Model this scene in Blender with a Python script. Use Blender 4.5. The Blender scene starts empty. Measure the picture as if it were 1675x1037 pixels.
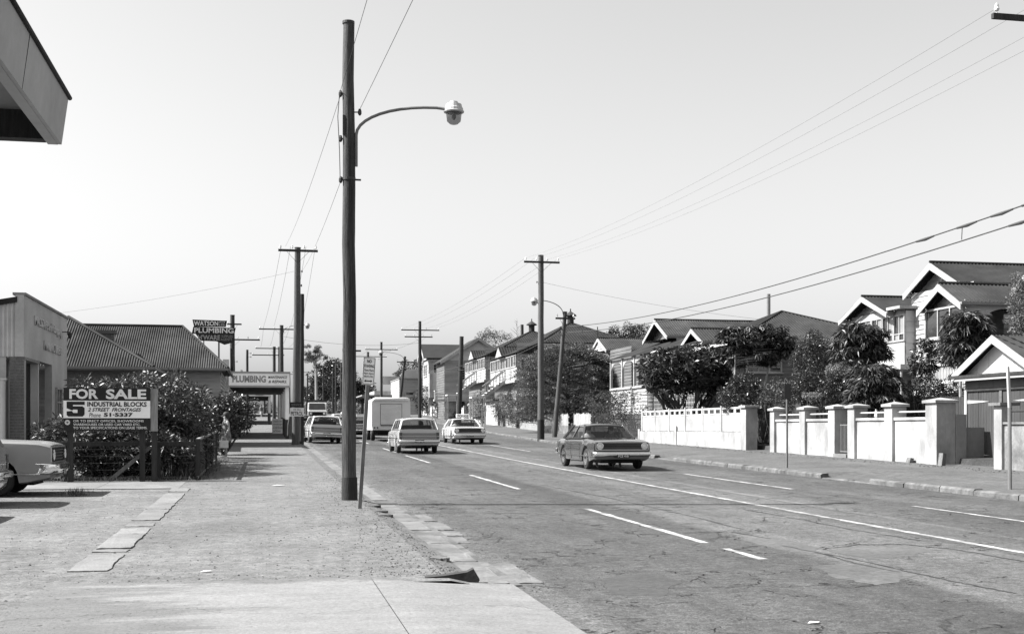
import bpy, bmesh, math, random
import numpy as np
from mathutils import Vector, Matrix
R = math.radians
random.seed(7)
rng = np.random.default_rng(11)
scn = bpy.context.scene
COL = scn.collection

# ------------------------------------------------------------------ camera
EYE = 1.6
FPX = 2000.0                     # focal length in photo pixels (photo is 1675 wide)
YAW = math.atan(407 / FPX)
CS, SN = math.cos(YAW), math.sin(YAW)
cam = bpy.data.cameras.new("camera")
cam.sensor_width = 36.0
cam.lens = 36.0 * FPX / 1675
cam.shift_y = 181.5 / 1675
cam.clip_start = 0.05
cam.clip_end = 3000
camo = bpy.data.objects.new("camera", cam)
camo.location = (0, 0, EYE)
camo.rotation_euler = (R(90), 0, -YAW)
COL.objects.link(camo)
scn.camera = camo

# ------------------------------------------------------------------ sky, sun, exposure
SUN_EL = R(45)
SUN_AZ = math.atan2(-0.986, 0.165)          # clockwise from +Y
world = bpy.data.worlds.new("World")
scn.world = world
world.use_nodes = True
wn = world.node_tree
wn.nodes.clear()
sky = wn.nodes.new("ShaderNodeTexSky")
sky.sky_type = 'NISHITA'
sky.sun_disc = False
sky.sun_elevation = SUN_EL
sky.sun_rotation = SUN_AZ
sky.air_density = 1.0
sky.dust_density = 2.3
sky.ozone_density = 1.0
sep = wn.nodes.new("ShaderNodeSeparateColor")      # black-and-white film, more sensitive to blue
mx = wn.nodes.new("ShaderNodeMath"); mx.operation = 'MULTIPLY_ADD'
mx.inputs[1].default_value = 0.68
mx2 = wn.nodes.new("ShaderNodeMath"); mx2.operation = 'MULTIPLY'
mx2.inputs[1].default_value = 0.34
bg = wn.nodes.new("ShaderNodeBackground")
bg.inputs[1].default_value = 0.076
wo = wn.nodes.new("ShaderNodeOutputWorld")
wn.links.new(sky.outputs[0], sep.inputs[0])
wn.links.new(sep.outputs[2], mx.inputs[0])
wn.links.new(sep.outputs[1], mx2.inputs[0])
wn.links.new(mx2.outputs[0], mx.inputs[2])
wn.links.new(mx.outputs[0], bg.inputs[0])
wn.links.new(bg.outputs[0], wo.inputs[0])

sl = bpy.data.lights.new("sun", 'SUN')
sl.energy = 5.0
sl.angle = R(0.55)
sl.color = (1.0, 0.995, 0.985)
so = bpy.data.objects.new("sun", sl)
ldir = Vector((0.986 * math.cos(SUN_EL), -0.165 * math.cos(SUN_EL), -math.sin(SUN_EL)))
so.rotation_euler = ldir.to_track_quat('-Z', 'Y').to_euler()
so.location = (-40, 20, 60)
COL.objects.link(so)

vs = scn.view_settings
vs.view_transform = 'Standard'
vs.look = 'None'
vs.exposure = 1.5
vs.gamma = 1.0
vs.use_curve_mapping = False

# ------------------------------------------------------------------ terrain and placing
def zr(y):
    """height of the carriageway along the street (it climbs away from the camera)"""
    y = float(y)
    if y < 0:
        return 0.0075 * max(y, -60.0)
    if y <= 170:
        return 0.0075 * y + 6e-5 * y * y
    t = min(y - 170.0, 110.0)
    return 3.009 + 0.0279 * (t - t * t / 220.0)

def W(px, py, d):
    """a point seen at photo pixel px, py at depth d metres"""
    xc = (px - 837) / FPX * d
    return Vector((xc * CS + d * SN, -xc * SN + d * CS, EYE - (py - 700) / FPX * d))

def onX(px, X):
    """depth at which the ray of column px meets the plane x = X"""
    return X / (CS * (px - 837) / FPX + SN)

def WX(px, py, X):
    return W(px, py, onX(px, X))

def G(px, py, dz=0.0):
    """ground point under photo pixel"""
    lo, hi = 1.0, 400.0
    f = lambda d: (lambda p: p.z - zr(p.y) - dz)(W(px, py, d))
    if f(hi) > 0:
        hi = 400.0
    for _ in range(60):
        m = (lo + hi) / 2
        if f(m) > 0: lo = m
        else: hi = m
    p = W(px, py, lo)
    return p

# ------------------------------------------------------------------ materials (all neutral: the photograph is black and white)
MATS = {}
def nd(t, typ, **kw):
    n = t.nodes.new(typ)
    for k, v in kw.items():
        setattr(n, k, v)
    return n

def base_mat(name, rough=0.8, spec=0.3, metal=0.0):
    m = bpy.data.materials.new(name)
    m.use_nodes = True
    t = m.node_tree
    b = t.nodes["Principled BSDF"]
    b.inputs["Roughness"].default_value = rough
    b.inputs["Metallic"].default_value = metal
    b.inputs["Specular IOR Level"].default_value = spec
    MATS[name] = m
    return m, t, b

def gray(v):
    return (v, v, v, 1)

def M(name, g, rough=0.8, var=0.15, scale=6.0, bump=0.0, spec=0.3, metal=0.0, stretch=None, stain=0.12, stain_scale=0.7, bscale=None):
    """plain procedural surface: grey with fine noise, broad stains and a little bump"""
    m, t, b = base_mat(name, rough, spec, metal)
    L = t.links.new
    tc = nd(t, "ShaderNodeTexCoord")
    mp = nd(t, "ShaderNodeMapping")
    if stretch: mp.inputs["Scale"].default_value = stretch
    L(tc.outputs["Object"], mp.inputs[0])
    n1 = nd(t, "ShaderNodeTexNoise"); n1.inputs["Scale"].default_value = scale; n1.inputs["Detail"].default_value = 7; n1.inputs["Roughness"].default_value = 0.65
    n2 = nd(t, "ShaderNodeTexNoise"); n2.inputs["Scale"].default_value = stain_scale; n2.inputs["Detail"].default_value = 4
    L(mp.outputs[0], n1.inputs[0]); L(mp.outputs[0], n2.inputs[0])
    r1 = nd(t, "ShaderNodeMapRange"); r1.inputs[1].default_value = 0.3; r1.inputs[2].default_value = 0.7
    r1.inputs[3].default_value = 1 - var; r1.inputs[4].default_value = 1 + var
    r2 = nd(t, "ShaderNodeMapRange"); r2.inputs[1].default_value = 0.35; r2.inputs[2].default_value = 0.65
    r2.inputs[3].default_value = 1 - stain; r2.inputs[4].default_value = 1 + stain * 0.6
    L(n1.outputs[0], r1.inputs[0]); L(n2.outputs[0], r2.inputs[0])
    mu = nd(t, "ShaderNodeMath", operation='MULTIPLY'); L(r1.outputs[0], mu.inputs[0]); L(r2.outputs[0], mu.inputs[1])
    mg = nd(t, "ShaderNodeMath", operation='MULTIPLY'); mg.inputs[1].default_value = g; mg.use_clamp = True
    L(mu.outputs[0], mg.inputs[0]); L(mg.outputs[0], b.inputs["Base Color"])
    if bump:
        bp = nd(t, "ShaderNodeBump"); bp.inputs["Strength"].default_value = min(1.0, bump); bp.inputs["Distance"].default_value = 0.02
        if bscale:
            n3 = nd(t, "ShaderNodeTexNoise"); n3.inputs["Scale"].default_value = bscale; n3.inputs["Detail"].default_value = 5
            L(mp.outputs[0], n3.inputs[0]); L(n3.outputs[0], bp.inputs["Height"])
        else:
            L(n1.outputs[0], bp.inputs["Height"])
        L(bp.outputs[0], b.inputs["Normal"])
    return m

def leaf_mat(name, g, gvar=0.5, rough=0.45, spec=0.5, trans=0.25):
    m, t, b = base_mat(name, rough, spec)
    L = t.links.new
    ge = nd(t, "ShaderNodeNewGeometry")
    r = nd(t, "ShaderNodeMapRange"); r.inputs[3].default_value = g * (1 - gvar); r.inputs[4].default_value = g * (1 + gvar)
    L(ge.outputs["Random Per Island"], r.inputs[0]); L(r.outputs[0], b.inputs["Base Color"])
    tr = nd(t, "ShaderNodeBsdfTranslucent"); L(r.outputs[0], tr.inputs[0])
    mi = nd(t, "ShaderNodeMixShader"); mi.inputs[0].default_value = trans
    out = t.nodes["Material Output"]
    L(b.outputs[0], mi.inputs[1]); L(tr.outputs[0], mi.inputs[2]); L(mi.outputs[0], out.inputs[0])
    return m

def glass_mat(name, tint=0.55, fac=0.35):
    m, t, b = base_mat(name, 0.04, 0.6)
    b.inputs["Base Color"].default_value = gray(0.02)
    L = t.links.new
    tr = nd(t, "ShaderNodeBsdfTransparent"); tr.inputs[0].default_value = gray(tint)
    mi = nd(t, "ShaderNodeMixShader"); mi.inputs[0].default_value = fac
    out = t.nodes["Material Output"]
    L(tr.outputs[0], mi.inputs[1]); L(b.outputs[0], mi.inputs[2]); L(mi.outputs[0], out.inputs[0])
    return m

M('white_paint', 0.31, 0.6, 0.10, 9, 0.15, stain=0.22, stain_scale=1.3)
M('white_render', 0.275, 0.8, 0.12, 11, 0.45, stain=0.36, stain_scale=1.1, stretch=(1, 1, 0.55))
M('mid_boards', 0.10, 0.75, 0.14, 5, 0.15, stretch=(0.4, 0.4, 3), stain=0.2)  # sunlit copy of grey_boards, darkened in colour for walls that face the sun
M('door_boards', 0.045, 0.75, 0.2, 6, 0.2, stretch=(4, 4, 0.5), stain=0.2)
M('upper_sheet', 0.085, 0.8, 0.12, 5, 0.1)
M('cream_paint', 0.45, 0.65, 0.06, 8, 0.1)
M('pale_boards', 0.5, 0.7, 0.10, 5, 0.15, stretch=(0.4, 0.4, 3))
M('grey_boards', 0.27, 0.75, 0.14, 5, 0.15, stretch=(0.4, 0.4, 3), stain=0.2)
M('dark_boards', 0.12, 0.75, 0.18, 5, 0.15, stretch=(0.4, 0.4, 3), stain=0.25)
M('grey_render', 0.38, 0.85, 0.07, 10, 0.2, stain=0.15)
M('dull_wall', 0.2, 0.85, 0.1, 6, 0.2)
M('iron_roof', 0.034, 0.75, 0.2, 2.0, 0.0, spec=0.06, stain=0.3, stain_scale=0.45)
M('iron_roof_dark', 0.026, 0.75, 0.2, 2.0, 0.0, spec=0.05, stain=0.3, stain_scale=0.45)
M('iron_roof_old', 0.042, 0.75, 0.25, 1.6, 0.0, spec=0.06, stain=0.4, stain_scale=0.5)
M('iron_wall', 0.42, 0.5, 0.12, 2.0, 0.0, spec=0.4, stain=0.2)
M('tile_roof', 0.02, 0.75, 0.25, 7.0, 0.2, stain=0.2)
M('pole_wood', 0.055, 0.85, 0.7, 9, 1.0, stretch=(6, 6, 0.3), stain=0.5, stain_scale=0.8)
M('pole_wood_grey', 0.085, 0.85, 0.35, 9, 0.7, stretch=(6, 6, 0.35), stain=0.25, stain_scale=0.8)
M('tar_wood', 0.02, 0.8, 0.4, 12, 0.6, stretch=(4, 4, 0.6))
M('dark_timber', 0.03, 0.85, 0.4, 8, 0.5, stretch=(5, 5, 0.5), stain=0.3)
M('old_timber', 0.13, 0.85, 0.4, 8, 0.5, stretch=(5, 5, 0.5), stain=0.35)
M('pale_paling', 0.26, 0.85, 0.3, 8, 0.5, stretch=(5, 5, 0.5), stain=0.35, stain_scale=1.5)
M('brick_dark', 0.10, 0.85, 0.3, 12, 0.4)
M('brick_mid', 0.2, 0.85, 0.3, 12, 0.4)
M('mortar', 0.3, 0.9, 0.15, 20, 0.3)
M('concrete', 0.15, 0.85, 0.14, 5, 0.5, stain=0.22, stain_scale=0.8, bscale=30)
M('concrete_worn', 0.125, 0.9, 0.22, 9, 0.8, stain=0.3, stain_scale=1.5, bscale=18)
M('stone_dark', 0.035, 0.9, 0.4, 10, 0.6)
M('stone_mid', 0.11, 0.9, 0.4, 10, 0.6)
M('kerb_stone', 0.10, 0.9, 0.35, 7, 0.9, stain=0.4, stain_scale=2.0, bscale=14)
M('black_metal', 0.025, 0.5, 0.1, 6, 0.0, spec=0.4)
M('grey_metal', 0.13, 0.5, 0.15, 6, 0.0, spec=0.5)
M('pale_metal', 0.4, 0.4, 0.08, 6, 0.0, spec=0.5)
M('wire', 0.05, 0.6, 0.05, 2, 0.0)
M('wire_grey', 0.12, 0.6, 0.05, 2, 0.0)
M('insulator', 0.7, 0.15, 0.05, 2, 0.0, spec=0.6)
M('sign_white', 0.78, 0.6, 0.05, 6, 0.0, stain=0.1)
M('sign_grey', 0.42, 0.6, 0.06, 6, 0.0, stain=0.15)
M('sign_black', 0.012, 0.6, 0.1, 6, 0.0)
M('letter_pale', 0.7, 0.6, 0.08, 10, 0.0)
M('letter_grey', 0.22, 0.6, 0.08, 10, 0.0)
M('letter_dull', 0.30, 0.7, 0.2, 10, 0.0)
M('rubber', 0.018, 0.8, 0.2, 20, 0.1)
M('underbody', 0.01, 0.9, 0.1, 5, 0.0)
M('chrome', 0.75, 0.16, 0.03, 5, 0.0, metal=1.0)
M('chrome_dull', 0.5, 0.3, 0.05, 5, 0.0, metal=1.0)
M('car_white', 0.55, 0.25, 0.03, 4, 0.0, spec=0.6, stain=0.04)
M('car_cream', 0.42, 0.25, 0.03, 4, 0.0, spec=0.6, stain=0.04)
M('car_grey', 0.16, 0.22, 0.03, 4, 0.0, spec=0.6, stain=0.04)
M('car_dark', 0.042, 0.2, 0.04, 4, 0.0, spec=0.6, stain=0.05)
M('car_black', 0.03, 0.2, 0.04, 4, 0.0, spec=0.6)
M('van_white', 0.52, 0.45, 0.04, 4, 0.0, spec=0.4, stain=0.08)
M('lens', 0.55, 0.12, 0.03, 8, 0.0, spec=0.7)
M('tail_lamp', 0.06, 0.2, 0.05, 8, 0.0, spec=0.6)
M('upholstery', 0.04, 0.8, 0.2, 8, 0.0)
M('plate_black', 0.02, 0.6, 0.05, 5, 0.0)
M('skin', 0.3, 0.6, 0.06, 8, 0.0)
M('hair_dark', 0.03, 0.7, 0.3, 20, 0.3)
M('dress_print', 0.16, 0.85, 0.75, 13, 0.1, stain=0.2)
M('bag_cloth', 0.6, 0.8, 0.1, 10, 0.1)
M('shirt_pale', 0.45, 0.85, 0.1, 10, 0.1)
M('cloth_dark', 0.07, 0.85, 0.2, 10, 0.1)
M('bark', 0.07, 0.9, 0.45, 7, 0.8, stretch=(3, 3, 0.8))
M('bark_pale', 0.26, 0.9, 0.35, 7, 0.6, stretch=(3, 3, 0.8))
M('lamp_glass', 0.45, 0.2, 0.05, 6, 0.0, spec=0.6)
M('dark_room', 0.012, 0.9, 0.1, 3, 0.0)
M('window_dark', 0.03, 0.08, 0.2, 1.5, 0.0, spec=0.6)
M('window_blind', 0.2, 0.3, 0.15, 1.5, 0.0, spec=0.5)
glass_mat('car_glass', 0.93, 0.3)
glass_mat('lamp_bowl', 0.75, 0.45)
leaf_mat('leaf_dark', 0.024, 0.6, 0.38, 0.5, 0.2)
leaf_mat('leaf_mid', 0.042, 0.55, 0.4, 0.5, 0.25)
leaf_mat('leaf_light', 0.06, 0.5, 0.5, 0.4, 0.3)
leaf_mat('leaf_pale', 0.15, 0.4, 0.6, 0.3, 0.3)
leaf_mat('leaf_glossy', 0.036, 0.7, 0.42, 0.5, 0.2)
leaf_mat('leaf_needle', 0.11, 0.8, 0.5, 0.4, 0.15)
leaf_mat('twig', 0.12, 0.5, 0.8, 0.2, 0.1)
leaf_mat('grass_blade', 0.10, 0.6, 0.7, 0.2, 0.25)

def ramp(t, stops, interp='LINEAR'):
    r = nd(t, "ShaderNodeValToRGB")
    r.color_ramp.interpolation = interp
    els = r.color_ramp.elements
    while len(els) < len(stops): els.new(0.5)
    for e, (p, v) in zip(els, stops):
        e.position = p; e.color = gray(v)
    return r

def noise(t, vec, scale, detail=6, rough=0.6, out=0):
    n = nd(t, "ShaderNodeTexNoise")
    n.inputs["Scale"].default_value = scale; n.inputs["Detail"].default_value = detail; n.inputs["Roughness"].default_value = rough
    t.links.new(vec, n.inputs[0])
    return n.outputs[out]

def math2(t, op, a, b, clamp=False):
    n = nd(t, "ShaderNodeMath", operation=op); n.use_clamp = clamp
    for i, v in enumerate((a, b)):
        if isinstance(v, (int, float)): n.inputs[i].default_value = v
        elif v is not None: t.links.new(v, n.inputs[i])
    return n.outputs[0]

def maprange(t, v, a, b, c, d):
    n = nd(t, "ShaderNodeMapRange")
    for i, x in enumerate((a, b, c, d)): n.inputs[i + 1].default_value = x
    t.links.new(v, n.inputs[0])
    return n.outputs[0]

def posvec(t, scale=(1, 1, 1)):
    g = nd(t, "ShaderNodeNewGeometry")
    m = nd(t, "ShaderNodeMapping"); m.inputs["Scale"].default_value = scale
    t.links.new(g.outputs["Position"], m.inputs[0])
    return g.outputs["Position"], m.outputs[0]

def asphalt_mat():
    m, t, b = base_mat('asphalt', 0.85, 0.25)
    L = t.links.new
    pos, lng = posvec(t, (1, 0.06, 1))
    fine = noise(t, pos, 60, 4, 0.7)
    agg = noise(t, pos, 22, 5, 0.75)
    mid = noise(t, pos, 1.7, 6, 0.6)
    broad = noise(t, pos, 0.22, 4, 0.55)
    streak = noise(t, lng, 1.6, 5, 0.6)
    sx = nd(t, "ShaderNodeSeparateXYZ"); L(pos, sx.inputs[0])
    # wander of the seams between paving strips
    wob = maprange(t, noise(t, pos, 0.6, 5, 0.6), 0.3, 0.7, -0.13, 0.13)
    xw = math2(t, 'ADD', sx.outputs[0], wob)
    band = nd(t, "ShaderNodeMapRange"); band.inputs[1].default_value = 2.0; band.inputs[2].default_value = 15.2
    L(xw, band.inputs[0])
    rb = ramp(t, [(0.0, 0.30), (0.04, 0.30), (0.055, 0.235), (0.14, 0.205), (0.23, 0.2), (0.255, 0.168), (0.315, 0.16), (0.33, 0.26), (0.42, 0.25),
                  (0.5, 0.27), (0.512, 0.19), (0.522, 0.26), (0.59, 0.285), (0.6, 0.37), (0.608, 0.24), (0.7, 0.185), (0.78, 0.225), (0.9, 0.17), (1.0, 0.19)])
    L(band.outputs[0], rb.inputs[0])
    v = maprange(t, fine, 0.3, 0.7, 0.5, 1.5)
    v = math2(t, 'MULTIPLY', v, maprange(t, agg, 0.3, 0.72, 0.5, 1.55))
    v = math2(t, 'MULTIPLY', v, maprange(t, mid, 0.3, 0.7, 0.86, 1.12))
    v = math2(t, 'MULTIPLY', v, maprange(t, noise(t, pos, 7.5, 4, 0.8), 0.36, 0.64, 0.74, 1.26))
    v = math2(t, 'MULTIPLY', v, maprange(t, broad, 0.35, 0.65, 0.86, 1.14))
    v = math2(t, 'MULTIPLY', v, maprange(t, streak, 0.35, 0.65, 0.86, 1.14))
    # crazed cracking, only where a broad mask allows it
    wv = nd(t, "ShaderNodeVectorMath", operation='ADD')
    nv = nd(t, "ShaderNodeTexNoise"); nv.inputs["Scale"].default_value = 2.5; nv.inputs["Detail"].default_value = 4
    L(pos, nv.inputs[0])
    sc = nd(t, "ShaderNodeVectorMath", operation='SCALE'); sc.inputs["Scale"].default_value = 0.7
    L(nv.outputs["Color"], sc.inputs[0]); L(pos, wv.inputs[0]); L(sc.outputs[0], wv.inputs[1])
    vo = nd(t, "ShaderNodeTexVoronoi", feature='DISTANCE_TO_EDGE'); vo.inputs["Scale"].default_value = 1.5
    L(wv.outputs[0], vo.inputs[0])
    crack = maprange(t, vo.outputs["Distance"], 0.008, 0.03, 1.0, 0.0)
    gate = maprange(t, noise(t, pos, 0.9, 5, 0.7), 0.50, 0.57, 0.0, 1.0)
    crack = math2(t, 'MULTIPLY', crack, gate)
    vo2 = nd(t, "ShaderNodeTexVoronoi", feature='DISTANCE_TO_EDGE'); vo2.inputs["Scale"].default_value = 0.33
    L(wv.outputs[0], vo2.inputs[0])
    crack2 = math2(t, 'MULTIPLY', maprange(t, vo2.outputs["Distance"], 0.003, 0.012, 1.0, 0.0), maprange(t, noise(t, pos, 0.35, 3, 0.5), 0.47, 0.53, 0.0, 1.0))
    crack = math2(t, 'MAXIMUM', crack, math2(t, 'MULTIPLY', crack2, 0.45))
    v = math2(t, 'MULTIPLY', v, maprange(t, crack, 0, 1, 1.0, 0.28))
    # pale worn chips and dark oil drops
    sp = nd(t, "ShaderNodeTexVoronoi"); sp.inputs["Scale"].default_value = 9; L(pos, sp.inputs[0])
    chip = maprange(t, sp.outputs["Distance"], 0.05, 0.11, 1.0, 0.0)
    selc = nd(t, "ShaderNodeSeparateColor"); L(sp.outputs["Color"], selc.inputs[0])
    chip = math2(t, 'MULTIPLY', chip, maprange(t, selc.outputs[0], 0.86, 0.9, 0, 1))
    v = math2(t, 'MULTIPLY', v, maprange(t, chip, 0, 1, 1.0, 1.7))
    col = math2(t, 'MULTIPLY', math2(t, 'MULTIPLY', v, 0.335), rb.outputs[0], True)
    L(col, b.inputs["Base Color"])
    h = math2(t, 'ADD', math2(t, 'MULTIPLY', agg, 0.5), math2(t, 'MULTIPLY', fine, 0.5))
    h = math2(t, 'SUBTRACT', h, math2(t, 'MULTIPLY', crack, 1.2))
    bp = nd(t, "ShaderNodeBump"); bp.inputs["Strength"].default_value = 1.0; bp.inputs["Distance"].default_value = 0.02
    L(h, bp.inputs["Height"]); L(bp.outputs[0], b.inputs["Normal"])
    return m

def dirt_mat(name, g, spk=1.0, stain=0.16):
    m, t, b = base_mat(name, 0.95, 0.15)
    L = t.links.new
    pos, lng = posvec(t, (1, 0.35, 1))
    fine = noise(t, pos, 38, 5, 0.75)
    mid = noise(t, pos, 4.2, 7, 0.7)
    broad = noise(t, pos, 0.5, 5, 0.6)
    v = maprange(t, fine, 0.3, 0.7, 0.66, 1.34)
    v = math2(t, 'MULTIPLY', v, maprange(t, mid, 0.3, 0.7, 0.76, 1.22))
    v = math2(t, 'MULTIPLY', v, maprange(t, noise(t, pos, 9.0, 4, 0.8), 0.36, 0.64, 0.78, 1.22))
    v = math2(t, 'MULTIPLY', v, maprange(t, broad, 0.35, 0.65, 1 - stain, 1 + stain * 0.7))
    v = math2(t, 'MULTIPLY', v, maprange(t, noise(t, lng, 1.3, 5, 0.6), 0.35, 0.65, 0.93, 1.06))
    gate = maprange(t, noise(t, pos, 0.8, 5, 0.65), 0.35, 0.6, 0.3, 1.0)
    for sc_, lo_, pale in ((28, 0.78, 0.45), (13, 0.86, 0.35), (19, 0.92, 1.5)):
        sp = nd(t, "ShaderNodeTexVoronoi"); sp.inputs["Scale"].default_value = sc_; L(pos, sp.inputs[0])
        s = nd(t, "ShaderNodeSeparateColor"); L(sp.outputs["Color"], s.inputs[0])
        d = math2(t, 'MULTIPLY', maprange(t, sp.outputs["Distance"], 0.18, 0.34, 1.0, 0.0), maprange(t, s.outputs[0], lo_, lo_ + 0.03, 0, 1))
        d = math2(t, 'MULTIPLY', d, gate)
        v = math2(t, 'MULTIPLY', v, maprange(t, d, 0, 1, 1.0, 1 + (pale - 1) * spk))
    L(math2(t, 'MULTIPLY', v, g, True), b.inputs["Base Color"])
    bp = nd(t, "ShaderNodeBump"); bp.inputs["Strength"].default_value = 0.8; bp.inputs["Distance"].default_value = 0.02
    L(math2(t, 'ADD', math2(t, 'MULTIPLY', fine, 0.4), mid), bp.inputs["Height"]); L(bp.outputs[0], b.inputs["Normal"])
    return m

asphalt_mat()
dirt_mat('path_dirt', 0.124, 1.3)
dirt_mat('yard_gravel', 0.128, 1.2, 0.2)
dirt_mat('yard_earth', 0.05, 0.8, 0.3)
dirt_mat('footpath_asphalt', 0.088, 0.5, 0.14)
m = M('line_paint', 0.30, 0.75, 0.5, 16, 0.0, stain=0.5, stain_scale=3.0)
M('line_paint_worn', 0.10, 0.75, 0.25, 9, 0.0, stain=0.3, stain_scale=2.0)

def driveway_mat():
    """cast concrete with dirt drifted over its left and far edges"""
    m, t, b = base_mat('driveway_concrete', 0.9, 0.2)
    L = t.links.new
    pos, lng = posvec(t, (0.5, 2.2, 1))
    fine = noise(t, pos, 30, 5, 0.75); mid = noise(t, pos, 3.0, 6, 0.65); broad = noise(t, lng, 0.9, 6, 0.65)
    sx = nd(t, "ShaderNodeSeparateXYZ"); L(pos, sx.inputs[0])
    wob = maprange(t, broad, 0.3, 0.7, -0.9, 0.9); wob2 = maprange(t, mid, 0.3, 0.7, -0.12, 0.12)
    left = math2(t, 'ADD', math2(t, 'ADD', sx.outputs[0], wob), wob2)
    far_ = math2(t, 'ADD', math2(t, 'SUBTRACT', 11.42, sx.outputs[1]), wob2)
    far_ = math2(t, 'ADD', far_, maprange(t, broad, 0.3, 0.7, -0.1, 0.1))
    mask = math2(t, 'MULTIPLY', maprange(t, left, -1.15, -0.5, 0, 1), maprange(t, far_, -0.03, 0.10, 0, 1))
    v = maprange(t, fine, 0.3, 0.7, 0.76, 1.24)
    v = math2(t, 'MULTIPLY', v, maprange(t, mid, 0.3, 0.7, 0.9, 1.08))
    v = math2(t, 'MULTIPLY', v, maprange(t, noise(t, lng, 1.8, 6, 0.7), 0.35, 0.65, 0.88, 1.08))
    for sc_, lo_ in ((26, 0.80), (12, 0.9)):
        sp = nd(t, "ShaderNodeTexVoronoi"); sp.inputs["Scale"].default_value = sc_; L(pos, sp.inputs[0])
        s = nd(t, "ShaderNodeSeparateColor"); L(sp.outputs["Color"], s.inputs[0])
        d = math2(t, 'MULTIPLY', maprange(t, sp.outputs["Distance"], 0.18, 0.32, 1.0, 0.0), maprange(t, s.outputs[0], lo_, lo_+0.03, 0, 1))
        d = math2(t, 'MULTIPLY', d, maprange(t, mask, 0, 1, 1.0, 0.35))
        v = math2(t, 'MULTIPLY', v, maprange(t, d, 0, 1, 1.0, 0.42))
    g = maprange(t, mask, 0, 1, 0.122, 0.178)
    # one hairline crack wandering across
    cw = math2(t, 'SUBTRACT', math2(t, 'ADD', sx.outputs[1], maprange(t, noise(t, pos, 0.8, 5, 0.6), 0.3, 0.7, -0.35, 0.35)), 9.75)
    cr = maprange(t, math2(t, 'ABSOLUTE', cw, None), 0.004, 0.016, 0.6, 1.0)
    v = math2(t, 'MULTIPLY', v, cr)
    L(math2(t, 'MULTIPLY', v, g, True), b.inputs["Base Color"])
    bp = nd(t, "ShaderNodeBump"); bp.inputs["Strength"].default_value = 0.6; bp.inputs["Distance"].default_value = 0.012
    L(math2(t, 'ADD', fine, mid), bp.inputs["Height"]); L(bp.outputs[0], b.inputs["Normal"])
driveway_mat()
M('tar_seal', 0.03, 0.6, 0.4, 8, 0.3)
for k_ in ('car_white', 'car_cream', 'car_grey', 'car_dark', 'car_black'):
    b_ = MATS[k_].node_tree.nodes["Principled BSDF"]; b_.inputs["Coat Weight"].default_value = 1.0; b_.inputs["Coat Roughness"].default_value = 0.04
M('patch_dark', 0.052, 0.85, 0.3, 14, 0.6, stain=0.15)
M('patch_pale', 0.088, 0.9, 0.35, 14, 0.6, stain=0.2)
M('hood_lit', 0.2, 0.22, 0.03, 4, 0.0, spec=0.6)  # one even grey over the whole body of the nose-in sedan
M('render_weathered', 0.15, 0.85, 0.25, 9, 0.5, stain=0.4, stain_scale=1.5)

# ------------------------------------------------------------------ mesh builder
ORG = {}
def V(*a): return Vector(a)

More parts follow.
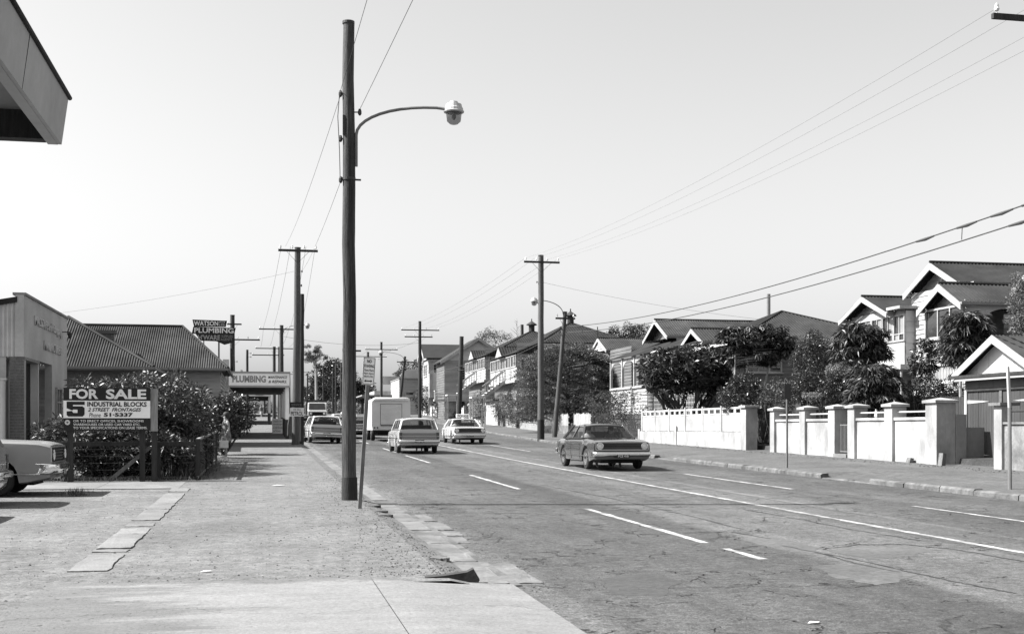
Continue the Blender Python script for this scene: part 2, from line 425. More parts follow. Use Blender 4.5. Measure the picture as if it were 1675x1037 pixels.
class MB:
    def __init__(s): s.v = []; s.f = []
    def add(s, vs, fs):
        o = len(s.v)
        s.v.extend([tuple(p) for p in vs]); s.f.extend([tuple(i + o for i in f) for f in fs])
        return s
    def box(s, x0, x1, y0, y1, z0, z1):
        return s.add([(x0,y0,z0),(x1,y0,z0),(x1,y1,z0),(x0,y1,z0),(x0,y0,z1),(x1,y0,z1),(x1,y1,z1),(x0,y1,z1)],
                     [(3,2,1,0),(4,5,6,7),(0,1,5,4),(1,2,6,5),(2,3,7,6),(3,0,4,7)])
    def bar(s, p, q, w, h=None, up=(0, 0, 1)):
        p, q = Vector(p), Vector(q); h = w if h is None else h
        d = (q - p).normalized(); u = Vector(up)
        if abs(d.dot(u)) > 0.99: u = Vector((0, 1, 0))
        a = d.cross(u).normalized(); c = a.cross(d).normalized()
        a *= w / 2; c *= h / 2
        return s.add([p-a-c, p+a-c, p+a+c, p-a+c, q-a-c, q+a-c, q+a+c, q-a+c],
                     [(0,1,2,3),(7,6,5,4),(4,5,1,0),(5,6,2,1),(6,7,3,2),(7,4,0,3)])
    def tube(s, pts, r, n=8, cap=True, flat=1.0):
        pts = [Vector(p) for p in pts]
        rs = r if isinstance(r, (list, tuple)) else [r] * len(pts)
        o = len(s.v); prev = None
        for i, p in enumerate(pts):
            d = (pts[min(i+1, len(pts)-1)] - pts[max(i-1, 0)]).normalized()
            if prev is None:
                ref = Vector((0,0,1)) if abs(d.z) < 0.9 else Vector((1,0,0))
                a = d.cross(ref).normalized()
            else:
                a = (prev - d * prev.dot(d)).normalized()
            prev = a; c = d.cross(a)
            for k in range(n):
                t = 2 * math.pi * k / n
                s.v.append(tuple(p + (a * math.cos(t) + c * math.sin(t) * flat) * rs[i]))
        for i in range(len(pts) - 1):
            for k in range(n):
                k2 = (k + 1) % n
                s.f.append((o+i*n+k, o+i*n+k2, o+(i+1)*n+k2, o+(i+1)*n+k))
        if cap:
            s.f.append(tuple(o + k for k in reversed(range(n))))
            s.f.append(tuple(o + (len(pts)-1)*n + k for k in range(n)))
        return s
    def lathe(s, prof, c=(0,0,0), n=16, axis='z'):
        o = len(s.v); c = Vector(c)
        for r, h in prof:
            for k in range(n):
                t = 2*math.pi*k/n; a, b = r*math.cos(t), r*math.sin(t)
                s.v.append(tuple(c + (Vector((a,b,h)) if axis == 'z' else Vector((a,h,b)) if axis == 'y' else Vector((h,a,b)))))
        for i in range(len(prof)-1):
            for k in range(n):
                k2 = (k+1) % n
                s.f.append((o+i*n+k, o+i*n+k2, o+(i+1)*n+k2, o+(i+1)*n+k))
        s.f.append(tuple(o+k for k in reversed(range(n)))); s.f.append(tuple(o+(len(prof)-1)*n+k for k in range(n)))
        return s
    def prism(s, poly, vec):
        n = len(poly); vec = Vector(vec); a = [Vector(p) for p in poly]; b = [p + vec for p in a]
        return s.add(a + b, [tuple(reversed(range(n))), tuple(range(n, 2*n))] + [(i, (i+1) % n, n+(i+1) % n, n+i) for i in range(n)])
    def poly(s, *pts):
        return s.add(pts, [tuple(range(len(pts)))])
    def grid(s, fn, nu, nv):
        o = len(s.v)
        for j in range(nv+1):
            for i in range(nu+1): s.v.append(tuple(fn(i/nu, j/nv)))
        for j in range(nv):
            for i in range(nu):
                a = o + j*(nu+1) + i
                s.f.append((a, a+1, a+nu+2, a+nu+1))
        return s
    def build(s, name, mat, parent=None, smooth=False, org=None, bevel=0.0):
        og = Vector(org) if org is not None else (ORG.get(parent.name, Vector((0,0,0))) if parent else Vector((0,0,0)))
        me = bpy.data.meshes.new(name)
        me.from_pydata([tuple(Vector(p) - og) for p in s.v], [], s.f)
        me.materials.append(MATS[mat])
        bm = bmesh.new(); bm.from_mesh(me)
        bmesh.ops.recalc_face_normals(bm, faces=bm.faces)
        bm.to_mesh(me); bm.free()
        if smooth:
            me.shade_smooth(); me.set_sharp_from_angle(angle=R(smooth if smooth is not True else 45))
        o = bpy.data.objects.new(name, me); COL.objects.link(o)
        if parent: o.parent = parent; ORG[o.name] = ORG.get(parent.name, Vector((0,0,0)))
        else:
            if org is not None: o.location = og
            ORG[o.name] = og
        if bevel:
            bv = o.modifiers.new('bevel', 'BEVEL'); bv.width = bevel; bv.segments = 2; bv.limit_method = 'ANGLE'; bv.angle_limit = R(35)
        return o

def link_mesh(name, me, parent=None, loc=(0,0,0)):
    o = bpy.data.objects.new(name, me); COL.objects.link(o); o.location = loc
    if parent: o.parent = parent; ORG[o.name] = ORG.get(parent.name, Vector((0,0,0)))
    return o

def tag(o, label=None, cat=None, group=None, kind=None):
    if label: o["label"] = label
    if cat: o["category"] = cat
    if group: o["group"] = group
    if kind: o["kind"] = kind
    return o

def thing(name, label, cat, loc=(0,0,0), rz=0.0, group=None, world_coords=True):
    """an Empty at a thing's base. With world_coords, its parts are written in world coordinates"""
    o = bpy.data.objects.new(name, None); COL.objects.link(o)
    o.empty_display_size = 0.2
    o.location = loc; o.rotation_euler = (0, 0, rz)
    ORG[o.name] = Vector(loc) if world_coords else Vector((0,0,0))
    return tag(o, label, cat, group)

def copy_tree(o, parent=None):
    c = o.copy(); COL.objects.link(c); c.parent = parent
    for ch in o.children:
        copy_tree(ch, c)
    return c

def struct(mb, name, mat, parent=None, label=None, **kw):
    o = mb.build(name, mat, parent, **kw)
    if not parent: o["kind"] = "structure"
    if label: o["label"] = label
    return o

# ---- lettering: font outlines turned into flat meshes, fitted to a box on a plane
def text(s, parent, mat, p, right, up, w, h, name='lettering', bold=0.0, shear=0.0, depth=0.004, off=0.006, org=None):
    cu = bpy.data.curves.new('t', 'FONT'); cu.body = s; cu.size = 1; cu.offset = bold; cu.shear = shear; cu.extrude = 0.0; cu.resolution_u = 3
    ob = bpy.data.objects.new('t', cu); COL.objects.link(ob)
    dg = bpy.context.evaluated_depsgraph_get()
    me = bpy.data.meshes.new_from_object(ob.evaluated_get(dg))
    bpy.data.objects.remove(ob); bpy.data.curves.remove(cu)
    co = np.array([v.co[:] for v in me.vertices])
    lo, hi = co.min(0), co.max(0)
    p, right, up = Vector(p), Vector(right).normalized(), Vector(up).normalized()
    nrm = right.cross(up)
    og = ORG.get(parent.name, Vector((0,0,0))) if org is None else Vector(org)
    sx = w / (hi[0]-lo[0]); sy = h / (hi[1]-lo[1])
    for v, c in zip(me.vertices, co):
        v.co = p + right * ((c[0]-lo[0]) * sx) + up * ((c[1]-lo[1]) * sy) + nrm * off - og
    me.materials.clear(); me.materials.append(MATS[mat]); me.name = name
    o = bpy.data.objects.new(name, me); COL.objects.link(o); o.parent = parent
    ORG[o.name] = ORG.get(parent.name, Vector((0,0,0)))
    if depth:
        sd = o.modifiers.new('solid', 'SOLIDIFY'); sd.thickness = depth; sd.offset = 1
    return o

# ---- clip helpers for sheets laid in strips over a convex polygon
def span(poly, t):
    """for a convex polygon of (u,v): v range on the line u=t"""
    vs_ = []
    n = len(poly)
    for i in range(n):
        (u0, v0), (u1, v1) = poly[i], poly[(i+1) % n]
        if (u0 - t) * (u1 - t) <= 0 and abs(u1 - u0) > 1e-9:
            vs_.append(v0 + (v1 - v0) * (t - u0) / (u1 - u0))
    return (min(vs_), max(vs_)) if len(vs_) >= 2 else None

def corrugated(mb, pts, pitch=0.1, amp=0.016):
    """pts[0]->pts[1] runs along the eave; sheet of real waves over the convex polygon pts"""
    P = [Vector(p) for p in pts]
    u = (P[1] - P[0]).normalized()
    n = None
    for q in P[2:]:
        n = u.cross(q - P[0])
        if n.length > 1e-6: break
    n.normalize()
    if n.z < 0 or (abs(n.z) < 1e-6 and False): n = -n
    v = n.cross(u)
    pl = [((q-P[0]).dot(u), (q-P[0]).dot(v)) for q in P]
    u0, u1 = min(a for a, _ in pl), max(a for a, _ in pl)
    k = max(2, int((u1-u0)/pitch*4)); e = 1e-4
    last = None
    for i in range(k+1):
        t = u0+e + (u1-u0-2*e)*i/k
        sp = span(pl, t)
        if not sp: last = None; continue
        off = n * (amp * (0, 1, 0, -1)[i % 4])
        a = P[0] + u*t + v*sp[0] + off; b = P[0] + u*t + v*sp[1] + off
        mb.v.extend([tuple(a), tuple(b)])
        c = len(mb.v)
        if last is not None: mb.f.append((last-2, c-2, c-1, last-1))
        last = c
    return mb

def boards(mb, pts, bh=0.18, lap=0.035):
    """lapped weatherboards over a vertical convex polygon; pts[0]->pts[1] along the bottom, outside on the right-hand side of that walk"""
    P = [Vector(p) for p in pts]
    u = (P[1]-P[0]); u.z = 0; u.normalize()
    n = Vector((u.y, -u.x, 0))
    pl = [((q-P[0]).dot(u), q.z) for q in P]
    sw = [(b, a) for a, b in pl]
    z0, z1 = min(b for _, b in pl), max(b for _, b in pl)
    k = max(1, round((z1-z0)/bh)); e = 1e-4
    for i in range(k):
        a0 = z0+(z1-z0)*i/k; a1 = z0+(z1-z0)*(i+1)/k
        s0 = span(sw, a0+e); s1 = span(sw, a1-e)
        if not s0 or not s1: continue
        q = lambda s_, z, o: P[0] + u*s_ + n*o + Vector((0,0,z-P[0].z))
        mb.add([q(s0[0],a0,lap), q(s0[1],a0,lap), q(s1[1],a1,0.002), q(s1[0],a1,0.002), q(s0[0],a0,0.0), q(s0[1],a0,0.0)],
               [(0,1,2,3), (4,5,1,0)])
    return mb

def window(parent, a, b, z0, z1, nx=2, ny=1, fw=0.07, pane='window_dark', frame='white_paint', out=0.0, sill=True, name='window', split=None):
    """window on the wall line a->b (outside on the right-hand side): a frame standing proud, panes recessed in it, a sill"""
    a = Vector((a[0], a[1], 0)); b = Vector((b[0], b[1], 0))
    u = (b-a); L = u.length; u.normalize(); n = Vector((u.y, -u.x, 0)); o0 = out + 0.03; o1 = out + 0.085
    mb = MB()
    def slab(m_, s0, s1, h0, h1, d0, d1):
        q = lambda s_, z, o: a + u*s_ + n*o + Vector((0,0,z))
        m_.add([q(s0,h0,d0), q(s1,h0,d0), q(s1,h0,d1), q(s0,h0,d1), q(s0,h1,d0), q(s1,h1,d0), q(s1,h1,d1), q(s0,h1,d1)],
               [(3,2,1,0),(4,5,6,7),(0,1,5,4),(1,2,6,5),(2,3,7,6),(3,0,4,7)])
    slab(mb, 0, fw, z0, z1, 0, o1); slab(mb, L-fw, L, z0, z1, 0, o1)
    slab(mb, fw, L-fw, z1-fw, z1, 0, o1); slab(mb, fw, L-fw, z0, z0+fw, 0, o1)
    cw = (L-2*fw)/nx
    for i in range(1, nx):
        s_ = fw+cw*i; slab(mb, s_-fw*0.4, s_+fw*0.4, z0+fw, z1-fw, 0, o1-0.01)
    hs = [z0+fw] + [z0+fw+(z1-z0-2*fw)*j/ny for j in range(1, ny)] + [z1-fw]
    if split: hs = [z0+fw, z0+(z1-z0)*split, z1-fw]
    for h in hs[1:-1]:
        slab(mb, fw, L-fw, h-fw*0.3, h+fw*0.3, 0, o1-0.014)
    w = mb.build(name, frame, parent)
    for i in range(nx):
        for j in range(len(hs)-1):
            pb = MB(); slab(pb, fw+cw*i+fw*0.4, fw+cw*(i+1)-fw*0.4, hs[j]+fw*0.3, hs[j+1]-fw*0.3, 0.0, o0)
            pb.build('pane', pane if not isinstance(pane, (list, tuple)) else pane[(i+j) % len(pane)], w)
    if sill:
        sb = MB(); slab(sb, -0.06, L+0.06, z0-0.06, z0, 0, o1+0.05); sb.build('sill', frame, w)
    return w

# ---- foliage
def leaf_mesh(name, P, D, ln, wd, mat, parent, droop=0.0, fold=0.15, kind='stuff', flat=None):
    """P bases (N,3), D unit directions (N,3): one folded diamond leaf each"""
    N = len(P)
    P = np.asarray(P, float); D = np.asarray(D, float)
    D /= np.linalg.norm(D, axis=1)[:, None] + 1e-9
    ln = np.broadcast_to(np.asarray(ln, float), (N,))[:, None]; wd = np.broadcast_to(np.asarray(wd, float), (N,))[:, None]
    rv = rng.normal(size=(N, 3)) if flat is None else np.array([0, 0, 1.0]) + rng.normal(size=(N, 3))*flat; S = np.cross(D, rv); S /= np.linalg.norm(S, axis=1)[:, None] + 1e-9
    Nn = np.cross(S, D)
    tip = P + D*ln; tip[:, 2] -= droop*ln[:, 0]
    mid = P + D*ln*0.5 - Nn*wd*fold
    mid[:, 2] -= droop*0.3*ln[:, 0]
    v = np.stack([P, mid + S*wd*0.5, tip, mid - S*wd*0.5], 1).reshape(-1, 3)
    return raw_mesh(name, v, np.arange(4*N).reshape(-1, 4), mat, parent, kind)

def raw_mesh(name, v, f, mat, parent=None, kind=None):
    og = np.array(ORG.get(parent.name, Vector((0,0,0)))) if parent else 0
    v = np.asarray(v, np.float32) - og
    f = np.asarray(f, np.int32); k = f.shape[1]
    me = bpy.data.meshes.new(name)
    me.vertices.add(len(v)); me.vertices.foreach_set('co', v.astype(np.float32).ravel())
    me.loops.add(f.size); me.loops.foreach_set('vertex_index', f.ravel())
    me.polygons.add(len(f)); me.polygons.foreach_set('loop_start', np.arange(0, f.size, k, dtype=np.int32))
    me.update(calc_edges=True)
    me.materials.append(MATS[mat])
    o = bpy.data.objects.new(name, me); COL.objects.link(o)
    if parent: o.parent = parent; ORG[o.name] = ORG.get(parent.name, Vector((0,0,0)))
    if kind: o["kind"] = kind
    return o

def unit(n):
    d = rng.normal(size=(n, 3)); return d / np.linalg.norm(d, axis=1)[:, None]

def blob_points(c, r, n, shell=0.55):
    """points spread through an ellipsoid, thicker towards its skin"""
    d = unit(n); rad = (shell + (1-shell) * rng.random((n, 1))) ** 0.6
    return np.asarray(c) + d * rad * np.asarray(r), d

def clumps(c, r, k, cr, seed_shell=0.5, squash=0.75, zmin=None):
    """k sub-clump centres and radii over an ellipsoid"""
    p, d = blob_points(c, r, k, seed_shell)
    if zmin is not None: p[:, 2] = np.maximum(p[:, 2], zmin)
    rad = cr * (0.6 + 0.8*rng.random((k, 1))) * np.array([[1, 1, squash]])
    return p, rad

def foliage(parent, c, r, k, cr, per, ln, wd, mat, name='foliage', up=0.35, droop=0.2, shell=0.5, squash=0.75, out=0.9, zmin=None):
    cp, crd = clumps(c, r, k, cr, shell, squash, zmin)
    n = k*per
    idx = np.repeat(np.arange(k), per)
    p, d = blob_points((0,0,0), (1,1,1), n, 0.35)
    P = cp[idx] + p*crd[idx]
    if zmin is not None: P[:, 2] = np.maximum(P[:, 2], zmin - 0.1*rng.random(n))
    D = d*out + rng.normal(size=(n,3))*0.55; D[:, 2] += up
    L = ln*(0.6+0.8*rng.random(n))
    return leaf_mesh(name, P, D, L, wd*(0.7+0.6*rng.random(n)), mat, parent, droop)

def limb(mb, p, q, r0, r1, bend=0.12, n=6, seg=5):
    p, q = Vector(p), Vector(q); L = (q-p).length
    o = Vector((random.uniform(-1,1), random.uniform(-1,1), random.uniform(-0.3,0.6))) * L*bend
    pts = [p.lerp(q, t) + o*math.sin(math.pi*t) for t in [i/seg for i in range(seg+1)]]
    mb.tube(pts, [r0+(r1-r0)*i/seg for i in range(seg+1)], n)
    return pts

# ------------------------------------------------------------------ the setting: terrain, carriageway, footpaths
def kerbx(y):  return 14.40 + 0.05 * min(max(y - 42.0, 0), 110)      # far kerb drifts outwards where the road widens
def frontx(y): return 19.30 + 0.05 * min(max(y - 62.0, 0), 90)       # line of the garden walls
YS = [-60, -30, -10, 0] + sorted(list(range(4, 172, 4)) + [27.0, 27.5, 29.9, 30.4, 41.0, 41.5, 44.2, 44.7]) + list(range(180, 300, 10)) + [340, 420, 520, 700]

def sheet(xa, xb, fz, ys, nx=1):
    """ground sheet between x limits (numbers or functions of y); fz(x,y) gives height"""
    mb = MB()
    fa = xa if callable(xa) else (lambda y: xa); fb = xb if callable(xb) else (lambda y: xb)
    o = 0
    for y in ys:
        for i in range(nx+1):
            x = fa(y) + (fb(y)-fa(y))*i/nx
            mb.v.append((x, y, fz(x, y)))
    for j in range(len(ys)-1):
        for i in range(nx):
            a = j*(nx+1)+i
            mb.f.append((a, a+1, a+nx+2, a+nx+1))
    return mb

def hills(x, y):
    z = zr(y)
    if x < -1.75: return z + 0.075
    if x < 20: return z - 0.25
    r = min(1.0, max(0.0, (x - 20.0)/9.0))
    return z + 0.40 + 0.9*r*r*(3-2*r)
gm = MB()
xs = [-500, -150, -60, -25, -12, -6, -1.8, -1.7, 19.9, 20.05, 21, 22, 23, 24, 25, 26, 27, 28, 29, 30, 60, 150, 500]
for y in YS:
    for x in xs:
        xx = x + (frontx(y) - 19.3 if x > 15 else 0)
        gm.v.append((xx, y, hills(x, y)))
nX = len(xs)
gl, gr = MB(), MB(); gl.v = list(gm.v); gr.v = list(gm.v)
for j in range(len(YS)-1):
    for i in range(nX-1):
        a = j*nX+i
        (gl if i < 7 else gr).f.append((a, a+1, a+nX+1, a+nX))
struct(gr, 'ground', 'yard_earth')
struct(gl, 'gravel_yard', 'yard_gravel')

road = struct(sheet(2.2, lambda y: kerbx(y)+0.05, lambda x, y: zr(y), YS, 6), 'road', 'asphalt')
def pathz(x, y):
    return zr(y) + (0.085 if x < 1.75 else 0.085 - 0.07*(x-1.75)/0.3)
pl = struct(sheet(-1.9, 2.05, pathz, [11.3, 11.6] + YS[6:], 12), 'footpath', 'path_dirt')
def dropped(y): return 27.3 < y < 30.1 or 41.2 < y < 44.4
def farpath_z(x, y):
    z = zr(y) + 0.115 + 0.022*(x-kerbx(y)-0.15)
    if dropped(y): z -= 0.10*max(0.0, 1-(x-kerbx(y)-0.15)/1.7)
    return z
struct(sheet(lambda y: kerbx(y)+0.15, lambda y: frontx(y)+0.8, farpath_z, YS, 6), 'far_footpath', 'footpath_asphalt')

# concrete driveway crossing at the bottom of the picture, in cast bays with open joints
drive = MB()
def bay(mb, x0, x1, y0, y1, f, th=0.05, n=4):
    mb.grid(lambda u, v: (x0+(x1-x0)*u, y0+(y1-y0)*v, f(x0+(x1-x0)*u, y0+(y1-y0)*v)), n, n)
def dz(x, y): return zr(y) + (0.092 if x < 1.2 else 0.092 - 0.082*(x-1.2)/1.15)
dr = bpy.data.objects.new('driveway', None); COL.objects.link(dr); dr["kind"] = "structure"; ORG[dr.name] = V(0,0,0)
for x0, x1, y0, y1 in ((-1.9, 0.994, 3, 11.62), (1.0, 2.34, 3, 11.45)):
    b_ = MB(); bay(b_, x0, x1, y0, y1, lambda x, y: dz(x, y) + 0.004, n=16)
    b_.build('concrete_bay', 'driveway_concrete', dr)
b_ = MB(); bay(b_, -1.9, 2.3, 3, 11.5, lambda x, y: dz(x, y) - 0.012, n=16); b_.build('sub_base', 'kerb_stone', dr)
# apron of pale concrete in front of the fence
ap = bpy.data.objects.new('apron', None); COL.objects.link(ap); ap["kind"] = "structure"; ORG[ap.name] = V(0,0,0)
for i in range(6):
    x1 = -1.75 - i*1.7; x0 = x1 - 1.69
    b_ = MB(); bay(b_, x0, x1, 26.7+0.1*(i % 2), 29.3, lambda x, y: zr(y)+0.083+0.006, n=2); b_.build('concrete_bay', 'concrete', ap)

def slab_piece(x0, x1, y0, y1, z, th, j, top=None):
    """one broken paving piece with uneven edges and real thickness"""
    pts = []
    n = 7
    for i in range(n): pts.append((x0+(x1-x0)*i/n, y0))
    for i in range(n): pts.append((x1, y0+(y1-y0)*i/n))
    for i in range(n): pts.append((x1+(x0-x1)*i/n, y1))
    for i in range(n): pts.append((x0, y1+(y0-y1)*i/n))
    P = [V(a+random.uniform(-j, j)*(1.0 if a > (x0+x1)/2 else .35), b+random.uniform(-j, j)*.6, 0) for a, b in pts]
    mb = MB()
    k = len(P)
    zz = lambda p: zr(p.y) + z + random.uniform(-0.004, 0.004)
    topv = [V(p.x, p.y, zz(p)) for p in P]; bot = [V(p.x, p.y, zr(p.y)+z-th) for p in P]
    mb.add(topv+bot, [tuple(range(k))] + [(i, (i+1) % k, k+(i+1) % k, k+i) for i in range(k)])
    return mb
edge = bpy.data.objects.new('edging_strip', None); COL.objects.link(edge); edge["kind"] = "structure"; ORG[edge.name] = V(0,0,0)
for a, b_ in ((12.6, 14.05), (14.35, 14.6), (14.68, 16.4), (16.43, 17.3), (17.65, 18.1), (18.6, 20.7), (20.73, 22.0), (22.04, 24.9), (25.5, 26.6)):
    slab_piece(-1.88, -1.5, a, b_, 0.098+random.uniform(-.006, .006), 0.07, 0.016).build('edging_slab', 'concrete', edge)

# kerb and gutter on the near side: cracked concrete pieces
gut = struct(sheet(1.93, 2.42, lambda x, y: zr(y)+0.012, [11.4, 12, 16] + [y for y in YS if 17 < y < 80], 1), 'gutter', 'kerb_stone')
y = 11.5
while y < 76:
    l = random.uniform(0.7, 2.1) if y < 40 else random.uniform(1.5, 2.4)
    if random.random() > 0.05:
        slab_piece(1.98+random.uniform(-0.015, 0.015), 2.32+random.uniform(-0.008, 0.008), y, y+l-0.012, 0.020, 0.03, 0.006).build('gutter_stone', 'concrete_worn', gut)
    if random.random() > 0.6 and y < 30:
        slab_piece(2.345, 2.56+random.uniform(-0.06, 0.14), y+0.08, y+l*random.uniform(.6, .95), 0.009, 0.03, 0.02).build('gutter_stone', 'concrete_worn', gut)
    y += l
# remaining stub of broken kerb beside the driveway
zk = zr(11.6)
kb = MB()
kb.prism([V(1.50, 11.52, zk+0.03), V(1.98, 11.46, zk-0.0), V(2.02, 11.46, zk+0.06), V(1.96, 11.48, zk+0.165), V(1.90, 11.48, zk+0.135), V(1.68, 11.5, zk+0.105), V(1.50, 11.52, zk+0.09)], (0.02, 0.15, 0.0))
ko = kb.build('kerb_stub', 'stone_dark', None); tag(ko, 'broken dark stub of kerb at the corner of the concrete driveway', 'kerb')
for i, (a_, b_) in enumerate(((19.2, 19.5), (20.0, 20.35), (21.2, 21.5), (13.2, 13.45))):
    slab_piece(1.74, 1.98, a_, b_, 0.075, 0.08, 0.03).build('gutter_stone', 'kerb_stone', gut)

# far kerb, stone by stone, with a dropped crossing
kerb = bpy.data.objects.new('kerb', None); COL.objects.link(kerb); kerb["kind"] = "structure"; ORG[kerb.name] = V(0,0,0)
y = 12.0; i = 0
while y < 150:
    l = random.uniform(1.1, 1.7)
    drop = 27.3 < y + l/2 < 30.2 or 41.2 < y + l/2 < 44.4
    h = 0.022 if drop else 0.125
    x0 = kerbx(y+l/2)
    j = lambda: random.uniform(-0.012, 0.012)
    mb = MB(); g = 0.012
    zz = lambda yy, dzz: zr(yy)+dzz
    A, B = y+g, y+l-g
    q0, q1 = x0 + 0.05*(-l/2 if y > 42 else 0), x0 + 0.05*(l/2 if y > 42 else 0)
    vv = [(q0, A, zz(A, -0.1)), (q0+0.22, A, zz(A, -0.1)), (q0+0.22, A, zz(A, h)+j()), (q0+0.05+j(), A, zz(A, h)+j()), (q0+j(), A, zz(A, h-0.035)),
          (q1, B, zz(B, -0.1)), (q1+0.22, B, zz(B, -0.1)), (q1+0.22, B, zz(B, h)+j()), (q1+0.05+j(), B, zz(B, h)+j()), (q1+j(), B, zz(B, h-0.035))]
    mb.add(vv, [(0,1,2,3,4), (9,8,7,6,5), (0,5,6,1), (1,6,7,2), (2,7,8,3), (3,8,9,4), (4,9,5,0)])
    mb.build('kerb_stone', 'kerb_stone', kerb)
    y += l; i += 1

# painted lane lines: each dash its own piece of the road
def dash(x, y0, y1, w=0.11, mat='line_paint', name='lane_dash', dx=0.0):
    n = max(4, int((y1-y0)/.4))
    mb = MB()
    for i in range(n+1):
        yy = y0+(y1-y0)*i/n; xx = x + dx*i/n
        mb.v.extend([(xx-w/2+random.uniform(-.014,.014), yy, zr(yy)+0.0045), (xx+w/2+random.uniform(-.014,.014), yy, zr(yy)+0.0045)])
    for i in range(n): mb.f.append((2*i, 2*i+1, 2*i+3, 2*i+2))
    mb.build(name, mat, road)
for a, b_ in ((13.05, 14.2), (14.87, 20.8), (26.6, 33.0), (41.3, 48.5), (52.2, 58.2), (66, 72.5), (79, 85), (92, 98), (106, 112), (120, 126)):
    dash(5.57, a, b_)
for a, b_ in ((9.0, 11.0), (16.5, 20.4), (25.6, 32.8), (41, 46.5), (53.1, 62.7), (73, 79), (88, 94), (103, 109)):
    dash(11.62, a, b_)
y = 4
segs = [4, 13.0, 19.9, 20.1, 27, 33, 40, 52, 61, 75, 95, 120, 150]
for a, b_ in zip(segs[:-1], segs[1:]):
    dash(8.92, a, b_-0.04, 0.12, name='centre_line')
dash(9.75, 18, 36, 0.05, 'line_paint_worn', 'worn_line'); dash(9.8, 37, 75, 0.05, 'line_paint_worn', 'worn_line')

# loose stones on the near footpath and yard (nobody could count them)
def scatter(name, n, fx, fy, fz, smin, smax, mat):
    x = fx(n); y = fy(n)
    s = smin + (smax-smin)*rng.random(n)**3
    base = np.array([[1,0,0],[-0.5,0.9,0],[-0.5,-0.9,0],[0,0,0.8],[0.5,0.3,0.5],[-0.4,0.2,0.6]])
    tri = np.array([[0,4,2],[4,3,2],[1,5,4],[0,1,4],[4,5,3],[1,2,5],[5,2,3]])
    ang = rng.random(n)*6.28
    ca, sa = np.cos(ang), np.sin(ang)
    jit = 1 + 0.5*rng.normal(size=(n,6,1))*0.4
    b = base[None]*jit*s[:,None,None]
    v = np.empty_like(b)
    v[...,0] = b[...,0]*ca[:,None]-b[...,1]*sa[:,None] + x[:,None]
    v[...,1] = b[...,0]*sa[:,None]+b[...,1]*ca[:,None] + y[:,None]
    z = np.array([fz(a, c) for a, c in zip(x, y)])
    v[...,2] = b[...,2]*0.8 + z[:,None]
    f = tri[None] + (np.arange(n)*6)[:,None,None]
    return raw_mesh(name, v.reshape(-1,3), f.reshape(-1,3), mat, None, 'stuff')
def edgey(n):    # thick towards the kerb edge, thin in the middle of the path
    a = rng.random(n)
    return np.where(a < 0.66, 1.95 - np.abs(rng.normal(0, 0.5, n)), -1.7 + 3.6*rng.random(n))
g1 = scatter('loose_gravel', 2600, edgey, lambda n: 11.7 + 20*rng.random(n)**1.5, lambda x, y: pathz(x, y), 0.004, 0.02, 'stone_mid')
tag(g1, 'grey loose stones strewn along the near footpath edge', 'gravel')
g2 = scatter('dark_gravel', 3600, edgey, lambda n: 11.7 + 22*rng.random(n)**1.5, lambda x, y: pathz(x, y), 0.003, 0.019, 'stone_dark')
tag(g2, 'dark loose stones strewn over the near footpath', 'gravel')
g3 = scatter('yard_stones', 3800, lambda n: -1.9 - 6*rng.random(n), lambda n: 9 + 18*rng.random(n)**1.3, lambda x, y: zr(y)+0.075, 0.004, 0.024, 'stone_mid')
tag(g3, 'pale loose stones over the gravel yard', 'gravel')
g4 = scatter('road_grit', 1500, lambda n: 2.3 + np.abs(rng.normal(0, 0.6, n)), lambda n: 11 + 24*rng.random(n)**1.5, lambda x, y: zr(y)+0.001, 0.003, 0.014, 'stone_dark')
tag(g4, 'dark grit on the asphalt beside the gutter', 'gravel')
g5 = scatter('wall_litter', 900, lambda n: 18.4 + 0.8*rng.random(n), lambda n: 27 + 30*rng.random(n), lambda x, y: zr(y)+0.115+0.022*(x-14.55), 0.008, 0.04, 'stone_dark')
tag(g5, 'dark leaf litter and stones at the foot of the white walls', 'litter')
# scraps of paper
for k, (px, py, lab) in enumerate(((337, 935, 'small white scrap of paper on the dirt footpath'), (1330, 1019, 'small white scrap of paper lying on the asphalt'), (455, 794, 'pale flat scrap on the footpath beyond the slab strip'))):
    p = G(px, py, 0.09 if k != 1 else 0.003)
    mb = MB(); s = 0.06 if k < 2 else 0.16
    z0 = p.z+0.008
    mb.poly((p.x-s, p.y-s*.4, z0), (p.x+s*.3, p.y-s*.6, z0+0.006), (p.x+s, p.y+s*.2, z0+0.002), (p.x-s*.2, p.y+s*.5, z0+0.006))
    o = mb.build('paper_scrap', 'sign_white'); tag(o, lab, 'paper')
    so_ = o.modifiers.new('solid', 'SOLIDIFY'); so_.thickness = 0.004

